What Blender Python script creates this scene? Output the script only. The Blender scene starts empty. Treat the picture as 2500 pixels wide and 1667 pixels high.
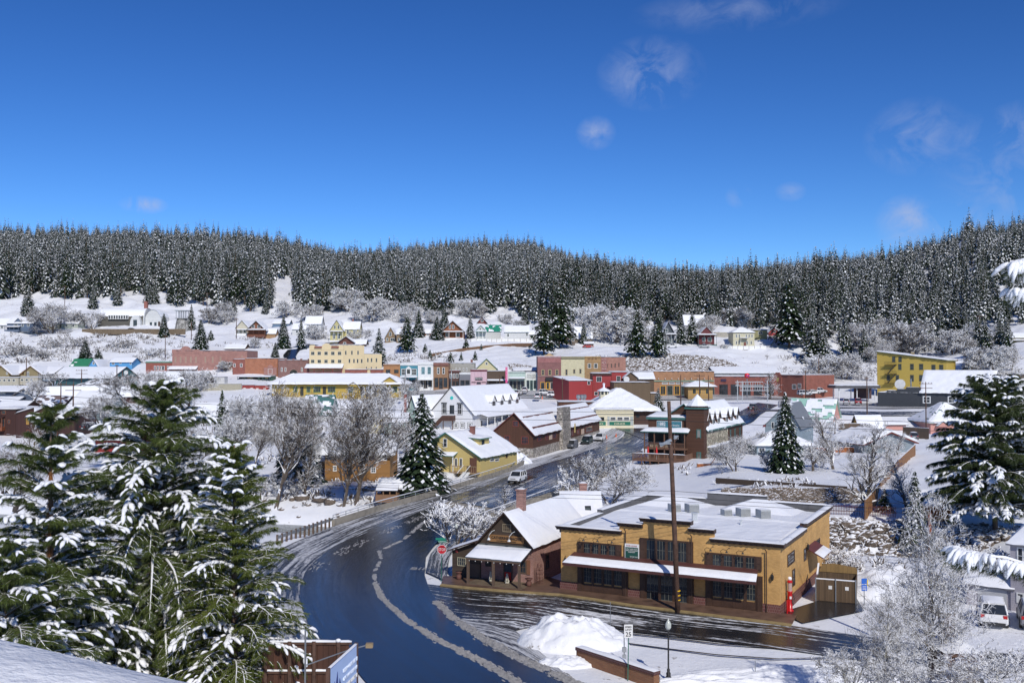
import bpy,math,random
import numpy as np
from mathutils import Vector,Matrix,noise as mnoise
random.seed(7)
R=math.radians
scene=bpy.context.scene
col=scene.collection
F=2430.0
CZ=17.5
YH=890.0
PITCH=math.atan((YH-833.5)/F)
cam_d=bpy.data.cameras.new('camera');cam_d.sensor_width=36;cam_d.lens=F/2500*36
cam_d.clip_start=0.1;cam_d.clip_end=30000
cam=bpy.data.objects.new('camera',cam_d);col.objects.link(cam)
cam.location=(0,0,CZ);cam.rotation_euler=(math.pi/2+PITCH,0,0)
scene.camera=cam
SUN_AZ=(0.30,-0.954)
SUN_EL=R(39)
sd=Vector((SUN_AZ[0]*math.cos(SUN_EL),SUN_AZ[1]*math.cos(SUN_EL),math.sin(SUN_EL)))
sun_d=bpy.data.lights.new('sun','SUN');sun_d.energy=3.5;sun_d.angle=R(0.5);sun_d.color=(1,0.95,0.87)
sun=bpy.data.objects.new('sun',sun_d);col.objects.link(sun)
sun.rotation_euler=sd.to_track_quat('Z','Y').to_euler()
sun.location=(60,-80,120)
wd=bpy.data.worlds.new('World');scene.world=wd;wd.use_nodes=True
scene.view_settings.view_transform='Standard';scene.view_settings.look='None'
scene.view_settings.exposure=0.0;scene.view_settings.gamma=1.0
try:scene.view_settings.use_curve_mapping=False
except Exception:pass
def world_nodes():
 nt=wd.node_tree;nt.nodes.clear();N=nt.nodes.new;L=nt.links.new
 out=N('ShaderNodeOutputWorld');bg=N('ShaderNodeBackground');bg.inputs[1].default_value=0.085
 sky=N('ShaderNodeTexSky');sky.sky_type='NISHITA';sky.sun_disc=False
 sky.sun_elevation=SUN_EL
 sky.sun_rotation=math.atan2(SUN_AZ[0],SUN_AZ[1])
 sky.altitude=1800;sky.air_density=1.0;sky.dust_density=0.25;sky.ozone_density=3.0
 hs=N('ShaderNodeHueSaturation');hs.inputs['Saturation'].default_value=1.18;hs.inputs['Value'].default_value=1.0
 tint=N('ShaderNodeMixRGB');tint.blend_type='MULTIPLY';tint.inputs[0].default_value=1;tint.inputs[2].default_value=(0.80,0.94,1.14,1)
 pre=N('ShaderNodeMixRGB');pre.blend_type='MULTIPLY';pre.inputs[0].default_value=1;pre.inputs[2].default_value=(.12,.12,.12,1)
 gm=N('ShaderNodeGamma');gm.inputs[1].default_value=1.36;post=N('ShaderNodeMixRGB');post.blend_type='MULTIPLY';post.inputs[0].default_value=1;post.inputs[2].default_value=(11.4,11.2,11.0,1)
 L(sky.outputs[0],hs.inputs['Color']);L(hs.outputs[0],pre.inputs[1]);L(pre.outputs[0],gm.inputs[0]);L(gm.outputs[0],post.inputs[1]);L(post.outputs[0],tint.inputs[1])
 tc=N('ShaderNodeTexCoord')
 last=tint.outputs[0]
 nz=N('ShaderNodeTexNoise');nz.inputs['Scale'].default_value=26;nz.inputs['Detail'].default_value=9;nz.inputs['Roughness'].default_value=0.62;nz.inputs['Distortion'].default_value=.6
 mp=N('ShaderNodeMapping');mp.inputs['Scale'].default_value=(1,1,1.2);mp.inputs['Rotation'].default_value=(0.1,0.5,0.2)
 L(tc.outputs['Generated'],mp.inputs[0]);L(mp.outputs[0],nz.inputs['Vector'])
 total=None
 for(px,py,rx,ry,s)in[(1590,180,105,70,.34),(1455,325,40,34,.34),(350,500,45,18,.5),(2240,335,95,72,.28),(2215,545,60,55,.45),(2500,430,150,85,.24),(1805,480,28,24,.22),(1930,468,30,20,.22),(2340,545,95,45,.3),(1800,25,200,40,.16),(2490,330,70,60,.3),(2380,340,110,50,.16)]:
  d=ray(px,py).normalized()
  sub=N('ShaderNodeVectorMath');sub.operation='SUBTRACT';sub.inputs[1].default_value=d
  L(tc.outputs['Generated'],sub.inputs[0])
  sc=N('ShaderNodeVectorMath');sc.operation='MULTIPLY'
  sc.inputs[1].default_value=(F/rx,F/rx,F/ry)
  L(sub.outputs[0],sc.inputs[0])
  ln=N('ShaderNodeVectorMath');ln.operation='LENGTH';L(sc.outputs[0],ln.inputs[0])
  mr=N('ShaderNodeMapRange');mr.inputs[1].default_value=1.25;mr.inputs[2].default_value=0.0
  mr.inputs[3].default_value=0;mr.inputs[4].default_value=s
  L(ln.outputs[1],mr.inputs[0])
  if total is None:total=mr.outputs[0]
  else:
   m=N('ShaderNodeMath');m.operation='MAXIMUM';L(total,m.inputs[0]);L(mr.outputs[0],m.inputs[1]);total=m.outputs[0]
 th=N('ShaderNodeMapRange');th.inputs[1].default_value=0.40;th.inputs[2].default_value=0.68
 L(nz.outputs[0],th.inputs[0])
 mu=N('ShaderNodeMath');mu.operation='MULTIPLY';L(th.outputs[0],mu.inputs[0]);L(total,mu.inputs[1])
 m2=N('ShaderNodeMath');m2.operation='MULTIPLY';m2.inputs[1].default_value=1.9;L(mu.outputs[0],m2.inputs[0]);m2.use_clamp=True
 mix=N('ShaderNodeMixRGB');mix.inputs[2].default_value=(5.2,6.0,8.4,1);L(m2.outputs[0],mix.inputs[0]);L(last,mix.inputs[1])
 L(mix.outputs[0],bg.inputs[0]);L(bg.outputs[0],out.inputs[0])
def ray(px,py):
 dx=(px-1250)/F;dy=(833.5-py)/F
 c,s=math.cos(PITCH),math.sin(PITCH)
 return Vector((dx,c-s*dy,s+c*dy))
world_nodes()
def at(px,py,Y):
 d=ray(px,py);return Vector((0,0,CZ))+d*(Y/d.y)
def onz(px,py,z=0.0):
 d=ray(px,py);return Vector((0,0,CZ))+d*((z-CZ)/d.z)
def proj(p):
 c,s=math.cos(PITCH),math.sin(PITCH)
 v=Vector(p)-Vector((0,0,CZ));f=c*v.y+s*v.z;u=-s*v.y+c*v.z
 return 1250+F*v.x/f,833.5-F*u/f
_P={'L':[(225,1079),(300,985),(360,945),(395,893),(455,808),(470,800),(560,735),(850,645),(1200,586),(1500,620)],'L3':[(225,1079),(300,985),(360,945),(395,893),(458,808),(475,800),(560,738),(850,645),(1200,588),(1500,620)],'L6':[(225,1079),(300,985),(370,915),(385,880),(430,835),(470,815),(560,745),(850,660),(1200,594),(1500,625)],'C8':[(225,1079),(300,985),(365,945),(385,900),(420,850),(450,832),(520,770),(850,680),(1200,644),(1500,650)],'C11':[(235,1066),(310,975),(340,950),(365,905),(400,862),(440,830),(460,827),(540,775),(850,690),(1150,645),(1500,608),(1800,640)],'C12':[(240,1056),(312,972),(345,948),(365,900),(400,868),(440,836),(460,832),(540,780),(850,690),(1150,642),(1450,605),(1800,640)],'C15':[(250,1040),(300,985),(345,955),(365,908),(380,870),(410,850),(440,846),(480,812),(560,772),(850,705),(1150,680),(1450,668),(1800,690)],'C17':[(250,1040),(300,985),(345,955),(365,908),(380,870),(410,850),(440,846),(480,812),(560,775),(850,715),(1150,695),(1600,700),(1800,712)],'R18':[(225,1079),(262,1010),(330,965),(370,925),(410,890),(440,850),(480,808),(560,765),(850,700),(1150,685),(1600,690),(1800,702)],'R21':[(255,1057),(275,1003),(300,990),(380,935),(440,875),(520,790),(620,742),(730,672),(900,660),(1200,655),(1600,670)],'R22':[(255,1057),(275,1003),(310,980),(370,915),(440,868),(520,788),(620,725),(750,632),(1000,640),(1600,680)],'R24':[(255,1057),(275,1000),(300,970),(330,905),(350,882),(420,850),(500,780),(600,690),(780,580),(1000,595),(1600,680)],'R25':[(255,1057),(275,1000),(300,970),(330,893),(345,864),(420,830),(500,762),(600,680),(780,576),(1000,592),(1600,680)],}
COLS=[(px,[(212,0.0)]+[(Y,CZ-(py-YH)/F*Y)for Y,py in _P[k]])for px,k in[(-900,'L'),(0,'L'),(300,'L3'),(600,'L6'),(850,'C8'),(1130,'C11'),(1250,'C12'),(1500,'C15'),(1700,'C17'),(1880,'R18'),(2150,'R21'),(2260,'R22'),(2400,'R24'),(2520,'R25'),(3600,'R25')]]
_cpx=np.array([c[0]for c in COLS],float)
_cpr=[(np.array([k[0]for k in c[1]],float),np.array([k[1]for k in c[1]],float))for c in COLS]
RIV_X=np.array([-400,-60,-28,0,20,40,70,120,400],float)
RIV_Y=np.array([170,132,124,113,102.5,98,94,91,91],float)
def base_h(x,y):
 x=np.asarray(x,float);y=np.asarray(y,float)
 px=1250+F*x/np.maximum(y,70)
 Z=np.stack([np.interp(y,ys,zs)for ys,zs in _cpr])
 i=np.clip(np.searchsorted(_cpx,px)-1,0,len(_cpx)-2)
 t=np.clip((px-_cpx[i])/(_cpx[i+1]-_cpx[i]),0,1)
 t=t*t*(3-2*t)*0.5+t*0.5
 ii=np.indices(i.shape)
 z=Z[(i,)+tuple(ii)]*(1-t)+Z[(i+1,)+tuple(ii)]*t
 top=np.clip(16.14-0.15*(x+2.37),15.2,16.5)+0.02*np.sin(x*2.1+1)
 line=17.5-0.32*y-.9
 yb=4.75+0.1*np.sin(x*1.3)
 k=np.clip((y-yb)/1.6,0,1);k=k*k*(3-2*k)
 near=top*(1-k)+np.minimum(line,top)*k
 near=np.maximum(near,0)
 return np.where(y<54,near,z)
def river_cut(x,y):
 yc=np.interp(x,RIV_X,RIV_Y)
 d=y-yc
 left=np.clip((-x-2)/10,0,1)
 hw=4.2+1.4*left
 near=np.interp(-d,[0,4.2,8,12,20],[1,1,.55,.25,0])*left+np.interp(-d,[0,4.2,7],[1,1,0])*(1-left)
 far=np.interp(d,[0,4.2,8.5],[1,1,0])*(1-left)+np.interp(d,[0,5.5,8,12,20],[1,1,.6,.3,0])*left
 return np.where(d<0,near,far)*np.clip((50-x)/9,0,1)
def vnoise(x,y,s,seed=0):
 x=x*s;y=y*s
 return(np.sin(x*1.7+seed)*np.cos(y*1.3-seed*2)+0.5*np.sin(x*3.1+y*2.3+seed*3)+0.3*np.sin(y*5.3-x*4.1+seed))/1.8
def h(x,y):
 x=np.asarray(x,float);y=np.asarray(y,float)
 z=base_h(x,y)
 amp=np.interp(y,[6,9,50,55,120,220,350,420,800,1400],[0.01,.4,.1,.02,.03,.05,.2,.9,5,8])
 z=z+amp*vnoise(x,y,0.11,1)+np.interp(y,[6,9,50,300,420],[.01,.1,.02,.02,.3])*vnoise(x,y,.45,4)
 mk=(np.clip((x-38)/8,0,1)+np.clip((-27-x)/8,0,1))*np.clip((y-100)/20,0,1)*np.clip((265-y)/20,0,1)
 z=z+mk*(.22*vnoise(x,y,.5,2)+.1*vnoise(x,y,1.4,6))
 z=z-0.10*(y>54)
 terr=np.interp(y,[106,111,119,120.5,150,190,225],[0,.9,1.1,2.4,1.9,.6,0])*np.clip((x-24)/8,0,1)*np.clip((110-x)/20,0,1)
 return z+terr-4.2*river_cut(x,y)
def hz(x,y):return float(h(np.array([x]),np.array([y]))[0])
def G(px,py,Ymin=54.5,Ymax=1800):
 d=ray(px,py);d=d/d.y
 Y=np.concatenate([np.arange(Ymin,500,0.25),np.arange(500,Ymax,1.0)])
 zz=CZ+d.z*Y
 hh=h(d.x*Y,Y)
 k=np.nonzero(hh>=zz)[0]
 Yk=float(Y[k[0]])if len(k)else 300.0
 x=d.x*Yk
 return Vector((x,Yk,hz(x,Yk)))
_M={}
def new_mat(name):
 m=bpy.data.materials.new(name);m.use_nodes=True
 nt=m.node_tree;b=nt.nodes.get('Principled BSDF')
 return m,nt,b
def c4(c):return(c[0],c[1],c[2],1)
def noise_node(nt,scale,detail=4,rough=.55,vec=None,stretch=None):
 N=nt.nodes.new;n=N('ShaderNodeTexNoise');n.inputs['Scale'].default_value=scale
 n.inputs['Detail'].default_value=detail;n.inputs['Roughness'].default_value=rough
 if vec is not None:
  if stretch:
   mp=N('ShaderNodeMapping');mp.inputs['Scale'].default_value=stretch
   nt.links.new(vec,mp.inputs[0]);nt.links.new(mp.outputs[0],n.inputs['Vector'])
  else:nt.links.new(vec,n.inputs['Vector'])
 return n
def ramp(nt,src,stops):
 r=nt.nodes.new('ShaderNodeValToRGB');nt.links.new(src,r.inputs[0])
 e=r.color_ramp.elements
 while len(e)<len(stops):e.new(0.5)
 for k,(p,c)in enumerate(stops):
  e[k].position=p;e[k].color=c4(c)if len(c)==3 else c
 return r
def mixc(nt,fac,a,b,mode='MIX'):
 m=nt.nodes.new('ShaderNodeMixRGB');m.blend_type=mode
 for i,v in((0,fac),(1,a),(2,b)):
  if hasattr(v,'is_output')or isinstance(v,bpy.types.NodeSocket):nt.links.new(v,m.inputs[i])
  elif isinstance(v,(int,float)):m.inputs[i].default_value=v
  else:m.inputs[i].default_value=c4(v)
 return m.outputs[0]
def bump(nt,b,hsock,strength=.3,dist=.02):
 bn=nt.nodes.new('ShaderNodeBump');bn.inputs['Strength'].default_value=strength;bn.inputs['Distance'].default_value=dist
 nt.links.new(hsock,bn.inputs['Height']);nt.links.new(bn.outputs[0],b.inputs['Normal'])
def uvn(nt):return nt.nodes.new('ShaderNodeTexCoord').outputs['UV']
def objn(nt):return nt.nodes.new('ShaderNodeTexCoord').outputs['Object']
def geon(nt):return nt.nodes.new('ShaderNodeNewGeometry').outputs['Position']
def paint(c,rough=.6,var=.12,metal=0.0,scale=1.5):
 k=('paint',c,rough,var,metal)
 if k in _M:return _M[k]
 m,nt,b=new_mat('paint')
 n=noise_node(nt,scale,6,.65,objn(nt))
 col2=tuple(max(0,x*(1-var*2.2))for x in c);col3=tuple(min(.9,x*(1+var))for x in c)
 nt.links.new(ramp(nt,n.outputs[0],[(.25,col2),(.5,c),(.8,col3)]).outputs[0],b.inputs['Base Color'])
 b.inputs['Roughness'].default_value=rough;b.inputs['Metallic'].default_value=metal
 _M[k]=m;return m
def siding(c,step=.2,vertical=False,rough=.7,var=.2,dark=.45):
 k=('siding',c,step,vertical,var)
 if k in _M:return _M[k]
 m,nt,b=new_mat('painted_boards')
 uv=uvn(nt);sep=nt.nodes.new('ShaderNodeSeparateXYZ');nt.links.new(uv,sep.inputs[0])
 mt=nt.nodes.new('ShaderNodeMath');mt.operation='MULTIPLY';mt.inputs[1].default_value=1/step
 nt.links.new(sep.outputs[0 if vertical else 1],mt.inputs[0])
 fr=nt.nodes.new('ShaderNodeMath');fr.operation='FRACT';nt.links.new(mt.outputs[0],fr.inputs[0])
 line=ramp(nt,fr.outputs[0],[(0,(0,0,0)),(.13,(1,1,1)),(1,(.85,.85,.85))])
 fl=nt.nodes.new('ShaderNodeMath');fl.operation='FLOOR';nt.links.new(mt.outputs[0],fl.inputs[0])
 wn=nt.nodes.new('ShaderNodeTexWhiteNoise');wn.noise_dimensions='1D';nt.links.new(fl.outputs[0],wn.inputs['W'])
 n=noise_node(nt,1.0,6,.6,uv,(9,.8,1)if vertical else(.8,9,1))
 a=mixc(nt,wn.outputs[0],tuple(x*(1-var)for x in c),tuple(min(.88,x*(1+var*.5))for x in c))
 a=mixc(nt,n.outputs[0],a,tuple(x*(1-var*1.3)for x in c))
 a=mixc(nt,line.outputs[0],tuple(x*dark for x in c),a)
 nt.links.new(a,b.inputs['Base Color']);b.inputs['Roughness'].default_value=rough
 bump(nt,b,line.outputs[0],.5,.02)
 _M[k]=m;return m
def brick(c1,c2=None,mortar=None,w=.22,hgt=.075,var=1.0):
 k=('brick',c1,c2,mortar,w)
 if k in _M:return _M[k]
 m,nt,b=new_mat('brick')
 c2=c2 or tuple(x*.72 for x in c1);mortar=mortar or tuple(.5*x+.12 for x in c1)
 uv=uvn(nt);t=nt.nodes.new('ShaderNodeTexBrick');nt.links.new(uv,t.inputs['Vector'])
 t.inputs['Color1'].default_value=c4(c1);t.inputs['Color2'].default_value=c4(c2);t.inputs['Mortar'].default_value=c4(mortar)
 t.inputs['Scale'].default_value=1;t.inputs['Brick Width'].default_value=w;t.inputs['Row Height'].default_value=hgt
 t.inputs['Mortar Size'].default_value=.008;t.inputs['Bias'].default_value=0
 n=noise_node(nt,.7,7,.7,uv)
 mm=ramp(nt,n.outputs[0],[(.3,(.72,.72,.74)),(.6,(1,1,1)),(.8,(1.15,1.12,1.1))])
 nt.links.new(mixc(nt,1.0,t.outputs[0],mm.outputs[0],'MULTIPLY'),b.inputs['Base Color'])
 b.inputs['Roughness'].default_value=.85;bump(nt,b,t.outputs['Fac'],-.3,.01)
 _M[k]=m;return m
def stone(c=(.30,.28,.26),scale=2.2,snowy=0.0):
 k=('stone',c,scale,snowy)
 if k in _M:return _M[k]
 m,nt,b=new_mat('stone')
 uv=uvn(nt);v=nt.nodes.new('ShaderNodeTexVoronoi');v.feature='F1';v.inputs['Scale'].default_value=scale;nt.links.new(uv,v.inputs['Vector'])
 e=nt.nodes.new('ShaderNodeTexVoronoi');e.feature='DISTANCE_TO_EDGE';e.inputs['Scale'].default_value=scale;nt.links.new(uv,e.inputs['Vector'])
 r=ramp(nt,e.outputs['Distance'],[(0,tuple(x*.35 for x in c)),(.09,(1,1,1))])
 bw=nt.nodes.new('ShaderNodeRGBToBW');nt.links.new(v.outputs['Color'],bw.inputs[0])
 a=mixc(nt,bw.outputs[0],tuple(x*.55 for x in c),tuple(min(.7,x*1.6)for x in c))
 n=noise_node(nt,5,6,.7,uv);a=mixc(nt,.35,a,n.outputs['Color'],'OVERLAY')
 a=mixc(nt,1,a,r.outputs[0],'MULTIPLY')
 nt.links.new(a,b.inputs['Base Color']);b.inputs['Roughness'].default_value=.9
 bump(nt,b,r.outputs[0],.6,.05)
 _M[k]=m;return m
def glass(c=(.02,.025,.03)):
 k=('glass',c)
 if k in _M:return _M[k]
 m,nt,b=new_mat('window_glass')
 n=noise_node(nt,.9,3,.5,objn(nt))
 nt.links.new(ramp(nt,n.outputs[0],[(.35,c),(.7,tuple(x*2.4+.01 for x in c))]).outputs[0],b.inputs['Base Color'])
 b.inputs['Roughness'].default_value=.08;b.inputs['IOR'].default_value=1.5
 bump(nt,b,n.outputs[0],.05,.02)
 _M[k]=m;return m
def snow_mat(kind='soft'):
 k=('snow',kind)
 if k in _M:return _M[k]
 m,nt,b=new_mat('snow')
 p=geon(nt)
 if kind=='ground':
  n=noise_node(nt,.35,8,.62,p);n2=noise_node(nt,2.6,6,.7,p)
  a=ramp(nt,n.outputs[0],[(.3,(.80,.82,.86)),(.6,(.86,.87,.89))]).outputs[0]
  mx=nt.nodes.new('ShaderNodeMath');mx.operation='ADD';nt.links.new(n.outputs[0],mx.inputs[0])
  mu=nt.nodes.new('ShaderNodeMath');mu.operation='MULTIPLY';mu.inputs[1].default_value=.5;nt.links.new(n2.outputs[0],mu.inputs[0]);nt.links.new(mu.outputs[0],mx.inputs[1])
  r=ramp(nt,mx.outputs[0],[(.90,(0,0,0)),(.97,(1,1,1))])
  a=mixc(nt,r.outputs[0],a,(.16,.13,.10))
  nt.links.new(a,b.inputs['Base Color']);bump(nt,b,mx.outputs[0],.55,.25)
 else:
  n=noise_node(nt,2.2 if kind=='soft' else 9,6,.6,p)
  nt.links.new(ramp(nt,n.outputs[0],[(.3,(.80,.82,.86)),(.65,(.87,.88,.90))]).outputs[0],b.inputs['Base Color'])
  bump(nt,b,n.outputs[0],.35,.06)
 b.inputs['Roughness'].default_value=.55;b.inputs['Specular IOR Level'].default_value=.25
 _M[k]=m;return m
def bark(c=(.09,.065,.05),snow=0.0,thr=.35):
 k=('bark',c,snow,thr)
 if k in _M:return _M[k]
 m,nt,b=new_mat('bark')
 p=objn(nt);n=noise_node(nt,7,6,.7,p,(1,1,.25))
 a=ramp(nt,n.outputs[0],[(.3,tuple(x*.5 for x in c)),(.7,tuple(x*1.5 for x in c))]).outputs[0]
 if snow>0:
  g=nt.nodes.new('ShaderNodeNewGeometry');s=nt.nodes.new('ShaderNodeSeparateXYZ');nt.links.new(g.outputs['True Normal'],s.inputs[0])
  n2=noise_node(nt,1.4,4,.6,p)
  ad=nt.nodes.new('ShaderNodeMath');ad.operation='ADD';nt.links.new(s.outputs[2],ad.inputs[0])
  mu=nt.nodes.new('ShaderNodeMath');mu.operation='MULTIPLY';mu.inputs[1].default_value=1.2;nt.links.new(n2.outputs[0],mu.inputs[0]);nt.links.new(mu.outputs[0],ad.inputs[1])
  r=ramp(nt,ad.outputs[0],[(max(0,thr+.55-snow),(0,0,0)),(min(1,thr+.62-snow),(1,1,1))])
  a=mixc(nt,r.outputs[0],a,(.85,.86,.88))
 nt.links.new(a,b.inputs['Base Color']);b.inputs['Roughness'].default_value=.9
 _M[k]=m;return m
def needles(c=(.028,.05,.022)):
 k=('needles',c)
 if k in _M:return _M[k]
 m,nt,b=new_mat('needles')
 n=noise_node(nt,1.1,5,.7,objn(nt))
 nt.links.new(ramp(nt,n.outputs[0],[(.3,tuple(x*.55 for x in c)),(.55,c),(.8,(c[0]*1.7,c[1]*1.5,c[2]*1.1))]).outputs[0],b.inputs['Base Color'])
 b.inputs['Roughness'].default_value=.55;b.inputs['Specular IOR Level'].default_value=.3
 _M[k]=m;return m
class MB:
 def __init__(s):s.v=[];s.f=[];s.m=[]
 def add(s,vs,fs,mi=0):
  o=len(s.v);s.v.extend([tuple(v)for v in vs]);s.f.extend([tuple(i+o for i in f)for f in fs]);s.m.extend([mi]*len(fs));return s
 def box(s,x0,y0,z0,x1,y1,z1,mi=0):
  if x1<x0:x0,x1=x1,x0
  if y1<y0:y0,y1=y1,y0
  if z1<z0:z0,z1=z1,z0
  return s.add([(x0,y0,z0),(x1,y0,z0),(x1,y1,z0),(x0,y1,z0),(x0,y0,z1),(x1,y0,z1),(x1,y1,z1),(x0,y1,z1)],[(0,3,2,1),(4,5,6,7),(0,1,5,4),(1,2,6,5),(2,3,7,6),(3,0,4,7)],mi)
 def prism(s,poly,d,mi=0):
  n=len(poly);d=Vector(d);P=[Vector(p)for p in poly]
  return s.add([*P,*[p+d for p in P]],[tuple(range(n))[::-1],tuple(range(n,2*n))]+[(i,(i+1)%n,n+(i+1)%n,n+i)for i in range(n)],mi)
 def bar(s,a,b,w,hh=None,mi=0):
  a=Vector(a);b=Vector(b);hh=hh or w;d=(b-a);
  if d.length<1e-6:return s
  d.normalize();u=d.cross(Vector((0,0,1)))
  if u.length<.05:u=Vector((1,0,0))
  u.normalize();v=u.cross(d).normalized()
  q=[(-w/2,-hh/2),(w/2,-hh/2),(w/2,hh/2),(-w/2,hh/2)]
  return s.add([a+u*i+v*j for i,j in q]+[b+u*i+v*j for i,j in q],[(3,2,1,0),(4,5,6,7),(0,1,5,4),(1,2,6,5),(2,3,7,6),(3,0,4,7)],mi)
 def tube(s,pts,rad,n=6,mi=0,cap=True):
  P=[Vector(p)for p in pts]
  if isinstance(rad,(int,float)):rad=[rad]*len(P)
  o=len(s.v);up=Vector((.13,.21,1)).normalized()
  for i,p in enumerate(P):
   t=(P[min(i+1,len(P)-1)]-P[max(i-1,0)]);
   if t.length<1e-7:t=Vector((0,0,1))
   t.normalize()
   u=t.cross(up)
   if u.length<.1:u=t.cross(Vector((1,0,0)))
   u.normalize();w=t.cross(u)
   for k in range(n):
    a=2*math.pi*k/n;s.v.append(tuple(p+(u*math.cos(a)+w*math.sin(a))*rad[i]))
  for i in range(len(P)-1):
   for k in range(n):
    k2=(k+1)%n;s.f.append((o+i*n+k,o+i*n+k2,o+(i+1)*n+k2,o+(i+1)*n+k));s.m.append(mi)
  if cap and n>2:
   s.f.append(tuple(o+k for k in range(n))[::-1]);s.m.append(mi)
   q=o+(len(P)-1)*n;s.f.append(tuple(q+k for k in range(n)));s.m.append(mi)
  return s
 def lathe(s,prof,n=12,c=(0,0,0),mi=0):
  o=len(s.v)
  for r,z in prof:
   for k in range(n):
    a=2*math.pi*k/n;s.v.append((c[0]+r*math.cos(a),c[1]+r*math.sin(a),c[2]+z))
  for i in range(len(prof)-1):
   for k in range(n):
    k2=(k+1)%n;s.f.append((o+i*n+k,o+i*n+k2,o+(i+1)*n+k2,o+(i+1)*n+k));s.m.append(mi)
  s.f.append(tuple(o+k for k in range(n))[::-1]);s.m.append(mi)
  q=o+(len(prof)-1)*n;s.f.append(tuple(q+k for k in range(n)));s.m.append(mi)
  return s
 def ell(s,c,r,n=8,m=5,mi=0,jit=0,seed=0):
  rnd=random.Random(seed);o=len(s.v);c=Vector(c)
  for i in range(m+1):
   th=math.pi*i/m
   for k in range(n):
    a=2*math.pi*k/n;j=1+rnd.uniform(-jit,jit)
    s.v.append((c.x+r[0]*j*math.sin(th)*math.cos(a),c.y+r[1]*j*math.sin(th)*math.sin(a),c.z+r[2]*j*math.cos(th)))
  for i in range(m):
   for k in range(n):
    k2=(k+1)%n;s.f.append((o+(i+1)*n+k,o+(i+1)*n+k2,o+i*n+k2,o+i*n+k));s.m.append(mi)
  return s
 def patch(s,c00,c10,c11,c01,thick=.25,n=None,m=None,seed=0,melt=0,mi=0,rag=.5):
  c00,c10,c11,c01=map(Vector,(c00,c10,c11,c01));rnd=random.Random(seed)
  n=n or max(3,min(40,int((c10-c00).length/.55)));m=m or max(3,min(26,int((c01-c00).length/.55)))
  nrm=(c10-c00).cross(c01-c00).normalized()
  if nrm.z<0:nrm=-nrm
  grid=[]
  o=len(s.v)
  for j in range(m+1):
   for i in range(n+1):
    u=i/n;v=j/m
    if rag:
     if j==0:v=-rag*.06*rnd.random()
    p=(c00*(1-u)+c10*u)*(1-v)+(c01*(1-u)+c11*u)*v
    edge=min(i,n-i,j,m-j)
    t=thick*(0.12 if edge==0 else 1)*(1+.35*mnoise.noise(p*.8+Vector((seed,0,0))))+(.0 if edge==0 else thick*.12*rnd.uniform(-1,1))
    s.v.append(tuple(p+nrm*t));grid.append(p)
  k=len(s.v)
  for j in range(m):
   for i in range(n):
    a=o+j*(n+1)+i
    if melt and mnoise.noise(Vector(((i+seed)*.28,j*.45,seed*3.1)))<melt*2-1:continue
    s.f.append((a,a+1,a+n+2,a+n+1));s.m.append(mi)
  return s
 def build(s,name,mats,parent=None,smooth=False,link=True,uv=True):
  me=bpy.data.meshes.new(name);me.from_pydata(s.v,[],s.f)
  if not isinstance(mats,(list,tuple)):mats=[mats]
  for m in mats:me.materials.append(m)
  if len(s.m):me.polygons.foreach_set('material_index',np.array(s.m,np.int32))
  if smooth:me.polygons.foreach_set('use_smooth',np.ones(len(s.f),bool))
  if uv and len(s.f):box_uv(me)
  me.update()
  ob=bpy.data.objects.new(name,me)
  if link:col.objects.link(ob)
  if parent is not None:ob.parent=parent
  return ob
def box_uv(me):
 n=len(me.loops);vi=np.empty(n,np.int32);me.loops.foreach_get('vertex_index',vi)
 co=np.empty(len(me.vertices)*3);me.vertices.foreach_get('co',co);co=co.reshape(-1,3)
 lt=np.empty(len(me.polygons),np.int32);me.polygons.foreach_get('loop_total',lt)
 nr=np.empty(len(me.polygons)*3);me.polygons.foreach_get('normal',nr);nr=np.abs(nr.reshape(-1,3))
 ax=np.repeat(np.argmax(nr,1),lt);c=co[vi]
 u=np.where(ax==0,c[:,1],c[:,0]);v=np.where(ax==2,c[:,1],c[:,2])
 l=me.uv_layers.new(name='uv');l.data.foreach_set('uv',np.stack([u,v],1).ravel())
def np_mesh(name,V,quads,mats,mi=None,parent=None,smooth=False,tris=False,link=True):
 me=bpy.data.meshes.new(name);k=3 if tris else 4
 V=np.asarray(V,np.float32);Q=np.asarray(quads,np.int32)
 me.vertices.add(len(V));me.vertices.foreach_set('co',V.ravel())
 me.loops.add(Q.size);me.loops.foreach_set('vertex_index',Q.ravel())
 me.polygons.add(len(Q));me.polygons.foreach_set('loop_start',np.arange(0,Q.size,k,dtype=np.int32))
 try:me.polygons.foreach_set('loop_total',np.full(len(Q),k,np.int32))
 except Exception:pass
 for m in(mats if isinstance(mats,(list,tuple))else[mats]):me.materials.append(m)
 if mi is not None:me.polygons.foreach_set('material_index',np.asarray(mi,np.int32))
 me.update(calc_edges=True);me.validate()
 if smooth:me.polygons.foreach_set('use_smooth',np.ones(len(me.polygons),bool))
 ob=bpy.data.objects.new(name,me)
 if link:col.objects.link(ob)
 if parent is not None:ob.parent=parent
 return ob
def tag(o,label=None,cat=None,group=None,kind=None):
 if label:o['label']=label
 if cat:o['category']=cat
 if group:o['group']=group
 if kind:o['kind']=kind
 return o
def empty(name,loc=(0,0,0),rz=0.0,label=None,cat=None,group=None):
 o=bpy.data.objects.new(name,None);col.objects.link(o);o.location=loc;o.rotation_euler=(0,0,rz);o.empty_display_size=.3
 return tag(o,label,cat,group)
def copy_tree(o,parent=None):
 c=o.copy();col.objects.link(c)
 if parent is not None:c.parent=parent
 for ch in list(o.children):copy_tree(ch,c)
 return c
SNOW=snow_mat('soft');SNOWF=snow_mat('fine');SNOWG=snow_mat('ground')
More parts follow.
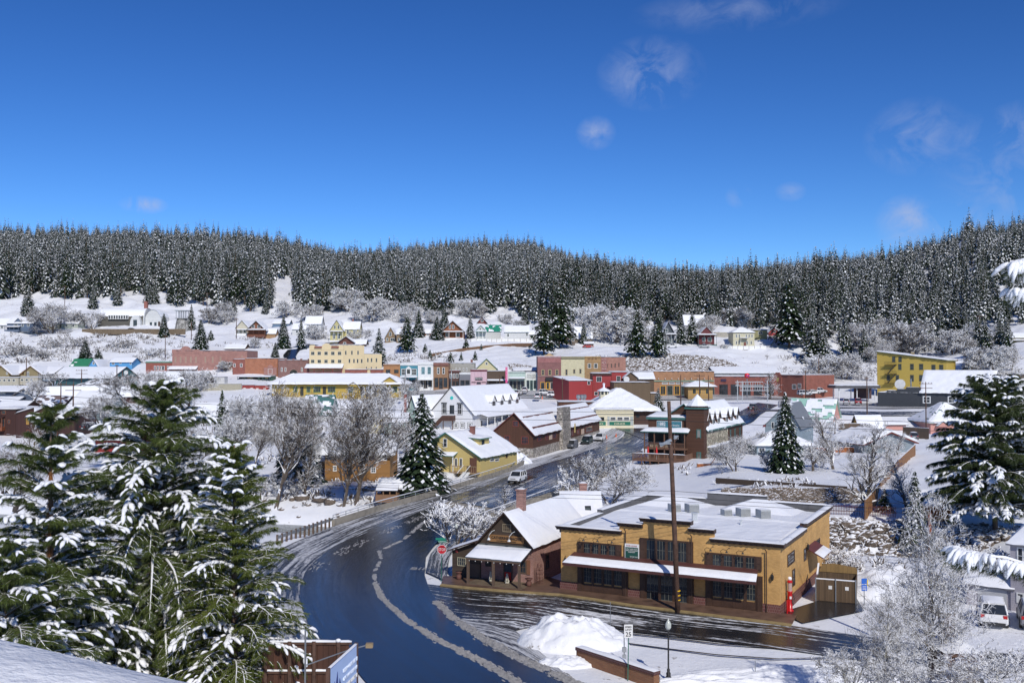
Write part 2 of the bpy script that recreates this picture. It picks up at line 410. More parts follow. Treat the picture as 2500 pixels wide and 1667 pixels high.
def build_ground():
 Y=np.concatenate([np.linspace(-60,0,13)[:-1],np.arange(0,12,.35),np.arange(12,150,.9),np.arange(150,420,1.8),np.arange(420,600,3),np.geomspace(600,2000,60),np.array([2600,3800])])
 nc=330
 u=np.linspace(-1,1,nc);u=np.sign(u)*(0.72*np.abs(u)+.28*np.abs(u)**3)
 hw=30+.82*np.abs(Y)
 X=hw[:,None]*u[None,:];YY=np.repeat(Y[:,None],nc,1)
 Z=h(X.ravel(),YY.ravel()).reshape(X.shape)
 V=np.stack([X,YY,Z],-1).reshape(-1,3)
 i=np.arange(nc-1);j=np.arange(len(Y)-1)
 a=(j[:,None]*nc+i[None,:]).ravel()
 Q=np.stack([a,a+1,a+nc+1,a+nc],1)
 o=np_mesh('ground',V,Q,SNOWG,smooth=True);tag(o,'snow covered ground of the valley and hillsides',kind='structure')
build_ground()
NEED=needles((.030,.050,.022));NEED_D=needles((.028,.048,.022));NEED_B=needles((.022,.045,.036));NEED_N=needles((.035,.062,.016))
TRUNK=bark((.10,.07,.05));FROST=bark((.095,.075,.06),snow=.31);FROST2=bark((.11,.085,.065),snow=.13);FROST3=bark((.13,.11,.095),snow=.50)
def conifer_parts(H,Rb,seed,layers,nb,tuft=1,snow=.6,t0=.08,power=.85,droop=.55,irr=.25,flat=1.0,fine=1.0):
 rnd=random.Random(seed);V=[];Q=[];M=[]
 def kite(p,a,L,w,dr,off,mi):
  ca,sa=math.cos(a),math.sin(a);px_,py_=-sa,ca
  o=len(V)
  V.append((p[0],p[1],p[2]+off))
  mx,my,mz=p[0]+ca*L*.62,p[1]+sa*L*.62,p[2]-dr*.38+off
  V.append((mx+px_*w,my+py_*w,mz-w*.35));V.append((p[0]+ca*L,p[1]+sa*L,p[2]-dr+off));V.append((mx-px_*w,my-py_*w,mz-w*.35))
  Q.append((o,o+1,o+2,o+3));M.append(mi)
 for l in range(layers):
  t=t0+(1-t0)*(l+rnd.uniform(-.4,.4))/layers
  t=min(max(t,t0),.99)
  s=(t-t0)/(1-t0)
  r=Rb*((1-s)**power)*(1 if s>.12 else.6+.4*s/.12)+.12*Rb*.3
  z=t*H
  n=max(3,int(nb*(.45+.55*(1-s))))
  a0=rnd.uniform(0,7)
  for b in range(n):
   a=a0+2*math.pi*b/n+rnd.uniform(-.35,.35)
   L=r*(1+rnd.uniform(-irr,irr));dr=L*droop*rnd.uniform(.7,1.3)*(1.15-.8*s)
   if tuft==1:
    st=L*.12;w=L*.24+.10
    p=(math.cos(a)*st,math.sin(a)*st,z+rnd.uniform(-.3,.3))
    kite(p,a,L-st,w,dr,0,0)
    if rnd.random()<snow:
     q=(math.cos(a)*L*.42,math.sin(a)*L*.42,p[2]-dr*.18)
     kite(q,a+rnd.uniform(-.2,.2),L*rnd.uniform(.3,.56),w*rnd.uniform(.5,.75),dr*.62,.10+.02*L,1)
   else:
    for k in range(tuft):
     f=.2+.8*(k+rnd.random()*.6)/tuft
     if f>1:f=1
     side=rnd.uniform(-1,1)*.45*f*L*flat*.7
     cx=math.cos(a)*L*f-math.sin(a)*side;cy=math.sin(a)*L*f+math.cos(a)*side
     cz=z-dr*f*f+rnd.uniform(-.12,.12)
     ln=(L*.34+.25)*rnd.uniform(.7,1.15)*fine;aa=a+side/(L+.1)*.9+rnd.uniform(-.35,.35);w=ln*rnd.uniform(.28,.42)
     kite((cx-math.cos(aa)*ln*.5,cy-math.sin(aa)*ln*.5,cz+.12*ln),aa,ln,w,ln*(.35+.3*f),0,0)
     if rnd.random()<.5:kite((cx-math.cos(aa)*ln*.4,cy-math.sin(aa)*ln*.4,cz-.1*ln),aa+rnd.uniform(-.9,.9),ln*.85,w,ln*.75,0,0)
     if rnd.random()<snow*(.6+.4*f):
      kite((cx-math.cos(aa)*ln*.35,cy-math.sin(aa)*ln*.35,cz+.13*ln),aa,ln*.80,w*.68,ln*(.30+.3*f),.07,1)
 for k in range(5):
  a=k*1.256;kite((0,0,H),a,.05*Rb+.12,.1,H*.05,0,k%2)
 return np.array(V,np.float32),np.array(Q,np.int32),np.array(M,np.int32)
def conifer_proto(H,Rb,seed,layers,nb,need=NEED,name='conifer',trunk_r=None,**kw):
 root=empty(name)
 V,Q,M=conifer_parts(H,Rb,seed,layers,nb,**kw)
 np_mesh('crown',V,Q,[need,SNOWF],M,parent=root)
 tr=trunk_r or H*.011+.06
 m=MB();m.tube([(0,0,-1.0),(0,0,H*.3),(0,0,H*.7),(0,0,H*.97)],[tr*1.15,tr*.85,tr*.5,.03],7)
 m.build('trunk',TRUNK,root)
 return root
FOR_LOW=([-900,0,120,250,330,450,520,650,760,860,960,1100,1250,1330,1450,1600,1760,1880,1960,2050,2150,2300,2500,3600],[740,735,708,722,708,732,745,752,752,742,755,755,752,775,780,782,785,792,812,828,825,812,785,760])
def py_of(x,y,z):
 return YH-F*(z-CZ)/y
def forest_points():
 rnd=np.random.RandomState(3);pts=[]
 Y=455.0
 while Y<1760:
  sp=np.interp(Y,[455,650,900,1300,1700],[6.6,7.8,9.6,12.5,16])
  xs=np.arange(-.62*Y-20,Y*.62+20,sp)
  x=xs+rnd.uniform(-.45,.45,len(xs))*sp;y=Y+rnd.uniform(-.5,.5,len(xs))*sp
  pts.append(np.stack([x,y],1));Y+=sp*1.05
 P=np.concatenate(pts);z=h(P[:,0],P[:,1]);px=1250+F*P[:,0]/P[:,1];py=py_of(P[:,0],P[:,1],z)
 low=np.interp(px,FOR_LOW[0],FOR_LOW[1])+rnd.uniform(-14,26,len(P))
 keep=(py<low)&(px>-160)&(px<2680)
 gap=vnoise(P[:,0],P[:,1],.021,5)+rnd.uniform(-.5,.5,len(P))
 keep&=(gap>-1.0)
 keep&=~((px>660)&(px<720)&(py>685))
 keep&=~((px>2330)&(px<2470)&(py<588)&(P[:,1]<860)&(rnd.rand(len(P))<.75))
 keep&=~((px>2390)&(py>690)&(py<735)&(rnd.rand(len(P))<.7))
 P=P[keep];z=z[keep];px=px[keep];py=py[keep]
 return P,z,px,py
def build_forest():
 P,z,px,py=forest_points()
 rnd=np.random.RandomState(5)
 H=rnd.uniform(17,29,len(P))*np.interp(P[:,1],[455,560,700,1000],[.8,1.0,.92,.84])
 H*=np.where(px>2050,.82,1.0)*(1+.22*vnoise(P[:,0],P[:,1],.045,3))*np.where(rnd.rand(len(P))<.12,1.22,1)*np.where(rnd.rand(len(P))<.2,.7,1)
 inview=(px>0)&(px<2500)
 score=H/P[:,1]*inview
 order=np.argsort(-score);own=np.zeros(len(P),bool);own[order[:262]]=True
 protos=[]
 for k in range(7):
  protos.append(conifer_proto(20,[3.4,3.0,3.9,2.7,3.3,3.6,2.9][k],40+k,34,9,tuft=4,snow=[.6,.5,.66,.46,.58,.52,.62][k],fine=.62,t0=[.1,.2,.06,.25,.12,.3,.15][k],power=[.85,.7,.95,.7,.8,.6,.8][k],irr=.35))
 first=[True]*len(protos)
 lab='snow dusted conifer among the front rows of the forest above the town'
 for i in np.nonzero(own)[0]:
  k=rnd.randint(len(protos));p=protos[k]
  o=p if first[k]else copy_tree(p);first[k]=False
  s=H[i]/20;o.location=(P[i,0],P[i,1],z[i]-.3);o.scale=(s*rnd.uniform(.85,1.15),s*rnd.uniform(.85,1.15),s);o.rotation_euler=(0,0,rnd.uniform(0,6.28))
  tag(o,lab,'conifer','conifers on the hillside above the town')
 far=[]
 for k in range(8):
  far.append(conifer_parts(20,[3.4,2.9,4.0,2.7,3.2,3.7,3.1,2.6][k],70+k,24,7,tuft=1,snow=[.75,.62,.85,.58,.72,.9,.78,.66][k],t0=[.05,.2,.1,.25,.12,.08,.15,.2][k],irr=.4,droop=.75))
 idx=np.nonzero(~own)[0];Vs=[];Qs=[];Ms=[];off=0
 kk=rnd.randint(0,8,len(idx))
 for i,k in zip(idx,kk):
  V,Q,M=far[k];s=H[i]/20;a=rnd.uniform(0,6.28);c,sn=math.cos(a),math.sin(a)
  w=s*rnd.uniform(.9,1.25)
  W=np.stack([(V[:,0]*c-V[:,1]*sn)*w+P[i,0],(V[:,0]*sn+V[:,1]*c)*w+P[i,1],V[:,2]*s+z[i]-.3],1)
  Vs.append(W);Qs.append(Q+off);Ms.append(M);off+=len(V)
 o=np_mesh('forest',np.concatenate(Vs),np.concatenate(Qs),[needles((.062,.080,.058)),SNOWF],np.concatenate(Ms))  # lighter grey-green needles: frost, plus distance haze put into the colour
 tag(o,'dense snow dusted conifer forest covering the hills',kind='stuff')
 print('forest',len(P),'own',own.sum())
build_forest()
def town_conifers():
 protos={}
 def P(kind):
  if kind not in protos:
   if kind=='spruce':r=conifer_proto(12,3.1,11,44,12,need=NEED_D,name='spruce_tree',fine=.6,tuft=11,snow=.34,t0=.04,power=.8,droop=.5,irr=.22)
   elif kind=='slim':r=conifer_proto(12,1.9,12,48,11,need=NEED_N,name='spruce_tree',fine=.6,tuft=8,snow=.20,t0=.03,power=.75,droop=.6,irr=.25)
   elif kind=='blue':r=conifer_proto(12,3.0,13,42,12,need=NEED_B,name='spruce_tree',fine=.6,tuft=10,snow=.5,t0=.05,power=.7,droop=.5,irr=.3)
   elif kind=='pine':r=conifer_proto(12,2.8,14,34,10,need=NEED,name='pine_tree',fine=.65,tuft=9,snow=.3,t0=.16,power=.55,droop=.4,irr=.4)
   elif kind=='frosty':r=conifer_proto(12,2.5,15,34,10,need=NEED,name='pine_tree',fine=.7,tuft=7,snow=.6,t0=.08,power=.8,droop=.5,irr=.35)
   elif kind=='bushy':r=conifer_proto(6,2.2,16,22,10,need=NEED,name='young_pine',tuft=4,snow=.4,t0=.02,power=.6,droop=.35,irr=.3)
   protos[kind]=[r,6.0 if kind=='bushy' else 12.0,True]
  return protos[kind]
 def place(kind,px,py,top,label,depth=None,wide=1.0):
  pr=P(kind);base=G(px,py)if depth is None else at(px,py,depth)
  Hh=(py-top)/F*base.y
  o=pr[0]if pr[2]else copy_tree(pr[0]);pr[2]=False
  s=Hh/pr[1];o.location=(base.x,base.y,base.z-.15);o.scale=(s*wide,s*wide,s);o.rotation_euler=(0,0,(px*1.7)%6.28)
  tag(o,label,'pine tree' if kind in('pine','frosty','bushy')else 'spruce tree','conifers standing in the town')
  return o
 place('spruce',1030,1205,958,'dark green spruce with snow tufts beside the bridge in front of the yellow cottage',wide=1.22)
 place('spruce',1918,1153,955,'tall spruce on its own in the snowy garden right of the inn',wide=.95)
 place('slim',541,1148,950,'narrow dark green spruce rising behind the big foreground pine')
 place('blue',728,1180,975,'bluish snow laden spruce behind the tall bare tree on the river bank',wide=1.2)
 place('frosty',1607,1010,945,'small snow covered spruce behind the roof of the inn',wide=1.3)
 place('pine',1328,865,745,'tall dark pine beside the white cottage with green trim',wide=1.15)
 place('pine',1365,850,700,'tallest pine of the pair standing right of the white cottage',wide=1.1)
 place('pine',1556,873,755,'broad dark pine above the left end of the rock embankment')
 place('pine',1607,874,765,'second dark pine above the rock embankment next to the broad one',wide=.9)
 place('pine',1927,850,680,'big open crowned pine right of the cream two storey house',wide=1.1)
 place('frosty',1985,885,765,'snowy pine at the right end of the rock embankment',wide=1.3)
 place('frosty',2010,890,790,'lower snowy pine beside the railway steps',wide=1.3)
 place('spruce',490,855,778,'dark spruce on the slope above the pink brick building',wide=1.1)
 place('spruce',400,822,763,'dark spruce right of the long vaulted hall')
 place('spruce',692,850,770,'dark pointed spruce above the curving black lane',wide=.95)
 place('spruce',672,872,835,'small spruce left of the curving black lane',wide=1.2)
 place('frosty',735,850,772,'slender snowy pine on the right side of the black lane',wide=.8)
 place('frosty',925,895,800,'snowy pine behind the right wing of the cream hotel',wide=1.1)
 place('pine',994,862,770,'dark pine right of the tan steep gabled cottage',wide=1.0)
 place('spruce',1022,822,755,'dark spruce behind the tan steep gabled cottage')
 place('spruce',1067,830,772,'round dark spruce left of the orange brown chalet',wide=1.4)
 place('spruce',1085,800,745,'dark spruce behind the roof of the orange brown chalet')
 place('frosty',1148,825,768,'frosted pine between the brown chalet and the green roofed cottage',wide=1.1)
 place('bushy',1138,850,825,'small round pine on the snowfield below the brown chalet')
 place('bushy',1175,854,838,'tiny sapling pine on the snowfield beside the rail fence',wide=.7)
 place('bushy',1160,878,855,'small pine below the rail fence on the snow slope',wide=.8)
 place('bushy',1100,884,858,'squat dark pine behind the roofs of the shop row')
 place('bushy',1126,880,858,'frosted little pine next to the squat one behind the shop row',wide=.7)
 place('bushy',1038,858,838,'small pine low on the snow slope left of the rail fence')
 place('bushy',1050,874,852,'little pine directly above the white shop front',wide=.8)
 place('spruce',208,882,828,'frosted spruce above the green metal roof',wide=1.5)
 place('bushy',240,880,852,'low wide pine behind the long blue house',wide=1.3)
 place('bushy',515,830,805,'small round pine on the slope below the pavilion rock')
 place('frosty',467,805,742,'snowy pine beside the columned pavilion')
 place('spruce',1425,838,784,'narrow dark spruce in front of the snow roof beside the taupe cottage',wide=.8)
 place('frosty',1662,838,765,'white frosted spruce beside the dark grey house',wide=1.2)
 place('frosty',1690,836,755,'larger frosted spruce between the grey and the dark red house',wide=1.2)
 place('frosty',2065,868,770,'frosted pine left of the yellow three storey building',wide=1.0)
 place('frosty',2110,880,800,'low frosted pine just left of the yellow building roof',wide=1.3)
 place('frosty',2260,855,780,'dark snowy pine behind the roof of the yellow building',wide=1.2)
 place('frosty',2300,860,760,'tall snowy pine behind the frosted tree by the yellow building')
 place('frosty',2390,850,755,'snowy pine on the steep bank left of the ochre house')
 place('frosty',2235,1345,1150,'loose snowy young pine beside the orange board fence',wide=1.0)
 place('bushy',2160,1250,1190,'small snow bowed pine at the foot of the weeping tree')
 place('frosty',228,752,690,'pine standing before the woods above the vaulted hall')
 place('frosty',378,742,680,'pine right of the brick chimney of the vaulted hall',wide=1.1)
 place('frosty',60,770,715,'pine behind the slate blue house at the left edge')
 place('pine',160,730,640,'tall pine on the slope left of the vaulted hall',wide=.8)
 rnd=random.Random(12);n=0
 while n<84:
  px=rnd.choice([rnd.uniform(0,2500),rnd.uniform(1280,1780),rnd.uniform(1900,2480)]);py=rnd.uniform(738,800)if px<1880 else rnd.uniform(775,865)
  if px<1250 and py>775:continue
  b=G(px,py);hgt=rnd.uniform(7,15);n+=1
  place('frosty' if rnd.random()<.75 else 'pine',px,py,py-hgt*F/b.y,'snowy pine scattered on the slope between the houses and the woods',wide=rnd.uniform(.9,1.3))
town_conifers()
def bare_parts(H,seed,spread=.5,levels=5,up=.35,trunk=.03,n0=9,minr=.012,droop=0.0,stems=1,lo=.2,gnarl=.16,nch=(3,5),tl=.62,bl=1.0):
 rnd=random.Random(seed);m=MB();T=MB()
 def br(p,d,L,r,lev):
  pts=[p];rr=[r];q=Vector(p);dd=Vector(d).normalized();n=4 if lev<2 else 3
  if lev>=levels:n=2
  for k in range(n):
   gn=gnarl*(.3 if lev==0 and stems==1 else 1)
   dd=(dd+Vector((rnd.gauss(0,gn),rnd.gauss(0,gn),rnd.gauss(0,gnarl*.7)+(up*.12 if lev else.02)-droop*.25*(lev>1)))).normalized()
   q=q+dd*(L/n);pts.append(q.copy());rr.append(max(minr*.7,r*(1-(k+1)/n*.7)))
  (T if lev==0 else m).tube(pts,rr,6 if lev==0 else(4 if lev<3 else 3),cap=False)
  if lev>=levels:return
  c=rnd.randint(*nch)if lev else n0
  for k in range(c):
   f=rnd.uniform(lo if lev==0 else.25,1.0)if not(k==0)else 1.0
   i=min(int(f*n),n-1);pp=pts[i].lerp(pts[i+1],f*n-i)
   base=(pts[i+1]-pts[i]).normalized()
   side=Vector((rnd.gauss(0,1),rnd.gauss(0,1),rnd.gauss(0,.5)));side=(side-base*side.dot(base)).normalized()
   nd=base*rnd.uniform(.5,.95)+side*spread*rnd.uniform(1.0,1.9)+Vector((0,0,up*.5))
   l2=L*rnd.uniform(.42,.68)*((1.15-.6*f)*bl if lev==0 else 1)
   br(pp,nd,l2,max(minr,rr[i]*rnd.uniform(.46,.70)),lev+1)
 for s in range(stems):
  a=s*2.4+seed;d=Vector((math.cos(a)*.3,math.sin(a)*.3,1))if stems>1 else Vector((rnd.uniform(-.06,.06),rnd.uniform(-.06,.06),1))
  br(Vector((math.cos(a)*.2*(stems>1),math.sin(a)*.2*(stems>1),-.4)),d,H*(tl if stems==1 else.5),H*trunk*(1 if stems==1 else.6),0)
 return T,m
def bare_proto(name,H,seed,matb,matt=None,**kw):
 root=empty(name);T,m=bare_parts(H,seed,**kw)
 T.build('trunk',matt or matb,root,smooth=True,uv=False);m.build('crown',matb,root,uv=False)
 zs=[v[2]for v in m.v];root['true_h']=max(zs)
 return root
BARE={}
def bare(kind):
 if kind not in BARE:
  if kind=='frost':r=bare_proto('frosted_tree',8,21,FROST3,FROST2,levels=5,spread=.6,up=.35,stems=4,n0=8,minr=.03,nch=(4,5),lo=.05)
  elif kind=='frost2':r=bare_proto('frosted_tree',8,28,FROST3,FROST2,levels=5,spread=.75,up=.25,stems=4,n0=8,minr=.03,nch=(4,5),lo=.05)
  elif kind=='tall':r=bare_proto('bare_tree',14,22,FROST2,FROST2,levels=5,spread=.42,up=.5,n0=22,minr=.014,trunk=.017,lo=.3,nch=(4,5))
  elif kind=='dense':r=bare_proto('bare_tree',10,23,FROST,FROST2,levels=5,spread=.6,up=.35,stems=3,n0=9,minr=.016,nch=(4,5),lo=.12)
  elif kind=='slim':r=bare_proto('bare_tree',9,24,FROST2,FROST2,levels=4,spread=.6,up=.4,tl=.9,bl=.5,n0=46,minr=.012,lo=.12,nch=(3,4))
  elif kind=='weep':r=bare_proto('weeping_tree',6,25,FROST,FROST2,levels=4,spread=.7,up=-.1,droop=1.2,n0=22,minr=.016,nch=(3,4),lo=.3)
  elif kind=='shrub':r=bare_proto('bare_shrub',3,26,FROST,FROST,levels=4,spread=.6,up=.3,stems=5,n0=6,minr=.014,nch=(3,4))
  elif kind=='white':r=bare_proto('frosted_shrub',5,27,bark((.12,.10,.09),snow=.62),FROST2,levels=4,spread=.5,up=.5,stems=5,n0=8,minr=.03,nch=(3,4))
  BARE[kind]=[r,r['true_h'],True];del r['true_h']
 return BARE[kind]
def put_bare(kind,px,py,top,label,depth=None,wide=1.0,cat='bare tree',group='bare trees and shrubs',rot=None):
 pr=bare(kind);b=G(px,py)if depth is None else at(px,py,depth)
 o=pr[0]if pr[2]else copy_tree(pr[0]);pr[2]=False
 s=(py-top)/F*b.y/pr[1]
 o.location=b;o.scale=(s*wide,s*wide,s);o.rotation_euler=(0,0,rot if rot is not None else(px*2.3)%6.28)
 return tag(o,label,cat,group)
def town_bare():
 pb=put_bare
 pb('tall',672,1243,925,'tall leafless tree with a thick grey trunk left of the river bank boulders',wide=1.0)
 pb('tall',868,1232,930,'wide crowned leafless tree in front of the orange brown house',wide=1.25)
 pb('tall',838,1236,1010,'second leafless tree close left of the wide crowned one by the river',wide=1.2)
 pb('slim',742,1215,1060,'thin pale sapling between the grey trunk and the boulders',wide=.8)
 pb('slim',762,1095,965,'small bare tree in front of the snow roofed grey house')
 pb('dense',1490,1230,1105,'white frosted shrub tree at the end of the right bridge rail',wide=1.25)
 pb('white',1420,1225,1130,'smaller frosted shrub left of the bridge rail end',wide=1.0)
 pb('dense',1795,1150,1060,'bare bush like tree in front of the stone wing of the inn',wide=1.0)
 pb('weep',1985,1150,1075,'small weeping tree with hanging twigs in the snowy garden',wide=1.3)
 pb('slim',2035,1145,1000,'thin bare tree in front of the pink house')
 pb('weep',2165,1120,1065,'snow bowed weeping tree in front of the grey gabled garage',wide=1.4)
 pb('slim',2115,1245,1020,'upright bare larch like tree beside the orange fence',wide=.9)
 pb('slim',2215,1240,1100,'bare sapling behind the orange fence near the grey garage',wide=1.1)
 pb('slim',1880,975,905,'bare tree in front of the red brick shops at the crossing',wide=1.2)
 pb('frost',2015,930,862,'pale frosted tree left of the service canopy',wide=1.6)
 pb('frost2',2060,925,858,'second frosted tree next to the railway steps',wide=1.4)
 pb('frost',2385,905,845,'rounded frosted tree right of the fanlight gable',wide=1.3)
 pb('frost2',2420,915,840,'taller frosted tree beside the fanlight gable',wide=1.2)
 pb('slim',2470,905,850,'small bare tree at the right end of the rail yard')
 pb('frost',2205,865,780,'frosted tree above the yellow building roof',wide=1.4)
 pb('frost2',2325,865,800,'frosted tree up the slope behind the fanlight gable',wide=1.3)
 pb('frost',2120,860,790,'frosted tree left of the flat roof edge of the yellow building',wide=1.3)
 for i,(px,py,top,w,kd,l)in enumerate([(127,812,735,1.3,'dense','large frosted tree right of the slate blue house'),(180,800,755,1.3,'frost','frosted tree left of the vaulted hall'),(225,805,758,1.1,'dense','dark twigged tree touching the left end of the vaulted hall'),(95,800,760,1.2,'frost','pale tree just behind the slate blue house'),(545,770,735,1.3,'frost','pale tree on the slope above the white gabled house'),(850,760,700,1.2,'frost','pale frosted tree up slope behind the yellow victorian house'),(905,785,725,1.3,'frost2','frosted tree behind and right of the yellow victorian house'),(935,775,728,1.4,'frost','frosted tree at the foot of the woods above the tan cottage'),(1000,770,735,1.3,'frost2','frosted tree at the foot of the woods left of the tall white one'),(1055,790,755,1.2,'frost','frosted tree above the small cabin'),(1152,778,724,1.5,'frost','large rounded white tree above the brown chalet'),(880,840,800,1.2,'dense','frosted tree in front of the yellow victorian house'),(770,830,790,1.2,'frost2','frosted tree left of the yellow victorian house'),(1205,822,790,.8,'slim','small bare tree before the green roofed cottage'),(1425,800,735,1.1,'slim','tall slim frosted tree right of the twin pines'),(1455,815,738,1.2,'frost','wide frosted tree left of centre in the white grove'),(1500,835,745,1.4,'frost2','big frosted tree in the middle of the white grove'),(1535,820,755,1.1,'frost','frosted tree at the right end of the white grove'),(1480,790,740,1.0,'frost','frosted tree at the back of the white grove'),(1270,800,780,1.6,'frost','low frosted bush tree behind the white cottage'),(1235,790,765,1.4,'frost2','low frosted tree behind the green roof'),(1580,840,795,.9,'frost','frosted shrub between the two dark pines'),(1640,780,752,1.2,'frost','frosted tree above the dark grey house'),(1735,820,765,1.2,'dense','frosted tree against the dark red house'),(1790,795,748,1.5,'frost','wide frosted tree behind the cream two storey house'),(1835,800,760,1.2,'frost2','frosted tree right of the cream two storey house'),(1870,790,755,1.1,'frost','frosted tree above the red gabled cottage'),(1620,845,810,.9,'dense','bare shrub beside the dark grey house'),(2040,800,780,1.5,'frost','frosted tree below the highway wall'),(2085,840,785,1.4,'frost2','frosted tree standing free below the highway wall'),(2150,815,775,1.4,'frost','frosted tree above the yellow building'),(1770,850,838,2,'shrub','low bare shrub on the bank left of the cream house'),(550,905,880,1.6,'frost','pale bush tree in front of the red brick wall'),(30,870,838,2.0,'shrub','large bare bush on the slope at the left edge'),(62,862,840,2.2,'shrub','wide bare bush on the snowy slope below the road'),(95,872,850,2.2,'shrub','dark bare bush low on the slope'),(128,850,822,1.5,'shrub','dark bush beneath the large frosted tree'),(180,845,822,2.2,'shrub','bare bush right below the road edge'),(300,850,825,2.2,'shrub','bare bush on the slope below the vaulted hall'),(380,870,845,1.8,'shrub','brown bush above the small brick shop'),(620,850,822,1.4,'dense','bare tree above the red brick wall'),(1265,915,895,1.5,'shrub','bare shrub at the left of the rock embankment')]):
  pb(kd,px,py,top,l,wide=w)
 rnd=random.Random(5)
 for k in range(34):
  px=rnd.choice([rnd.uniform(400,1250),rnd.uniform(1400,1900),rnd.uniform(1950,2480)]);py=rnd.uniform(752,790)if px<1900 else rnd.uniform(790,890)
  b=G(px,py);pb(rnd.choice(['frost','frost2','dense']),px,py,py-rnd.uniform(5,9)*F/b.y,'small frosted tree scattered along the foot of the woods',wide=1.3)
 for k in range(16):x=rnd.uniform(560,1010);y=rnd.uniform(1045,1150);pb(rnd.choice(['dense','slim','tall','dense']),x,y,y-rnd.uniform(60,95),'leafless tree in the thicket between the river and the depot',wide=rnd.uniform(.9,1.2))
 for k in range(16):
  x=rnd.uniform(1760,2270);y=rnd.uniform(1058,1165)
  pb(rnd.choice(['dense','slim','shrub','weep']),x,y,y-rnd.uniform(25,60),'small leafless tree in the snowy gardens right of the inn',wide=1.1)
 for(px,py,top,w,kd,l,dep)in[(330,1010,905,1.4,'dense','bare tree behind the top of the big foreground pine',130),(385,985,900,1.3,'dense','bare tree in front of the snowy canopy roof',150),(460,1000,895,1.4,'dense','wide bare tree right of the leaning pine top',140),(590,1080,960,1.3,'dense','bare tree right of the narrow spruce',120),(560,1120,1010,1.2,'dense','bare tree between the narrow spruce and the foreground',105),(620,1140,1020,1.2,'tall','bare tree behind the grey trunk',108),(250,1040,960,1.3,'dense','bare tree between the two foreground pines',120),(85,975,925,1.4,'dense','bare bush tree in front of the cream wall',170),(135,935,905,1.8,'shrub','frosted bush in front of the teal depot hall',190),(30,1270,1030,1.1,'slim','pale frosted sapling at the left edge before the dark brown house',75),(10,1200,1090,1.3,'dense','bare shrub at the left edge of the river bank',85),(480,1130,1040,1.3,'dense','bare tree behind the crown of the big pine',110),(930,1030,930,1.0,'dense','bare tree in front of the pale yellow house',140),(1000,985,930,.8,'dense','small bare tree between the depot and the teal shop',180),(980,960,915,.9,'slim','street tree beside the teal shop front',215),(1020,962,918,.9,'slim','street tree beside the white shop front',215),(640,1210,1150,1.4,'shrub','brown scrub on the bank beneath the grey trunk',None),(705,1215,1160,1.4,'shrub','scrub left of the boulders on the river bank',None)]:
  pb(kd,px,py,top,l,wide=w,depth=dep and dep*1.38)
town_bare()
WHITE=(.74,.74,.72)
def lettering(txt,size,mat,align='CENTER',bold=0.0,ext=.012):
 cu=bpy.data.curves.new('lettering','FONT');cu.body=txt;cu.size=size;cu.align_x=align;cu.extrude=ext;cu.offset=bold;cu.resolution_u=2
 t=bpy.data.objects.new('tmp',cu);me=bpy.data.meshes.new_from_object(t);bpy.data.objects.remove(t)
 me.materials.clear();me.materials.append(mat);o=bpy.data.objects.new('lettering',me);col.objects.link(o)
 xs=[v.co.x for v in me.vertices]or[0,1];o['w']=max(xs)-min(xs);return o
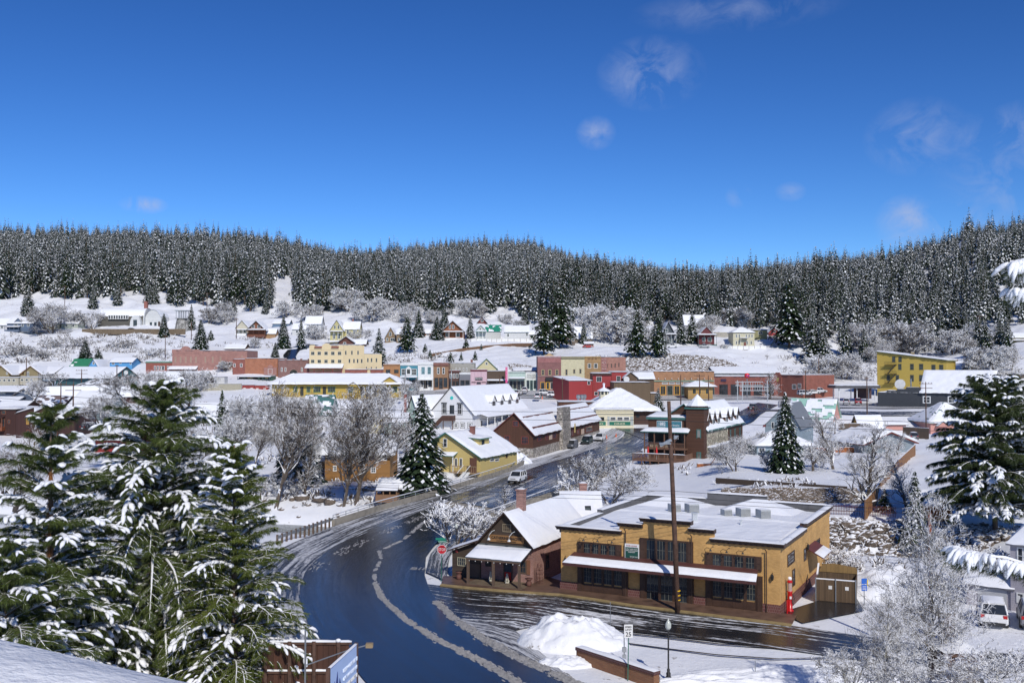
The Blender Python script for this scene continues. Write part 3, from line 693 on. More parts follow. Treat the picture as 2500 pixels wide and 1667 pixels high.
class Bld:
 def __init__(s,name,label,cat,A,B,D=None,Y=None,g=0.0,Dpx=None,group=None,drop=1.2):
  if Y is None:a=onz(A[0],A[1],g);b=onz(B[0],B[1],g)
  elif Y=='T':a=G(*A);b=at(B[0],B[1],a.y)
  elif isinstance(Y,tuple):a=at(A[0],A[1],Y[0]);b=at(B[0],B[1],Y[1])
  else:a=at(A[0],A[1],Y);b=at(B[0],B[1],Y)
  s.o=Vector(a);d=Vector((b.x-a.x,b.y-a.y));s.W=d.length;s.dx=Vector((d.x/s.W,d.y/s.W,0));s.dy=Vector((-s.dx.y,s.dx.x,0))
  s.drop=drop;s.rh=0;s.kind='flat'
  if Dpx is not None:
   k=(Dpx-1250)/F;q=b if Dpx>B[0]else a
   s.D=(k*q.y-q.x)/(s.dy.x-k*s.dy.y)
   s.D=min(max(s.D,2),80)
  else:s.D=D
  s.A=A;s.group=group
  s.root=empty(name,s.o,math.atan2(s.dx.y,s.dx.x),label,cat,group)
 def H(s,py,px=None):
  return at(s.A[0],py,s.o.y).z-s.o.z
 def pix(s,face,px,py,off=0.0):
  d=ray(px,py);c=Vector((0,0,CZ))
  n,o={'F':(s.dy,s.o+s.dy*off),'R':(s.dx,s.o+s.dx*(s.W+off)),'L':(s.dx,s.o+s.dx*off),'B':(s.dy,s.o+s.dy*s.D)}[face]
  t=(o-c).dot(n)/d.dot(n);p=c+d*t-s.o
  return(p.dot(s.dx)if face in 'FB' else p.dot(s.dy)),p.z
 def fp(s,face,u,z,out=0.0):
  return{'F':(u,-out,z),'R':(s.W+out,u,z),'L':(-out,u,z),'B':(u,s.D+out,z)}[face]
 def fbox(s,m,face,u0,z0,u1,z1,o0,o1,mi=0):
  a=s.fp(face,u0,z0,o0);b=s.fp(face,u1,z1,o1);m.box(*a,*b,mi);return m
 def walls(s,mat,hh,kind='flat',rh=0,matg=None,name='wall',rf=.5):
  W,D,b=s.W,s.D,-s.drop;m=MB()
  if kind=='flat' or kind=='hip':m.box(0,0,b,W,D,hh)
  elif kind=='gx':
   y=D*rf;m.add([(0,0,b),(0,D,b),(0,D,hh),(0,y,hh+rh),(0,0,hh),(W,0,b),(W,D,b),(W,D,hh),(W,y,hh+rh),(W,0,hh)],[(0,4,3,2,1),(5,6,7,8,9),(0,5,9,4),(1,2,7,6),(4,9,8,3),(3,8,7,2),(0,1,6,5)])
  elif kind=='gy':
   x=W*rf;m.add([(0,0,b),(W,0,b),(W,0,hh),(x,0,hh+rh),(0,0,hh),(0,D,b),(W,D,b),(W,D,hh),(x,D,hh+rh),(0,D,hh)],[(0,1,2,3,4),(5,9,8,7,6),(0,4,9,5),(1,6,7,2),(4,3,8,9),(3,2,7,8),(0,5,6,1)])
  elif kind=='shed':
   m.add([(0,0,b),(W,0,b),(W,0,hh),(0,0,hh),(0,D,b),(W,D,b),(W,D,hh+rh),(0,D,hh+rh)],[(0,1,2,3),(4,7,6,5),(0,3,7,4),(1,5,6,2),(3,2,6,7),(0,4,5,1)])
  s.wall=m.build(name,mat,s.root);s.hh=hh;s.rh=rh;s.kind=kind;return s.wall
 def slab(s,m,P,t=.14,mi=0):
  P=[Vector(p)for p in P];n=(P[1]-P[0]).cross(P[2]-P[0]).normalized()
  if n.z<0:P=P[::-1];n=-n
  m.prism(P,Vector((0,0,t)),mi)
 def roof(s,mat,ov=.4,oe=None,thick=.22,melt=0,snow=True,rf=.5,t=.14,hh=None,rh=None,kind=None,box=None,name='roof',seed=None):
  kind=kind or s.kind;hh=s.hh if hh is None else hh;rh=s.rh if rh is None else rh;oe=ov if oe is None else oe
  x0,y0,x1,y1=box or(0,0,s.W,s.D);seed=seed if seed is not None else int(s.A[0])%97
  m=MB();sn=MB();pats=[]
  if kind=='gx':
   y=y0+(y1-y0)*rf;k1=rh/max(.1,y-y0);k2=rh/max(.1,y1-y)
   pats=[[(x0-ov,y0-oe,hh-k1*oe),(x1+ov,y0-oe,hh-k1*oe),(x1+ov,y,hh+rh),(x0-ov,y,hh+rh)],[(x1+ov,y1+oe,hh-k2*oe),(x0-ov,y1+oe,hh-k2*oe),(x0-ov,y,hh+rh),(x1+ov,y,hh+rh)]]
  elif kind=='gy':
   x=x0+(x1-x0)*rf;k1=rh/max(.1,x-x0);k2=rh/max(.1,x1-x)
   pats=[[(x0-oe,y1+ov,hh-k1*oe),(x0-oe,y0-ov,hh-k1*oe),(x,y0-ov,hh+rh),(x,y1+ov,hh+rh)],[(x1+oe,y0-ov,hh-k2*oe),(x1+oe,y1+ov,hh-k2*oe),(x,y1+ov,hh+rh),(x,y0-ov,hh+rh)]]
  elif kind=='shed':
   k=rh/(y1-y0);pats=[[(x0-ov,y0-oe,hh-k*oe),(x1+ov,y0-oe,hh-k*oe),(x1+ov,y1+oe,hh+rh+k*oe),(x0-ov,y1+oe,hh+rh+k*oe)]]
  elif kind=='flat':
   pats=[[(x0-ov,y0-ov,hh),(x1+ov,y0-ov,hh),(x1+ov,y1+ov,hh),(x0-ov,y1+ov,hh)]]
  elif kind=='hip':
   i=min((x1-x0),(y1-y0))/2+ov;a,b_,c,d=(x0-ov,y0-ov,hh-.05),(x1+ov,y0-ov,hh-.05),(x1+ov,y1+ov,hh-.05),(x0-ov,y1+ov,hh-.05)
   if(x1-x0)>=(y1-y0):e=(x0-ov+i,(y0+y1)/2,hh+rh);f=(x1+ov-i,(y0+y1)/2,hh+rh);pats=[[a,b_,f,e],[c,d,e,f],[d,a,e,e],[b_,c,f,f]]
   else:e=((x0+x1)/2,y0-ov+i,hh+rh);f=((x0+x1)/2,y1+ov-i,hh+rh);pats=[[a,b_,e,e],[c,d,f,f],[d,a,e,f],[b_,c,f,e]]
  for q,P in enumerate(pats):
   if P[2]==P[3]:s.slab(m,P[:3],t)
   else:s.slab(m,P,t)
   if snow:sn.patch(*[(p[0],p[1],p[2]+t*.9)for p in P],thick=thick,seed=seed+q,melt=melt)
  r=m.build(name,mat,s.root)
  if snow:sn.build('roof_snow',SNOW,r,smooth=True)
  s.roofo=r;return r
 def win(s,face,a,b=None,frame=None,nx=1,ny=1,fw=.09,g=None,local=None,name='window',proud=.05,sill=False,split=False):
  if local:u0,z0,u1,z1=local
  else:
   u0,z0=s.pix(face,a[0],a[3]);u1,z1=s.pix(face,a[2],a[1])
   if abs(u1-u0)<.3:u1=u0+.5
  if u1<u0:u0,u1=u1,u0
  frame=frame or paint(WHITE,.5,.05);g=g or glass();m=MB();gl=MB()
  mb=gl if split else m
  s.fbox(mb,face,u0+fw*.5,z0+fw*.5,u1-fw*.5,z1-fw*.5,-.02,proud*.35,0 if split else 1)
  for q in((u0,z0,u0+fw,z1),(u1-fw,z0,u1,z1),(u0+fw,z1-fw,u1-fw,z1),(u0+fw,z0,u1-fw,z0+fw)):s.fbox(m,face,*q,-.02,proud)
  w2=fw*.4
  for i in range(1,nx):c=u0+(u1-u0)*i/nx;s.fbox(m,face,c-w2/2,z0+fw,c+w2/2,z1-fw,0,proud*.75)
  for i in range(1,ny):c=z0+(z1-z0)*i/ny;s.fbox(m,face,u0+fw,c-w2/2,u1-fw,c+w2/2,0,proud*.7)
  if sill:s.fbox(m,face,u0-.05,z0-.08,u1+.05,z0-.002,-.02,proud+.06)
  w=m.build(name,[frame,g]if not split else[frame],s.root)
  if split:gl.build('pane',g,w)
  return w
 def box(s,name,mat,face,a,o0=0,o1=.06,local=None,parent=None):
  if local:u0,z0,u1,z1=local
  else:u0,z0=s.pix(face,a[0],a[3]);u1,z1=s.pix(face,a[2],a[1])
  return s.fbox(MB(),face,u0,z0,u1,z1,o0,o1).build(name,mat,parent or s.root)
 def text(s,face,txt,px,py,hpx,mat,out=.09,width=None,parent=None,local=None,size=None,align='CENTER',rot=0,bold=0.0):
  if local:u,z=local
  else:
   u,z=s.pix(face,px,py)
  if size is None:
   u2,z2=s.pix(face,px,py-hpx);size=(z2-z)*1.42
  o=lettering(txt,size,mat,align,bold);o.parent=parent or s.root;o.location=s.fp(face,u,z,out)
  if width:o.scale.x=width/max(.01,o['w'])
  del o['w']
  o.rotation_euler=(math.pi/2,rot,{'F':0,'R':math.pi/2,'L':-math.pi/2,'B':math.pi}[face])
  return o
 def chimney(s,x,y,z0,z1,w=.6,mat=None,d=None):
  d=d or w;m=MB();m.box(x-w/2,y-d/2,z0,x+w/2,y+d/2,z1);m.box(x-w/2-.06,y-d/2-.06,z1,x+w/2+.06,y+d/2+.06,z1+.12)
  c=m.build('chimney',mat or brick((.28,.10,.07)),s.root)
  MB().patch((x-w/2,y-d/2,z1+.12),(x+w/2,y-d/2,z1+.12),(x+w/2,y+d/2,z1+.12),(x-w/2,y+d/2,z1+.12),thick=.14).build('chimney_snow',SNOW,c,smooth=True)
  return c
 def cornice(s,mat,z,hgt=.3,out=.3,faces='FRL',snow=True,name='cornice'):
  m=MB();W,D=s.W,s.D
  for f in faces:
   L=W if f in 'FB' else D
   for k in range(3):
    o=out*(k+1)/3;s.fbox(m,f,-o if f in 'FB' else-o+.0,z+hgt*k/3,L+o if f in 'FB' else L,z+hgt*(k+1)/3-.002*(f in 'RL'),-.2,o)
  c=m.build(name,mat,s.root)
  if snow:
   sn=MB();sn.patch((-out,-out,z+hgt),(W+out,-out,z+hgt),(W+out,.35,z+hgt),(-out,.35,z+hgt),thick=.14,seed=3)
   if 'R' in faces:sn.patch((W-.35,0,z+hgt),(W+out,0,z+hgt),(W+out,D,z+hgt),(W-.35,D,z+hgt),thick=.14,seed=4)
   sn.build('cornice_snow',SNOW,c,smooth=True)
  return c
 def porch(s,face,u0,u1,dep,z0,z1,roofm,postm,nposts=4,snow=True,ph=.14,floor=True,rail=None,rise=.35,floorm=None,name='porch'):
  r=empty(name,parent:=None)if False else bpy.data.objects.new(name,None);col.objects.link(r);r.parent=s.root
  m=MB();P=[s.fp(face,u0,z1,dep),s.fp(face,u1,z1,dep),s.fp(face,u1,z1+rise,0),s.fp(face,u0,z1+rise,0)]
  s.slab(m,P if face in 'F' else P,.12);rf=m.build('porch_roof',roofm,r)
  if snow:MB().patch(*[(p[0],p[1],p[2]+.11)for p in P],thick=.2,seed=int(u0*7)%50).build('roof_snow',SNOW,rf,smooth=True)
  for i in range(nposts):
   u=u0+.15+(u1-u0-.3)*i/max(1,nposts-1)
   s.fbox(MB(),face,u-ph/2,z0-(0 if not floor else.02),u+ph/2,z1,dep-.25,dep-.25+ph).build('post',postm,r)
  if floor:s.fbox(MB(),face,u0,z0-.25-s.drop*.5,u1,z0,0.01,dep).build('porch_floor',floorm or postm,r)
  if rail:
   m=MB();s.fbox(m,face,u0,z0+.85,u1,z0+.95,dep-.15,dep-.07)
   n=int((u1-u0)/.3)
   for i in range(n+1):u=u0+(u1-u0)*i/n;s.fbox(m,face,u-.03,z0,u+.03,z0+.85,dep-.13,dep-.09)
   m.build('railing',rail,r)
  return r
 def dormer(s,u,w,z0,hw,rise,dep_front,dep,wallm,roofm,face='F',winm=None,nx=2,ny=2,trim=None):
  r=bpy.data.objects.new('dormer',None);col.objects.link(r);r.parent=s.root
  f=lambda uu,zz,dd:s.fp(face,uu,zz,-dd)
  a,b=u-w/2,u+w/2;z1=z0+hw;d0,d1=dep_front,dep_front+dep
  m=MB();P=[f(a,z0,d0),f(b,z0,d0),f(b,z1,d0),f(u,z1+rise,d0),f(a,z1,d0)];Q=[f(a,z0,d1),f(b,z0,d1),f(b,z1,d1),f(u,z1+rise,d1),f(a,z1,d1)]
  m.add(P+Q,[(0,1,2,3,4),(9,8,7,6,5),(0,5,6,1),(1,6,7,2),(4,9,5,0)]);m.build('dormer_wall',wallm,r)
  o=.22;k=rise/(w/2);m=MB();sn=MB()
  for e in(-1,1):
   q=[f(u+e*(w/2+o),z1-k*o,d0-.3),f(u+e*(w/2+o),z1-k*o,d1),f(u,z1+rise,d1),f(u,z1+rise,d0-.3)]
   s.slab(m,q,.08);sn.patch(*[(p[0],p[1],p[2]+.07)for p in q],thick=.16,seed=int(u*9+e)%60)
  rr=m.build('dormer_roof',roofm,r);sn.build('roof_snow',SNOW,rr,smooth=True)
  if winm:
   m=MB();ww=w*.30;zz0,zz1=z0+.08,z1-.02
   for(p,q,mi,o2)in(((u-ww,zz0),(u+ww,zz1),0,.05),((u-ww+.08,zz0+.08),(u+ww-.08,zz1-.08),1,.07)):
    A_=f(p[0],p[1],d0-o2);B_=f(q[0],q[1],d0+.02);m.box(*A_,*B_,mi)
   for i in range(1,ny):z=zz0+(zz1-zz0)*i/ny;m.box(*f(u-ww,z-.025,d0-.08),*f(u+ww,z+.025,d0),0)
   for i in range(1,nx):c=u-ww+2*ww*i/nx;m.box(*f(c-.025,zz0,d0-.08),*f(c+.025,zz1,d0),0)
   m.build('window',[winm,glass()],r)
  return r
WT=paint(WHITE,.5,.05);BLK=paint((.02,.02,.02),.5);DKB=paint((.055,.03,.02),.6);GRN=paint((.03,.16,.12),.5);MET=paint((.35,.37,.38),.35,.1,.6)
RFD=paint((.10,.09,.085),.8)
def house(name,label,A,B,top,rh,wall,roofm=RFD,kind='gy',D=9,Y='T',wins=(),g=0,Dpx=None,cat='house',ov=.4,melt=0,frame=None,group=None,chim=None,porch=None,wm=None,thick=.25,oe=None,doors=(),drop=1.5,rf=.5):
 b=Bld(name,label,cat,A,B,D=D,Y=Y,g=g,Dpx=Dpx,group=group,drop=drop)
 hh=b.H(top);r=b.H(rh)-hh if rh else 0
 if kind=='gx' and rh:r=r*(1.0)
 wm=wm or(siding(wall,.22)if isinstance(wall,tuple)else wall)
 b.walls(wm,hh,kind,r,rf=rf)
 b.roof(roofm,ov=ov,melt=melt,thick=thick,oe=oe,rf=rf)
 for w in wins:
  f=w[0];b.win(f,w[1:5],frame=frame,nx=w[5]if len(w)>5 else 1,ny=w[6]if len(w)>6 else 2,fw=.12)
 for d in doors:b.box('door',paint(d[5],.5)if len(d)>5 else DKB,d[0],d[1:5],-.02,.05)
 if chim:
  u,_=b.pix('F',chim[0],top);z=b.H(chim[1]);b.chimney(u,b.D*.5,hh-.3,z,w=.8,mat=chim[2]if len(chim)>2 else None)
 if porch:
  u0,z1=b.pix('F',porch[0],porch[2]);u1,_=b.pix('F',porch[1],porch[2])
  b.porch('F',u0,u1,porch[3],.3,z1,roofm,paint(porch[4]if len(porch)>4 else WHITE),4,rise=.5)
 return b
HG='houses on the snowy slope above the shops'
def hillside():
 H=house
 b=H('slate_house','slate blue two storey house with white gables at the left edge',(17,807),(80,807),789,774,(.12,.17,.26),kind='gx',D=11,wins=(('F',34,791,44,797),('F',52,791,58,797),('F',66,790,72,797)),group=HG,porch=(17,52,799,2.4,(.10,.13,.19)))
 b.dormer(b.W*.42,3.2,b.hh-.2,.9,1.6,.3,5,siding((.12,.17,.26)),RFD,winm=WT)
 H('white_house','small pale house with a broad snow roof cut by the left edge',(-14,806),(16,806),793,776,(.55,.55,.56),kind='gx',D=9,wins=(('F',2,795,8,802),),group=HG)
 H('small_shed','small yellow shed right of the slate blue house',(85,804),(100,804),796,790,(.45,.28,.08),kind='gx',D=5,group=HG,cat='shed')
 H('cream_house','cream house half hidden by frosted trees left of the hall',(103,803),(135,803),789,780,(.55,.5,.38),kind='gx',D=8,wins=(('F',108,791,114,797),('F',122,791,128,797)),group=HG)
 H('cream_house','pale green house behind bare trees just left of the hall',(150,803),(190,803),790,779,(.42,.46,.40),kind='gx',D=8,wins=(('F',160,792,166,798),('F',176,792,182,798)),group=HG)
 b=Bld('vaulted_hall','long barrel vaulted hall with dark shingled side and white end wall','hall',(238,799),(348,801),D=16,Y='T',drop=2)
 W,D=b.W,b.D;hh=b.H(752);rnd=18;arc=[]
 for k in range(rnd+1):
  a=math.pi*k/rnd;arc.append((D/2-math.cos(a)*D/2,math.sin(a)**.8*hh))
 m=MB();sn=MB();n=len(arc)
 m.add([(0,y,z)for y,z in arc]+[(W,y,z)for y,z in arc],[(i,n+i,n+i+1,i+1)for i in range(n-1)])
 vault=m.build('vault',siding((.10,.095,.08),.3),b.root,smooth=True)
 o=len(sn.v);ks=[i for i in range(n)if 3<=i<=15];nx=30
 for j in range(nx+1):
  for i in ks:
   y,z=arc[i];e=(.05 if i in(3,15)else.35);u=(j/nx)*(W+.3)-.15
   if i==3:z-=random.uniform(0,.35)
   sn.v.append((u,y-(.3*e if y<D/2 else 0),z+e*.8+random.uniform(0,.05)))
 q=len(ks)
 for j in range(nx):
  for i in range(q-1):sn.f.append((o+j*q+i,o+(j+1)*q+i,o+(j+1)*q+i+1,o+j*q+i+1));sn.m.append(0)
 sn.build('roof_snow',SNOW,vault,smooth=True)
 m=MB();m.prism([(W,y,z)for y,z in arc],(.35,0,0));m.build('end_wall',siding((.70,.71,.70),.3),b.root)
 m=MB();m.prism([(0,y,z)for y,z in arc][::-1],(-.3,0,0));m.build('end_wall',siding((.70,.71,.70),.3),b.root)
 for i in range(8):b.win('F',None,local=(W*.25+i*W*.055,hh*.42,W*.25+i*W*.055+1.2,hh*.62),proud=.9,fw=.15)
 for(u,w,hgt,dep,nm)in((W*.87,5.2,hh*.60,4.0,'entrance_arch'),):
  arc2=[(u-math.cos(math.pi*k/12)*w/2,math.sin(math.pi*k/12)**.7*hgt)for k in range(13)]
  m=MB();m.prism([(x,-2.0,z)for x,z in arc2],(0,5,0));e=m.build(nm,siding((.72,.73,.72),.3),b.root)
  m=MB();m.box(u-.9,-2.06,0,u+.9,-2.0,hgt*.62);m.build('door',glass(),e)
 c=Bld('annex_hall','shorter barrel vaulted annex at the right end of the long hall','hall',(352,801),(395,803),D=11,Y=b.o.y+3,drop=2)
 W2,D2,h2=c.W,c.D,c.H(756)
 arc3=[(W2/2-math.cos(math.pi*k/16)*W2/2,math.sin(math.pi*k/16)**.8*h2)for k in range(17)]
 m=MB();m.prism([(x,0,z)for x,z in arc3],(0,12,0));v2=m.build('vault',siding((.70,.71,.70),.3),c.root)
 sn=MB()
 for k in range(3,13):sn.patch((arc3[k][0],-.3,arc3[k][1]),(arc3[k+1][0],-.3,arc3[k+1][1]),(arc3[k+1][0],12,arc3[k+1][1]),(arc3[k][0],12,arc3[k][1]),thick=.4,n=2,m=6,rag=0)
 sn.build('roof_snow',SNOW,v2,smooth=True)
 c.win('F',(365,786,372,796));c.win('F',(376,786,383,796));c.box('door',DKB,'F',(386,785,391,801),0,.1)
 ch=Bld('brick_chimney','tall square red brick chimney rising behind the vaulted hall','chimney',(351,790),(358,790),D=2.0,Y=b.o.y+17,drop=4);ch.walls(brick((.42,.14,.10)),ch.H(736),'flat')
 ch.roof(brick((.3,.1,.08)),ov=.12,thick=.1)
 p=Bld('pavilion','open columned pavilion on a round stone base','pavilion',(428,790),(453,790),D=5,Y=468,drop=.2)
 pw,phh=p.W,p.H(757);m=MB();m.lathe([(3.6,-4),(3.2,-1.5),(2.7,1.2),(2.3,p.H(776))],14,(pw/2,2.5,0));m.build('stone_base',stone((.3,.29,.27),1.0),p.root,smooth=True)
 zb=p.H(776)
 for i in range(5):
  for y in(.3,4.7):MB().tube([(.3+i*(pw-.6)/4,y,zb),(.3+i*(pw-.6)/4,y,phh-.3)],.13,8).build('column',paint((.3,.33,.35)),p.root)
 MB().box(-.2,-.2,zb-.3,pw+.2,5.2,zb).build('platform',paint((.3,.3,.3)),p.root)
 MB().box(-.3,-.3,phh-.35,pw+.3,5.3,phh).build('roof',paint((.35,.38,.40)),p.root)
 H('gabled_house','cream gabled house with white porch left of the brown chalet',(576,816),(606,816),800,783,(.62,.58,.45),D=9,wins=(('F',582,803,588,812),('F',594,803,600,812)),group=HG,porch=(576,606,806,2,WHITE))
 H('brown_chalet','orange brown timber chalet with open gable and dark balcony',(606,820),(646,820),803,784,(.24,.085,.04),D=10,wins=(('F',614,794,622,801),('F',628,794,636,801)),group=HG,ov=1.0,porch=(606,650,806,2.2,(.14,.05,.03)))
 H('low_shed','low timber shed under a wide snow roof beside the dark spruce',(646,826),(672,826),814,802,(.40,.24,.12),kind='gx',D=6,group=HG,cat='shed')
 H('small_house','small blue grey house behind the dark spruce up the slope',(665,800),(705,800),790,780,(.16,.24,.34),kind='gx',D=8,group=HG)
 H('white_house','tall white two storey house with low wing at its left',(745,815),(783,815),790,771,(.68,.69,.68),kind='gx',D=8,wins=(('F',752,793,757,800),('F',762,793,767,800),('F',773,793,778,800),('F',753,804,758,811),('F',772,804,777,811)),group=HG)
 H('white_wing','low white cottage touching the tall white house',(713,818),(745,818),803,788,(.66,.67,.66),kind='gx',D=8,wins=(('F',722,806,728,813),('F',734,806,740,813)),group=HG)
 b=H('victorian_house','pale yellow victorian house with two gables and white porch',(806,833),(838,833),806,782,(.60,.54,.25),D=11,wins=(('F',815,794,820,803,1,2),('F',824,794,829,803,1,2),('F',812,815,819,827),('F',824,815,831,827)),group=HG,porch=(806,838,810,2,WHITE))
 H('victorian_wing','yellow side wing with gable attached right of the victorian front',(838,832),(876,832),803,784,(.60,.54,.25),kind='gx',D=9,wins=(('F',846,806,852,815),('F',862,806,868,815),('F',846,820,852,829)),group=HG,chim=(858,778))
 H('brown_cabin','low red brown cabin in tiers just above the cream hotel',(828,846),(862,846),834,822,(.13,.045,.03),D=8,wins=(('F',838,835,845,842),),group=HG,ov=.8)
 H('brown_cabin','red brown cabin with long eaves right of the tiered one above the hotel',(862,848),(890,848),838,828,(.14,.05,.035),kind='gx',D=6,wins=(('F',868,840,874,845),('F',878,840,884,845)),group=HG,ov=.9)
 H('tan_cottage','tan cottage with very steep front gable and white windows',(940,837),(968,837),825,800,(.26,.18,.10),D=9,wins=(('F',950,811,956,820),('F',943,825,948,833),('F',953,825,963,833,2,1)),group=HG,ov=.3)
 H('tan_wing','tan side wing with brick chimney beside the steep gable',(968,837),(981,837),815,801,(.26,.18,.10),kind='gx',D=8,wins=(('F',971,825,976,833),),group=HG,chim=(978,798,brick((.35,.22,.15))))
 H('log_cabin','small orange cabin with rounded snow roof behind a low fence',(1036,820),(1054,820),813,803,(.30,.12,.05),kind='gx',D=5,wins=(('F',1041,815,1048,819,2,1),),group=HG,cat='cabin')
 b=H('brown_chalet','large orange brown chalet with white framed gable windows and posts',(1079,827),(1132,827),808,784,(.28,.10,.04),D=12,wins=(('F',1096,793,1101,803),('F',1104,793,1109,803),('F',1088,813,1094,823),('F',1114,813,1122,823)),group=HG,ov=1.0,porch=(1079,1132,811,2.5,WHITE))
 H('red_cabin','small dark red gabled house high behind the green roofed cottage',(1167,791),(1187,791),786,774,(.16,.035,.03),D=8,wins=(('F',1174,779,1180,786,2,1),),group=HG,ov=.7)
 b=H('green_roof_cottage','white cottage with partly bare green metal roof and front porch',(1162,829),(1186,829),807,795,(.62,.63,.60),roofm=paint((.03,.25,.16),.4),D=9,wins=(('F',1170,800,1175,806),),group=HG,porch=(1160,1188,810,2.4,WHITE))
 H('cottage_wing','white wing under the bare green roof left of the white cottage',(1186,829),(1222,829),808,793,(.62,.63,.60),roofm=paint((.03,.25,.16),.4),kind='gx',D=8,melt=.62,group=HG)
 H('white_cottage','bright white cottage with dark green trim and front gable',(1254,832),(1280,832),810,793,(.76,.77,.76),roofm=paint((.03,.16,.11)),D=8,wins=(('F',1260,812,1269,820,1,1),),group=HG,ov=.25)
 H('white_cottage','white body of the green trimmed cottage with two small windows',(1232,831),(1291,831),810,794,(.76,.77,.76),roofm=paint((.03,.16,.11)),kind='gx',D=9,Y='T',wins=(('F',1284,812,1289,820),('F',1238,814,1243,822)),group=HG)
 H('white_garage','small white outbuilding right of the green trimmed cottage',(1293,829),(1310,829),816,806,(.72,.73,.72),kind='gx',D=5,group=HG,cat='shed')
 H('taupe_cottage','taupe shingled cottage with steep little gable below the tall pines',(1375,839),(1404,839),820,803,(.17,.13,.10),D=9,wins=(('F',1386,808,1391,814),('F',1390,823,1395,833),('F',1397,823,1402,833)),group=HG)
 H('snow_roof_house','house showing only its big snow roof behind the taupe cottage',(1404,838),(1445,838),825,797,(.20,.16,.12),kind='gx',D=9,group=HG)
 H('garage','tiny dark garage in the bank beside the red car',(1428,848),(1449,848),839,834,(.13,.08,.06),kind='gx',D=5,group=HG,cat='garage',doors=(('F',1432,840,1445,848,(.03,.02,.02)),))
 H('grey_house','dark grey gabled house with pale window trim behind the white pickup',(1618,843),(1646,843),812,786,(.06,.075,.09),D=10,wins=(('F',1624,802,1631,811),('F',1622,825,1629,836),('F',1634,825,1641,836)),group=HG,ov=.7,porch=(1612,1650,817,2.2,(.3,.33,.33)))
 H('snow_roof_house','pale house with high snow roof behind the frosted spruces',(1672,808),(1722,808),792,768,(.5,.5,.5),kind='gx',D=9,group=HG)
 H('red_house','dark red house with green porch above a stone wall',(1706,843),(1744,843),818,798,(.14,.025,.03),D=9,wins=(('F',1714,824,1722,834,1,1),('F',1728,824,1738,834,1,1)),group=HG,porch=(1702,1748,818,2.2,(.05,.10,.09)))
 b=H('cream_house','cream two storey house with flat fronted bays on the hilltop',(1790,846),(1842,846),812,798,(.66,.62,.44),kind='hip',D=10,wins=[('F',x,816,x+4,824,1,2)for x in(1796,1803,1820,1827,1834)]+[('F',x,832,x+4,841,1,2)for x in(1796,1803,1822,1832)],group=HG,ov=.5)
 b.porch('F',b.W*.3,b.W*.68,2.0,.2,b.H(826),RFD,paint((.62,.6,.5)),2)
 MB().box(b.W*.44,-3.2,0,b.W*.52,-2.2,b.H(836)).build('gate_post',brick((.28,.08,.05)),b.root)
 H('olive_house','olive flat roofed house behind the cream one',(1836,830),(1873,830),806,803,(.34,.32,.16),kind='shed',D=9,wins=(('F',1851,809,1861,816,2,1),),group=HG)
 H('red_gable_cottage','white cottage with bright red gable right of the olive house',(1877,821),(1902,821),811,800,(.62,.6,.58),D=8,wm=siding((.40,.05,.05)),wins=(('F',1888,806,1894,812,1,1),),group=HG)
 H('ochre_house','ochre house with dark railing deck high at the right edge',(2450,842),(2530,842),824,812,(.45,.38,.15),kind='gx',D=8,wins=(('F',2458,827,2468,833),('F',2480,827,2490,833)),group=HG,porch=(2448,2530,832,2.5,(.08,.06,.05)))
 H('brown_house','brown house with snow roof just above the pink brick block',(548,858),(596,858),851,839,(.22,.10,.06),kind='gx',D=9,group=HG,chim=(556,838),Dpx=None)
 H('blue_house','long bright blue house with snow roof at the foot of the slope',(268,897),(322,897),884,873,(.10,.36,.68),kind='gx',D=9,wins=(('F',273,885,280,890,2,1),('F',291,884,297,888,2,1),('F',317,884,321,890)),group=HG,Y=387)
 H('blue_gable_house','bright blue front gabled house between the green roof and the long blue one',(217,897),(238,897),893,877,(.10,.36,.68),D=12,wins=(('F',226,883,231,890,2,1),),group=HG,Y=384)
 H('green_roof_house','house under a bare bright green metal roof',(172,898),(230,898),893,876,(.2,.25,.2),roofm=paint((.04,.22,.11),.45),kind='gx',D=9,melt=.70,group=HG,Y=389)
 H('red_dormer_house','house with small red dormer and red chimney behind the ochre gables',(5,893),(72,893),891,879,(.3,.28,.22),kind='gx',D=9,group=HG,Y=400,chim=(55,880,paint((.35,.02,.05))))
hillside()
SG='shops in the row across the rail yard'
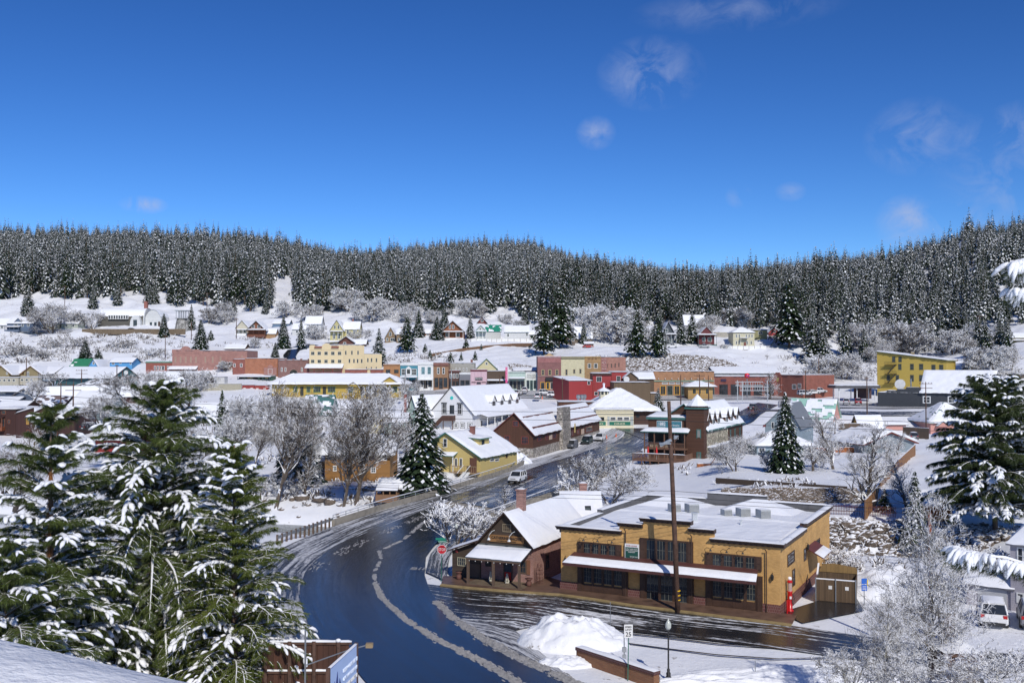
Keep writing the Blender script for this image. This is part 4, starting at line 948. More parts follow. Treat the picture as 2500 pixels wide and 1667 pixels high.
def shop(name,label,x0,x1,top,base,mat,Y=330,D=14,wins=(),cor=None,corh=.5,cat='shop',awn=None,front=None,frame=None,ny=2,nx=1,yaw=0,g=None,snow=True):
 b=Bld(name,label,cat,(x0,base),(x1-.25,base),D=D,Y=(Y,Y+yaw),group=SG,drop=1.5)
 b.walls(mat,b.H(top),'flat')
 b.roof(RFD,ov=.02,t=.05,thick=.18)
 if cor:
  z=b.hh-corh+.12;m=MB();b.fbox(m,'F',-.02,z,b.W+.02,z+corh,-.1,.28);b.fbox(m,'F',-.0,z-.2,b.W,z,-.1,.14);c=m.build('cornice',cor,b.root)
  MB().patch((0,-.28,z+corh),(b.W,-.28,z+corh),(b.W,.3,z+corh),(0,.3,z+corh),thick=.12).build('cornice_snow',SNOW,c,smooth=True)
 for w in wins:b.win('F',w[:4],frame=frame,nx=w[4]if len(w)>4 else nx,ny=w[5]if len(w)>5 else ny,fw=.13,g=g)
 if awn:
  z=b.H(awn[0]);m=MB();dep=awn[2]if len(awn)>2 else 2.0
  P=[(0.1,-dep,z-.5),(b.W-.1,-dep,z-.5),(b.W-.1,-.02,z),(.1,-.02,z)]
  b.slab(m,P,.1);a=m.build('awning',awn[1],b.root);MB().patch(*[(p[0],p[1],p[2]+.1)for p in P],thick=.16,seed=int(x0)).build('awning_snow',SNOW,a,smooth=True)
  for i in range(3):MB().box(.3+i*(b.W-.7)/2,-dep+.1,0,.42+i*(b.W-.7)/2,-dep+.22,z-.5).build('post',paint((.2,.16,.12)),b.root)
 if front:
  z=b.H(front[0]);n=front[1];pm=front[2]
  for i in range(n):
   u0=.25+i*(b.W-.5)/n;u1=.25+(i+1)*(b.W-.5)/n
   if i==n//2:b.win('F',None,local=(u0+.1,0.02,u1-.1,z),frame=pm,name='door',nx=2,ny=1,fw=.14)
   else:b.win('F',None,local=(u0+.08,.5,u1-.08,z),frame=pm,nx=1,ny=1,fw=.14)
 return b
def main_row():
 RB=brick((.36,.13,.08));RB2=brick((.42,.20,.16));RO=brick((.46,.17,.08));RP=brick((.27,.13,.11));BR=brick((.36,.19,.09));TN=brick((.45,.27,.11))
 tnt=paint((.35,.3,.2));pg=paint((.42,.50,.44))
 b=shop('brick_shop','low red brick shop left of the pink brick block',356,420,883,910,brick((.33,.08,.05)),378,wins=[(376+i*7,893,381+i*7,903)for i in range(4)]+[(393,893,398,904),(408,893,412,904)],cor=paint((.15,.3,.22)),corh=.3)
 b=shop('brick_block','long pink painted brick block with arched false front',420,603,856,915,RB2,377,D=16,wins=[(426+i*12.5,870,431+i*12.5,886)for i in range(5)]+[(499,870,504,886),(517,870,522,886),(536,870,541,886),(589,867,593,874)],g=paint((.32,.24,.18)),frame=paint((.36,.2,.16)))
 z=b.hh;u0,_=b.pix('F',420,850);u1,_=b.pix('F',487,850);um=(u0+u1)/2;q=(u1-u0)
 pts=[(u0,z-1),(u1,z-1),(u1,b.H(853)),(um+q*.22,b.H(853))]+[(um+math.cos(a)*q*.16,b.H(852)+math.sin(a)*1.1)for a in np.linspace(.2,math.pi-.2,9)]+[(um-q*.22,b.H(853)),(u0,b.H(853))]
 MB().prism([(u,-.12,zz)for u,zz in pts],(0,.4,0)).build('false_front',RB2,b.root)
 a=b.porch('F',b.pix('F',414,900)[0],b.pix('F',484,900)[0],2.8,0,b.H(902),RFD,paint((.2,.12,.1)),5,rise=1.2)
 b=shop('brick_shop','red brick shop with two white windows beside the bare orange wall',568,598,877,914,brick((.32,.09,.06)),371,wins=[(570,887,575,896),(586,887,592,896)])
 b=shop('brick_store','long orange red brick building with blank upper wall',598,678,875,915,RO,371,D=16,wins=[],cor=None)
 u0,_=b.pix('F',645,900);u1,_=b.pix('F',676,900);um=(u0+u1)/2;w=(u1-u0)/2
 pts=[(u0,0),(u1,0),(u1,b.H(897)),(um+w*.5,b.H(897))]+[(um+math.cos(a)*w*.42,b.H(897)+math.sin(a)*1.0)for a in np.linspace(0,math.pi,9)]+[(um-w*.5,b.H(897)),(u0,b.H(897))]
 MB().prism([(u,-.5,zz)for u,zz in pts],(0,.5,0)).build('entrance_gable',RB2,b.root)
 b.win('F',None,local=(um-.8,.3,um+.8,b.H(900)),proud=.6)
 b=shop('arched_hall','dull purple brick building with one large round arched opening',679,754,879,916,RP,370,wins=[(686,897,690,907),(695,897,699,907),(735,897,739,907)])
 u,z=b.pix('F',717,912);r=(b.pix('F',728,912)[0]-u);m=MB()
 arc=[(u+math.cos(a)*r,z+math.sin(a)*r)for a in np.linspace(0,math.pi,14)]
 m.prism([(x,-.05,zz)for x,zz in arc],(0,.1,0));m.build('arched_window',glass((.01,.012,.015)),b.root)
 m=MB()
 for k in range(13):m.bar((arc[k][0],-.08,arc[k][1]),(arc[k+1][0],-.08,arc[k+1][1]),.35,.35)
 m.build('arch_trim',brick((.33,.18,.15)),b.root)
 m=MB()
 for i in range(5):m.box(b.W*i/4-.4 if i else 0,-.08,b.hh-.1,b.W*i/4+.4 if i<4 else b.W,.4,b.hh+.55)
 m.build('parapet_block',RP,b.root)
 for(x0,x1,t,bs,l,c)in((583,636,917,940,'dark timber shop front with long snowy canopy left of the depot',(.05,.04,.035)),(636,664,917,940,'green posted shop front under the end of the snowy canopy',(.03,.10,.07))):
  b=Bld('canopy_shop',l,'shop',(x0,bs),(x1,bs),D=6,Y=360,group=SG);b.walls(paint(c),b.H(t)-.2,'flat');b.roof(RFD,ov=.1,thick=.2)
  b.porch('F',0,b.W,2.6,0,b.H(t)-.5,RFD,paint((.06,.12,.09)),4,rise=.4)
  b.win('F',None,local=(b.W*.15,.6,b.W*.45,2.2));b.win('F',None,local=(b.W*.55,.6,b.W*.85,2.2));b.box('signboard',paint((.55,.33,.12)),'F',None,0,.1,local=(b.W*.4,2.35,b.W*.65,3.0))
 CR=paint((.66,.54,.33),.8,.04);b=Bld('cream_hotel','cream mission style hotel with scalloped parapet above a red porch','hotel',(755,916),(839,916),D=16,Y=362,group=SG)
 b.walls(CR,b.H(851),'flat');b.roof(RFD,ov=-.3,t=.05);W=b.W
 def scal(u0,u1,n=4):
  pts=[(u0,b.hh-.5),(u1,b.hh-.5)]
  for f,dz in((1,.9),(.97,1.3),(.86,1.35),(.80,.75),(.66,.75),(.62,1.2),(.57,1.75),(.5,1.95),(.43,1.75),(.38,1.2),(.34,.75),(.2,.75),(.14,1.35),(.03,1.3),(0,.9)):pts.append((u0+(u1-u0)*f,b.hh+dz))
  return pts
 MB().prism([(u,-.1,z)for u,z in scal(0,W)],(0,.4,0)).build('parapet',CR,b.root)
 for f in(.15,.64):
  m=MB();b.slab(m,[(W*f,-.6,b.hh+.25),(W*(f+.22),-.6,b.hh+.25),(W*(f+.22),-.08,b.hh+.75),(W*f,-.08,b.hh+.75)],.12);m.build('tile_ledge',paint((.25,.09,.06)),b.root)
 for row in(858,877.5):
  for x in(759,775,791.5,808,824.5):b.win('F',(x,row,x+9,row+9),frame=paint((.5,.48,.4)),nx=2,ny=1,fw=.12)
 b.porch('F',b.pix('F',748,900)[0],W+.1,3.6,.2,b.H(899),paint((.25,.05,.05)),paint((.33,.05,.05)),5,rise=1.5,rail=paint((.33,.05,.05)))
 c=Bld('hotel_wing','stepped cream side wing of the hotel with narrow windows','hotel',(839.2,905),(889,903),D=14,Y=(362.3,368),group=SG);c.walls(CR,c.H(842),'flat');c.roof(RFD,ov=-.05,t=.05)
 for x in(842,857,872):c.win('F',(x,856,x+4,866),frame=paint((.5,.48,.4)))
 for x in(851,862,871,881):c.win('F',(x,876,x+4,886),frame=paint((.5,.48,.4)))
 c=Bld('hotel_wing','lower cream end block of the hotel behind the brick wall','hotel',(889.2,905),(932,903),D=14,Y=(368,372),group=SG);c.walls(CR,c.H(864),'flat');c.roof(RFD,ov=-.05,t=.05)
 for x in(896,905,917):c.win('F',(x,874,x+4,884),frame=paint((.5,.48,.4)))
 for x in(893,905,917):c.win('F',(x,895,x+3,900),frame=paint((.5,.48,.4)))
 for x0,x1,l in((842,896,'low red brick annex with metal roof line in front of the hotel wing'),(905,936,'low dark brick annex right of the cream hatch before the hotel wing')):
  c=Bld('brick_annex',l,'annex',(x0,922),(x1,922),D=7,Y=358,group=SG);c.walls(brick((.33,.09,.06)),c.H(903),'flat');c.roof(paint((.2,.08,.06)),ov=.1)
 c=Bld('cream_shed','small cream box between the two low brick annexes','shed',(896.5,920),(904.5,920),D=5,Y=358.6,group=SG);c.walls(CR,c.H(902),'flat');c.roof(RFD,ov=.1)
 shop('brown_shop','plain brown shop with two dark square windows',936,977,889.5,948,paint((.40,.20,.09),.8),341,wins=[(942,902,953,911),(962,902,973,911)],cor=paint((.4,.22,.12)),corh=.3,awn=(925,RFD),front=(930,3,DKB),frame=DKB,ny=1)
 b=shop('teal_shop','teal victorian shop with white bay windows',977,1020,887.5,948,siding((.06,.28,.36)),341,wins=[(980,900,991,916,3,2),(1005,900,1017,916,3,2)],cor=WT,corh=.6,awn=(918,paint((.1,.25,.3))),front=(927,3,DKB))
 u,z=b.pix('F',998,916);m=MB();m.box(u-.9,-.8,z,u+.9,0,z+2.2);bw=m.build('bay',WT,b.root);m=MB();m.prism([(u-1.1,-.9,z+2.2),(u+1.1,-.9,z+2.2),(u,-.9,z+3.1)],(0,.9,0));m.build('bay_gable',WT,bw);MB().box(u-.55,-.84,z+.5,u+.55,-.78,z+2).build('pane',glass(),bw)
 shop('white_shop','white two storey shop with two tall teal windows',1020,1058,885,948,paint((.70,.70,.68)),341,wins=[(1029,896,1037,913),(1044,896,1052,913)],cor=WT,corh=.7,frame=paint((.08,.22,.26)),awn=(924,WT),front=(928,3,DKB),g=glass((.08,.14,.16)))
 shop('brick_shop','brown brick two storey shop with two tall white windows',1058,1095,886,949,BR,341,wins=[(1067,897,1073,913),(1080,897,1086,913)],cor=brick((.26,.10,.07)),corh=1.0,front=(922,3,DKB))
 shop('grey_block','grey concrete block behind the small dark shops',1095.5,1158,886.5,940,paint((.36,.35,.31),.9),352,wins=[(1112,898,1115,906),(1121,898,1124,906),(1130,898,1133,906),(1138,898,1141,906)])
 shop('dark_shop','small dark brown shop with flat cornice',1095,1122,905,948,paint((.09,.045,.035)),341,D=8,wins=[(1098,912,1104,923),(1106,912,1111,923),(1113,912,1119,923)],cor=paint((.13,.05,.04)),corh=.5,front=(930,3,DKB))
 shop('grey_shop','small grey shop under a snow capped white cornice',1121.5,1149,911,945,siding((.22,.22,.24),.25),340,D=8,cor=WT,corh=.4,front=(928,2,DKB))
 b=shop('pink_shop','pink false fronted shop with black nameplate',1148.5,1189,903,938,siding((.72,.50,.55),.3,True),340,D=9,cor=paint((.2,.05,.06)),corh=.4,front=(932,3,paint((.08,.04,.04))))
 b.box('signboard',BLK,'F',(1160,921,1178,928),0,.14);b.text('F','MOODYS',1169,926,4,WT,out=.17,width=5.5*.14*3)
 shop('shingle_shop','low dark shingled shop front between pink and pale green',1189,1238,906,938,siding((.11,.07,.045),.18),340,D=9,awn=(926,RFD),front=(932,4,DKB))
 b=Bld('blade_sign','pink vertical blade sign at the left of the pale green shop','sign',(1234,926),(1239,926),D=.3,Y=336,group=None);b.walls(paint((.7,.08,.25)),b.H(896),'flat',name='panel');b.root.location.z+=0
 for i,ch in enumerate('TRUCKEE'):b.text('F',ch,0,0,1,WT,local=(b.W/2,b.hh*(.86-.135*i)-.1),size=b.hh*.13,out=.03)
 MB().box(-.5,.05,b.hh*.7,0,.2,b.hh*.75).bar((b.W/2,.15,-3.6),(b.W/2,.15,0),.15).build('bracket',MET,b.root)
 H=house('yellow_gable_house','pale yellow gabled house with green trim behind the shops',(1164,905),(1212,905),899,876,(.66,.60,.36),roofm=paint((.05,.20,.13)),D=12,Y=362,wins=(('F',1185,884,1191,891),),ov=.5,chim=(1150,878))
 b=shop('green_shop','pale green shop with long snowy awning',1241,1283,908,952,paint((.42,.52,.46)),340,D=9,cor=pg,corh=.3,awn=(921,RFD,2.4),front=(930,4,DKB))
 b=shop('clothing_shop','white panelled shop front with WALKERS TOGGERY lettering',1283,1312.5,909,953,paint((.70,.71,.66)),340,D=9,front=(928,3,paint((.05,.15,.11))))
 dk=paint((.18,.2,.18));b.text('F','WALKERS',1298,918,5,dk,out=.06,width=b.W*.78);b.text('F','TOGGERY',1298,924,5,dk,out=.06,width=b.W*.78)
 b=shop('brick_store','tall purple red brick store with three windows and small gable on its roofline',1312.5,1370,870,955,brick((.30,.12,.11)),338,D=16,wins=[(1322,902,1329,916),(1339,902,1346,916),(1356,902,1363,916)],frame=paint((.55,.45,.22)),cor=paint((.45,.3,.3)),corh=.4)
 b.box('band',brick((.42,.16,.15)),'F',(1313,872,1370,885),0,.06);b.box('ledge',paint((.3,.2,.18)),'F',(1313,917,1370,919),0,.15)
 u,_=b.pix('F',1341,870);m=MB();m.prism([(u-1.9,-.2,b.hh+.1),(u+1.9,-.2,b.hh+.1),(u,-.2,b.hh+1.1)],(0,.5,0));m.build('pediment',paint((.5,.34,.18)),b.root)
 for x0,x1,c in((1319,1331,(.5,.26,.04)),(1333,1342,(.62,.36,.03)),(1343,1353,(.5,.4,.3)),(1356,1366,(.3,.14,.03))):b.win('F',(x0,932,x1,951),frame=paint(c),fw=.25,nx=1,ny=1)
 b.box('door_canopy',BLK,'F',(1332,921,1352,929),0,.7)
 shop('cream_store','pale cream store with blank wall and three small windows',1370,1427.5,871,955,paint((.58,.53,.35),.8),338,D=16,wins=[(1380,901,1386,916),(1399,901,1405,912),(1414,900,1420,912)],frame=paint((.45,.36,.22)),cor=paint((.25,.22,.13)),corh=.7)
 b=shop('tan_store','tan brick store with diamond pattern under the cornice',1427.5,1467,870.5,955,TN,338.5,D=16,wins=[(1435,887,1443,899),(1450,887,1459,899)],cor=paint((.42,.27,.12)),corh=.35)
 for x in(1438,1447,1455):
  u,z=b.pix('F',x,876);MB().prism([(u-.35,-.06,z),(u,-.06,z-.3),(u+.35,-.06,z),(u,-.06,z+.3)],(0,.06,0)).build('diamond',paint((.2,.1,.05)),b.root)
 for yy in(881,899):b.box('band',paint((.5,.3,.14)),'F',(1430,yy,1465,yy+1.2),0,.1)
 b=shop('pink_brick_store','faded pink brick wall with an old painted hotel advertisement',1467,1528,871.5,950,brick((.47,.22,.16)),339,D=16,wins=[(1482,888,1485,898),(1491,887,1495,898),(1500,886,1504,897),(1509,885,1513,896)],frame=brick((.4,.18,.13)))
 gw=paint((.50,.36,.32));b.box('painted_patch',paint((.30,.14,.13),.9,.3),'F',(1468.5,874,1481,906),0,.02)
 for t,yy,s_ in(('HOTEL',879,4.5),('REX',888,6),('ROOMS',895,3.5),('BAR',902,4)):b.text('F',t,1474.7,yy,s_,gw,out=.03,width=b.W*.18)
 RD=siding((.33,.035,.035),.3,True,.6,.08)
 b=Bld('red_building','low front block of the dark red metal building with a small white window','building',(1389,975),(1447,968),D=12,Y=(303,306),group=SG);b.walls(RD,b.H(930),'shed',b.H(921)-b.H(930));b.roof(RFD,ov=.1);b.win('F',(1434,930,1441,939),ny=1)
 b=Bld('red_building','middle block of the dark red metal building with flat snowy roof','building',(1447.5,972),(1493,972),D=12,Y=308,group=SG);b.walls(RD,b.H(912),'flat');b.roof(RFD,ov=.1);b.win('F',(1456,919,1469,932),nx=2,ny=1);b.box('gutter',DKB,'F',(1446,912,1493,915),0,.5);b.win('F',(1451,956,1460,965),ny=1)
 b=Bld('red_building','tallest right block of the dark red metal building','building',(1493.5,972),(1545,972),D=12,Y=309,group=SG);b.walls(RD,b.H(909),'flat');b.roof(RFD,ov=.1);b.win('F',(1505,918,1515,931),nx=1,ny=2)
 b=Bld('board_building','brown board clad box with vertical battens behind the diner','building',(1499,977),(1588,977),D=12,Y=294,group=SG);b.walls(siding((.15,.10,.055),.3,True),b.H(934),'flat');b.roof(DKB,ov=.08,thick=.1)
 b=Bld('board_building','low brown board wing right of the big brown box','building',(1588.5,977),(1612,977),D=8,Y=294,group=SG);b.walls(siding((.16,.105,.055),.3,True),b.H(961),'flat');b.roof(DKB,ov=.08)
 b=house('brown_gable_loft','brown gabled upper storey with satellite dish behind the box',(1524,960),(1556,960),922,909,(.13,.08,.045),kind='gy',D=12,Y=306,Dpx=None,cat='building')
 u,z=b.pix('F',1529,926);MB().lathe([(.05,.1),(.5,0),(.9,.25)],14,(0,0,0)).build('satellite_dish',paint((.5,.5,.5)),b.root).matrix_local=Matrix.Translation((u,-.5,z))@Matrix.Rotation(R(75),4,'X')
 house('brown_wing','brown lean to wing with broad snow roof right of the gabled loft',(1553,960),(1597,960),925,909,(.13,.08,.045),kind='gx',D=10,Y=306.5,cat='building')
 b=shop('arcade_block','long tan brick shopping block with green fascia and ochre doors',1583,1744,907,968,brick((.45,.22,.10)),325,D=16,yaw=6,wins=[(1616+i*17,933,1630+i*17,938,5,1)for i in range(7)])
 b.box('fascia',paint((.20,.33,.25)),'F',(1590,928,1742,931),0,.3)
 for i in range(9):b.box('lamp',WT,'F',(1606+i*16,923,1607.5+i*16,925),.2,.5)
 for i in range(8):
  x=1612+i*17;b.win('F',(x,941,x+13,964),frame=paint((.60,.34,.04))if i%2==0 else paint((.10,.16,.13)),nx=2 if i%2==0 else 3,ny=1,fw=.18)
 b=shop('red_arcade','long dark red brick block with arched emblem bay beyond the crossing',1744,1900,919,970,brick((.33,.09,.06)),331,D=16,yaw=-6,wins=[])
 for i in range(5):
  x=1756+i*28;b.win('F',(x,938,x+21,965),frame=paint((.07,.04,.035)),nx=4,ny=2,fw=.15)
 b.box('signboard',paint((.05,.03,.07)),'F',(1760,925,1773,931),0,.2)
 b=shop('red_arcade','right end of the red brick block with a raised emblem gable',1900,1962,915,966,brick((.34,.10,.06)),325,D=16,yaw=-8,wins=[(1934,938,1944,950,3,1),(1948,936,1956,948,2,1)])
 u,z=b.pix('F',1899,915);MB().prism([(u-1.6,-.25,z-5),(u+1.6,-.25,z-5),(u+1.6,-.25,z),(u+.8,-.25,z+.35),(u+.8,-.25,z+.8),(u-.8,-.25,z+.8),(u-.8,-.25,z+.35),(u-1.6,-.25,z)],(0,.5,0)).build('emblem_gable',brick((.36,.10,.06)),b.root)
 MB().prism([(u-.7,-.32,z-.9),(u+.7,-.32,z-.9),(u+.35,-.32,z-2.2),(u-.35,-.32,z-2.2)],(0,.06,0)).build('emblem',paint((.5,.4,.15)),b.root)
 house('long_snow_roof','long white store roof behind the red brick block',(1746,914),(1905,914),911,896,(.5,.5,.48),kind='gx',D=18,Y=358,cat='building')
 house('kiosk','small yellow kiosk with broad snow roof in front of the tan arcade',(1680,967),(1740,967),944,932,(.45,.28,.10),kind='hip',D=7,Y=314,ov=1.2,cat='kiosk',wins=(('F',1690,948,1700,962,1,1),('F',1705,948,1712,962,1,1),('F',1722,948,1732,962,1,1)),frame=paint((.6,.34,.04)))
 house('grey_roof_shop','low grey roofed building behind the purple brick store',(1255,925),(1312,920),905,898,(.35,.36,.37),kind='gx',D=10,Y=352,cat='building')
main_row()
def yawed(name,label,cat,Bp,YB,slope,xA=None,Dpx=None,D=None,drop=1.5,group=None):
 b=at(Bp[0],Bp[1],YB);k=(xA-1250)/F
 dx=(b.x-k*b.y)/(1+k*slope);Y=YB+slope*dx
 zA=b.z;py=YH-(zA-CZ)/Y*F
 q=Bld(name,label,cat,(xA,py),Bp,D=D,Dpx=Dpx,Y=(Y,YB),drop=drop,group=group)
 q.o.z=zA;q.root.location.z=zA
 return q
def zat(py,Y):return CZ-(py-YH)/F*Y
def midtown():
 H=house;YEL=(.52,.36,.07)
 b=Bld('train_depot','long yellow train depot with one huge snow covered hip roof','station',(664,967),(985,967),D=12,Y=318)
 b.walls(siding(YEL,.25),b.H(938),'hip');b.roof(RFD,ov=1.6,rh=b.H(913)-b.H(938),thick=.3)
 for x0,x1 in((716,726),(748,758),(765,783),(800,819),(850,862),(893,905),(930,945),(958,970)):b.win('F',(x0,943,x1,958),frame=paint((.18,.27,.10)),nx=3,ny=1,fw=.14)
 for x0 in(733,788,880,912):b.box('door',paint((.03,.03,.02)),'F',(x0,944,x0+8,966),0,.05)
 b.dormer(b.pix('F',952,930)[0],5.6,b.hh-.2,.6,1.9,-.9,6,siding(YEL,.2),RFD);b.dormer(b.pix('F',864,938)[0],3.0,b.hh-.6,.3,1.0,-1.5,3,siding(YEL,.2),RFD)
 def boxcar(label,x0,x1,top,base,Y,c,grp='rail cars standing on the siding',win=None,name='boxcar'):
  b=Bld(name,label,'rail car',(x0,base),(x1,base),D=3,Y=Y,drop=-.7,group=grp);b.walls(siding(c,.25,True),b.H(top),'flat',name='body');b.roof(paint((.2,.2,.2)),ov=.1,t=.1)
  u=b.W
  if win:
   for i in range(int(u/1.6)):b.win('F',None,local=(.6+i*1.55,b.hh*.62,1.5+i*1.55,b.hh*.86))
  else:
   b.box('door',paint(tuple(v*.7 for v in c)),'F',None,0,.08,local=(u*.42,.8,u*.58,b.hh-.3))
   for f in(.1,.68):b.box('painted_patch',paint((.6,.55,.5)),'F',None,0,.02,local=(u*f,b.hh*.55,u*(f+.2),b.hh*.68))
  for f in(.08,.2,.78,.9):MB().lathe([(.42,0),(.42,.12)],14,(0,0,0)).build('wheel',BLK,b.root).matrix_local=Matrix.Translation((u*f,.1,.42))@Matrix.Rotation(math.pi/2,4,'X')
 boxcar('red rail car with pale lettering patches parked left of the depot',591,621,940,960,334,(.33,.05,.045))
 boxcar('second red rail car nearer the depot roof end',622,653,941,961,333,(.35,.055,.04))
 boxcar('cream passenger rail car with a band of windows at the left edge',-20,45,922,946,330,(.50,.46,.36),win=1,name='passenger_car')
 boxcar('cream passenger rail car right behind the first one by the tan station gables',46,92,921,945,331,(.48,.44,.35),win=1,name='passenger_car')
 b=Bld('teal_hall','long teal hall with round gable window and brown trim','hall',(275,949),(338,949),Y=(336,344),Dpx=128,drop=2)
 tl=siding((.05,.14,.16),.3,True);b.walls(tl,b.H(921),'gy',b.H(896)-b.H(921));b.roof(RFD,ov=.5,thick=.3,oe=.8)
 tr=paint((.20,.08,.06));u=b.W/2;m=MB();m.lathe([(.75,0),(.75,.12),(.5,.12),(.5,.05)],16);m.build('round_window',WT,b.root).matrix_local=Matrix.Translation((u,0,b.hh+1.6))@Matrix.Rotation(math.pi/2,4,'X')
 for f in(.02,.36,.56,.97):b.box('trim',tr,'F',None,0,.08,local=(b.W*f,0,b.W*f+.2,b.hh+(2.4 if.2<f<.8 else 0)))
 b.box('trim',tr,'F',None,0,.08,local=(0,b.hh-.1,b.W,b.hh+.1));b.win('F',(282,927,288,937),nx=2,ny=2)
 b.box('trim',tr,'L',None,0,.08,local=(0,b.hh-.35,b.D,b.hh))
 for i in range(8):b.box('trim',tr,'L',None,0,.06,local=(b.D*i/8,0,b.D*i/8+.15,b.hh-.35))
 b=H('station_gable','ochre station building with arched window in its right gable',(58,935),(93,935),907,894,(.30,.24,.12),D=14,Y=352,wins=(('F',66,907,71,920,1,1),),roofm=paint((.30,.17,.08)),cat='building',ov=.6,oe=1.5)
 H('station_gable','ochre station building whose gable is cut by the left edge',(-16,935),(22,935),909,893,(.30,.24,.12),D=14,Y=350,wins=(('F',15,908,19,914,1,1),),roofm=paint((.30,.17,.08)),cat='building',ov=.6,oe=1.2)
 H('station_building','ochre building linking the two station gables under a snow roof',(16,935),(62,935),911,893,(.30,.24,.12),kind='gx',D=14,Y=356,cat='building',roofm=paint((.30,.17,.08)))
 H('open_shed','dark open shed under a snow roof right of the station gables',(92,935),(128,933),910,895,(.05,.05,.05),kind='gx',D=14,Y=357,cat='shed',ov=1)
 H('snow_canopy','platform canopy with clean snow roof left of the trailers',(362,945),(488,945),931,907,(.12,.12,.11),kind='gx',D=12,Y=330,cat='canopy',ov=1.4)
 b=H('trailer','white trailer with snow on its roof before the tan wall',(500,937),(548,937),921,None,(.66,.66,.64),kind='flat',D=4,Y=345,cat='trailer',ov=.05)
 b.box('door',MET,'F',None,0,.06,local=(b.W*.45,.3,b.W*.6,b.hh-.3))
 w=Bld('retaining_wall','tan concrete retaining wall with green patches left of the red rail cars','wall',(495,962),(589,958),D=.6,Y=331);w.walls(paint((.36,.33,.25),.9),w.H(937),'flat');w.roof(RFD,ov=.05,t=.05,thick=.15)
 GB=(.10,.13,.19)
 H('blue_grey_house','blue grey house with gable, small square window and chimney',(38,992),(80,992),962,949,GB,D=12,Y=284,wins=(('F',60,956,67,962,2,2),),chim=(54,945,paint((.12,.14,.18))),ov=.8)
 H('blue_grey_wing','long blue grey wing with wide eaves at the left edge',(-25,985),(44,985),955,944,GB,kind='gx',D=12,Y=291,wins=(('F',1,957,6,962),('F',8,957,13,962)),ov=1.0)
 H('blue_grey_porch','low snow roofed porch building before the blue grey wing',(-25,992),(40,992),977,970,GB,kind='gx',D=6,Y=280,ov=.8,cat='building')
 b=H('brown_gable_house','dark red brown gabled house with long snow roof running right',(78,992),(116,992),966,944,(.09,.035,.03),Y=288,D=42,wins=(('F',97,949,103,963,2,1),),ov=.7)
 b.root.rotation_euler.z-=R(52)
 H('hip_roof_house','yellow house under a grey hip roof behind the brown gable',(165,958),(268,958),950,927,(.5,.36,.1),kind='hip',D=14,Y=316,ov=1,melt=.45,roofm=paint((.23,.24,.26)))
 H('teal_shed','large snow roofed workshop with teal end wall',(160,1018),(243,1018),1000,958,(.16,.22,.23),kind='gx',D=20,Y=262,wins=(('F',200,1004,207,1010,2,1),),cat='workshop',ov=.6)
 H('taupe_roof_house','house with half bare brown taupe roof above the dark brown block',(70,1002),(150,1002),993,968,(.14,.10,.09),kind='gx',D=12,Y=268,melt=.5,roofm=paint((.17,.12,.11)))
 H('flat_snow_house','low house seen only as a snow roof before the blue grey house',(-20,1006),(52,1006),999,981,(.1,.04,.03),kind='gx',D=12,Y=258)
 DB=siding((.060,.022,.018),.25,True,.8,.25);OF=paint((.22,.07,.03))
 b=Bld('brown_lodge','dark brown boarded lodge with orange trimmed windows, left flat block','lodge',(-30,1085),(38,1085),D=12,Y=236);b.walls(DB,b.H(1000),'flat');b.roof(RFD,ov=.3,thick=.3);b.win('F',(4,1002,14,1011),frame=OF);b.win('F',(1,1022,12,1042),frame=OF,nx=2,ny=1);b.win('F',(19,1024,25,1034),frame=OF)
 b.porch('F',0,b.W*.62,1.5,b.H(1042),b.H(1020),DB,OF,3,snow=False,rail=OF)
 b=Bld('brown_lodge','middle block of the dark brown lodge with sloping roofline','lodge',(38.5,1088),(84,1088),D=12,Y=232);b.walls(DB,b.H(1009),'gy',b.H(996)-b.H(1009),rf=.98);b.roof(RFD,ov=.3,thick=.3,rf=.98);b.win('F',(64,1020,71,1036),frame=paint((.45,.25,.05)),g=paint((.35,.2,.05)));b.win('F',(65,1049,73,1068),frame=OF,nx=2,ny=1)
 b=Bld('brown_lodge','right block of the dark brown lodge behind the foreground pine','lodge',(84.5,1088),(182,1088),D=12,Y=232);b.walls(DB,b.H(1010),'flat');b.roof(RFD,ov=.4,thick=.35);b.win('F',(101,1016,121,1032),frame=OF,nx=3,ny=1);b.win('F',(128,1050,140,1066),frame=OF,nx=2)
 b.dormer(b.pix('F',110,1005)[0],5.5,b.hh+.05,.1,1.3,-.3,6,DB,RFD)
 H('red_garage','bright red garage with snow roof behind the big pine top',(232,1105),(330,1105),1070,1048,(.36,.03,.03),kind='gx',D=9,Y=200,ov=1.0,cat='garage')
 H('green_roof_house','white house with dark green roof and steep dormer behind bare trees',(738,1040),(805,1036),1010,966,(.62,.64,.62),roofm=paint((.06,.16,.15)),kind='gx',D=12,Y=262,melt=.55).dormer(9.0*.45,1.9,3.2,1.7,1.3,1.0,3.5,siding((.68,.69,.66)),RFD,winm=DKB)
 H('pale_yellow_house','pale yellow gabled house behind the wide leafless tree',(858,1062),(936,1062),1022,990,(.60,.52,.30),kind='gy',D=12,Y=240,wins=(('F',885,1028,892,1040),('F',905,1028,912,1040)),ov=.5)
 H('mint_house','pale mint house with red brick chimney and big snow roof',(992,1062),(1030,1062),1012,966,(.45,.60,.54),kind='gy',D=26,Y=248,wins=(('F',998,985,1004,998),('F',1006,1020,1012,1032)),ov=.5,oe=.5).root.rotation_euler.z-=R(32)
 H('mint_house','low mint cottage wing below the brick chimney',(938,1075),(990,1075),1030,1010,(.45,.60,.54),kind='gx',D=9,Y=235,wins=(('F',955,1035,970,1050,3,2),),ov=.5)
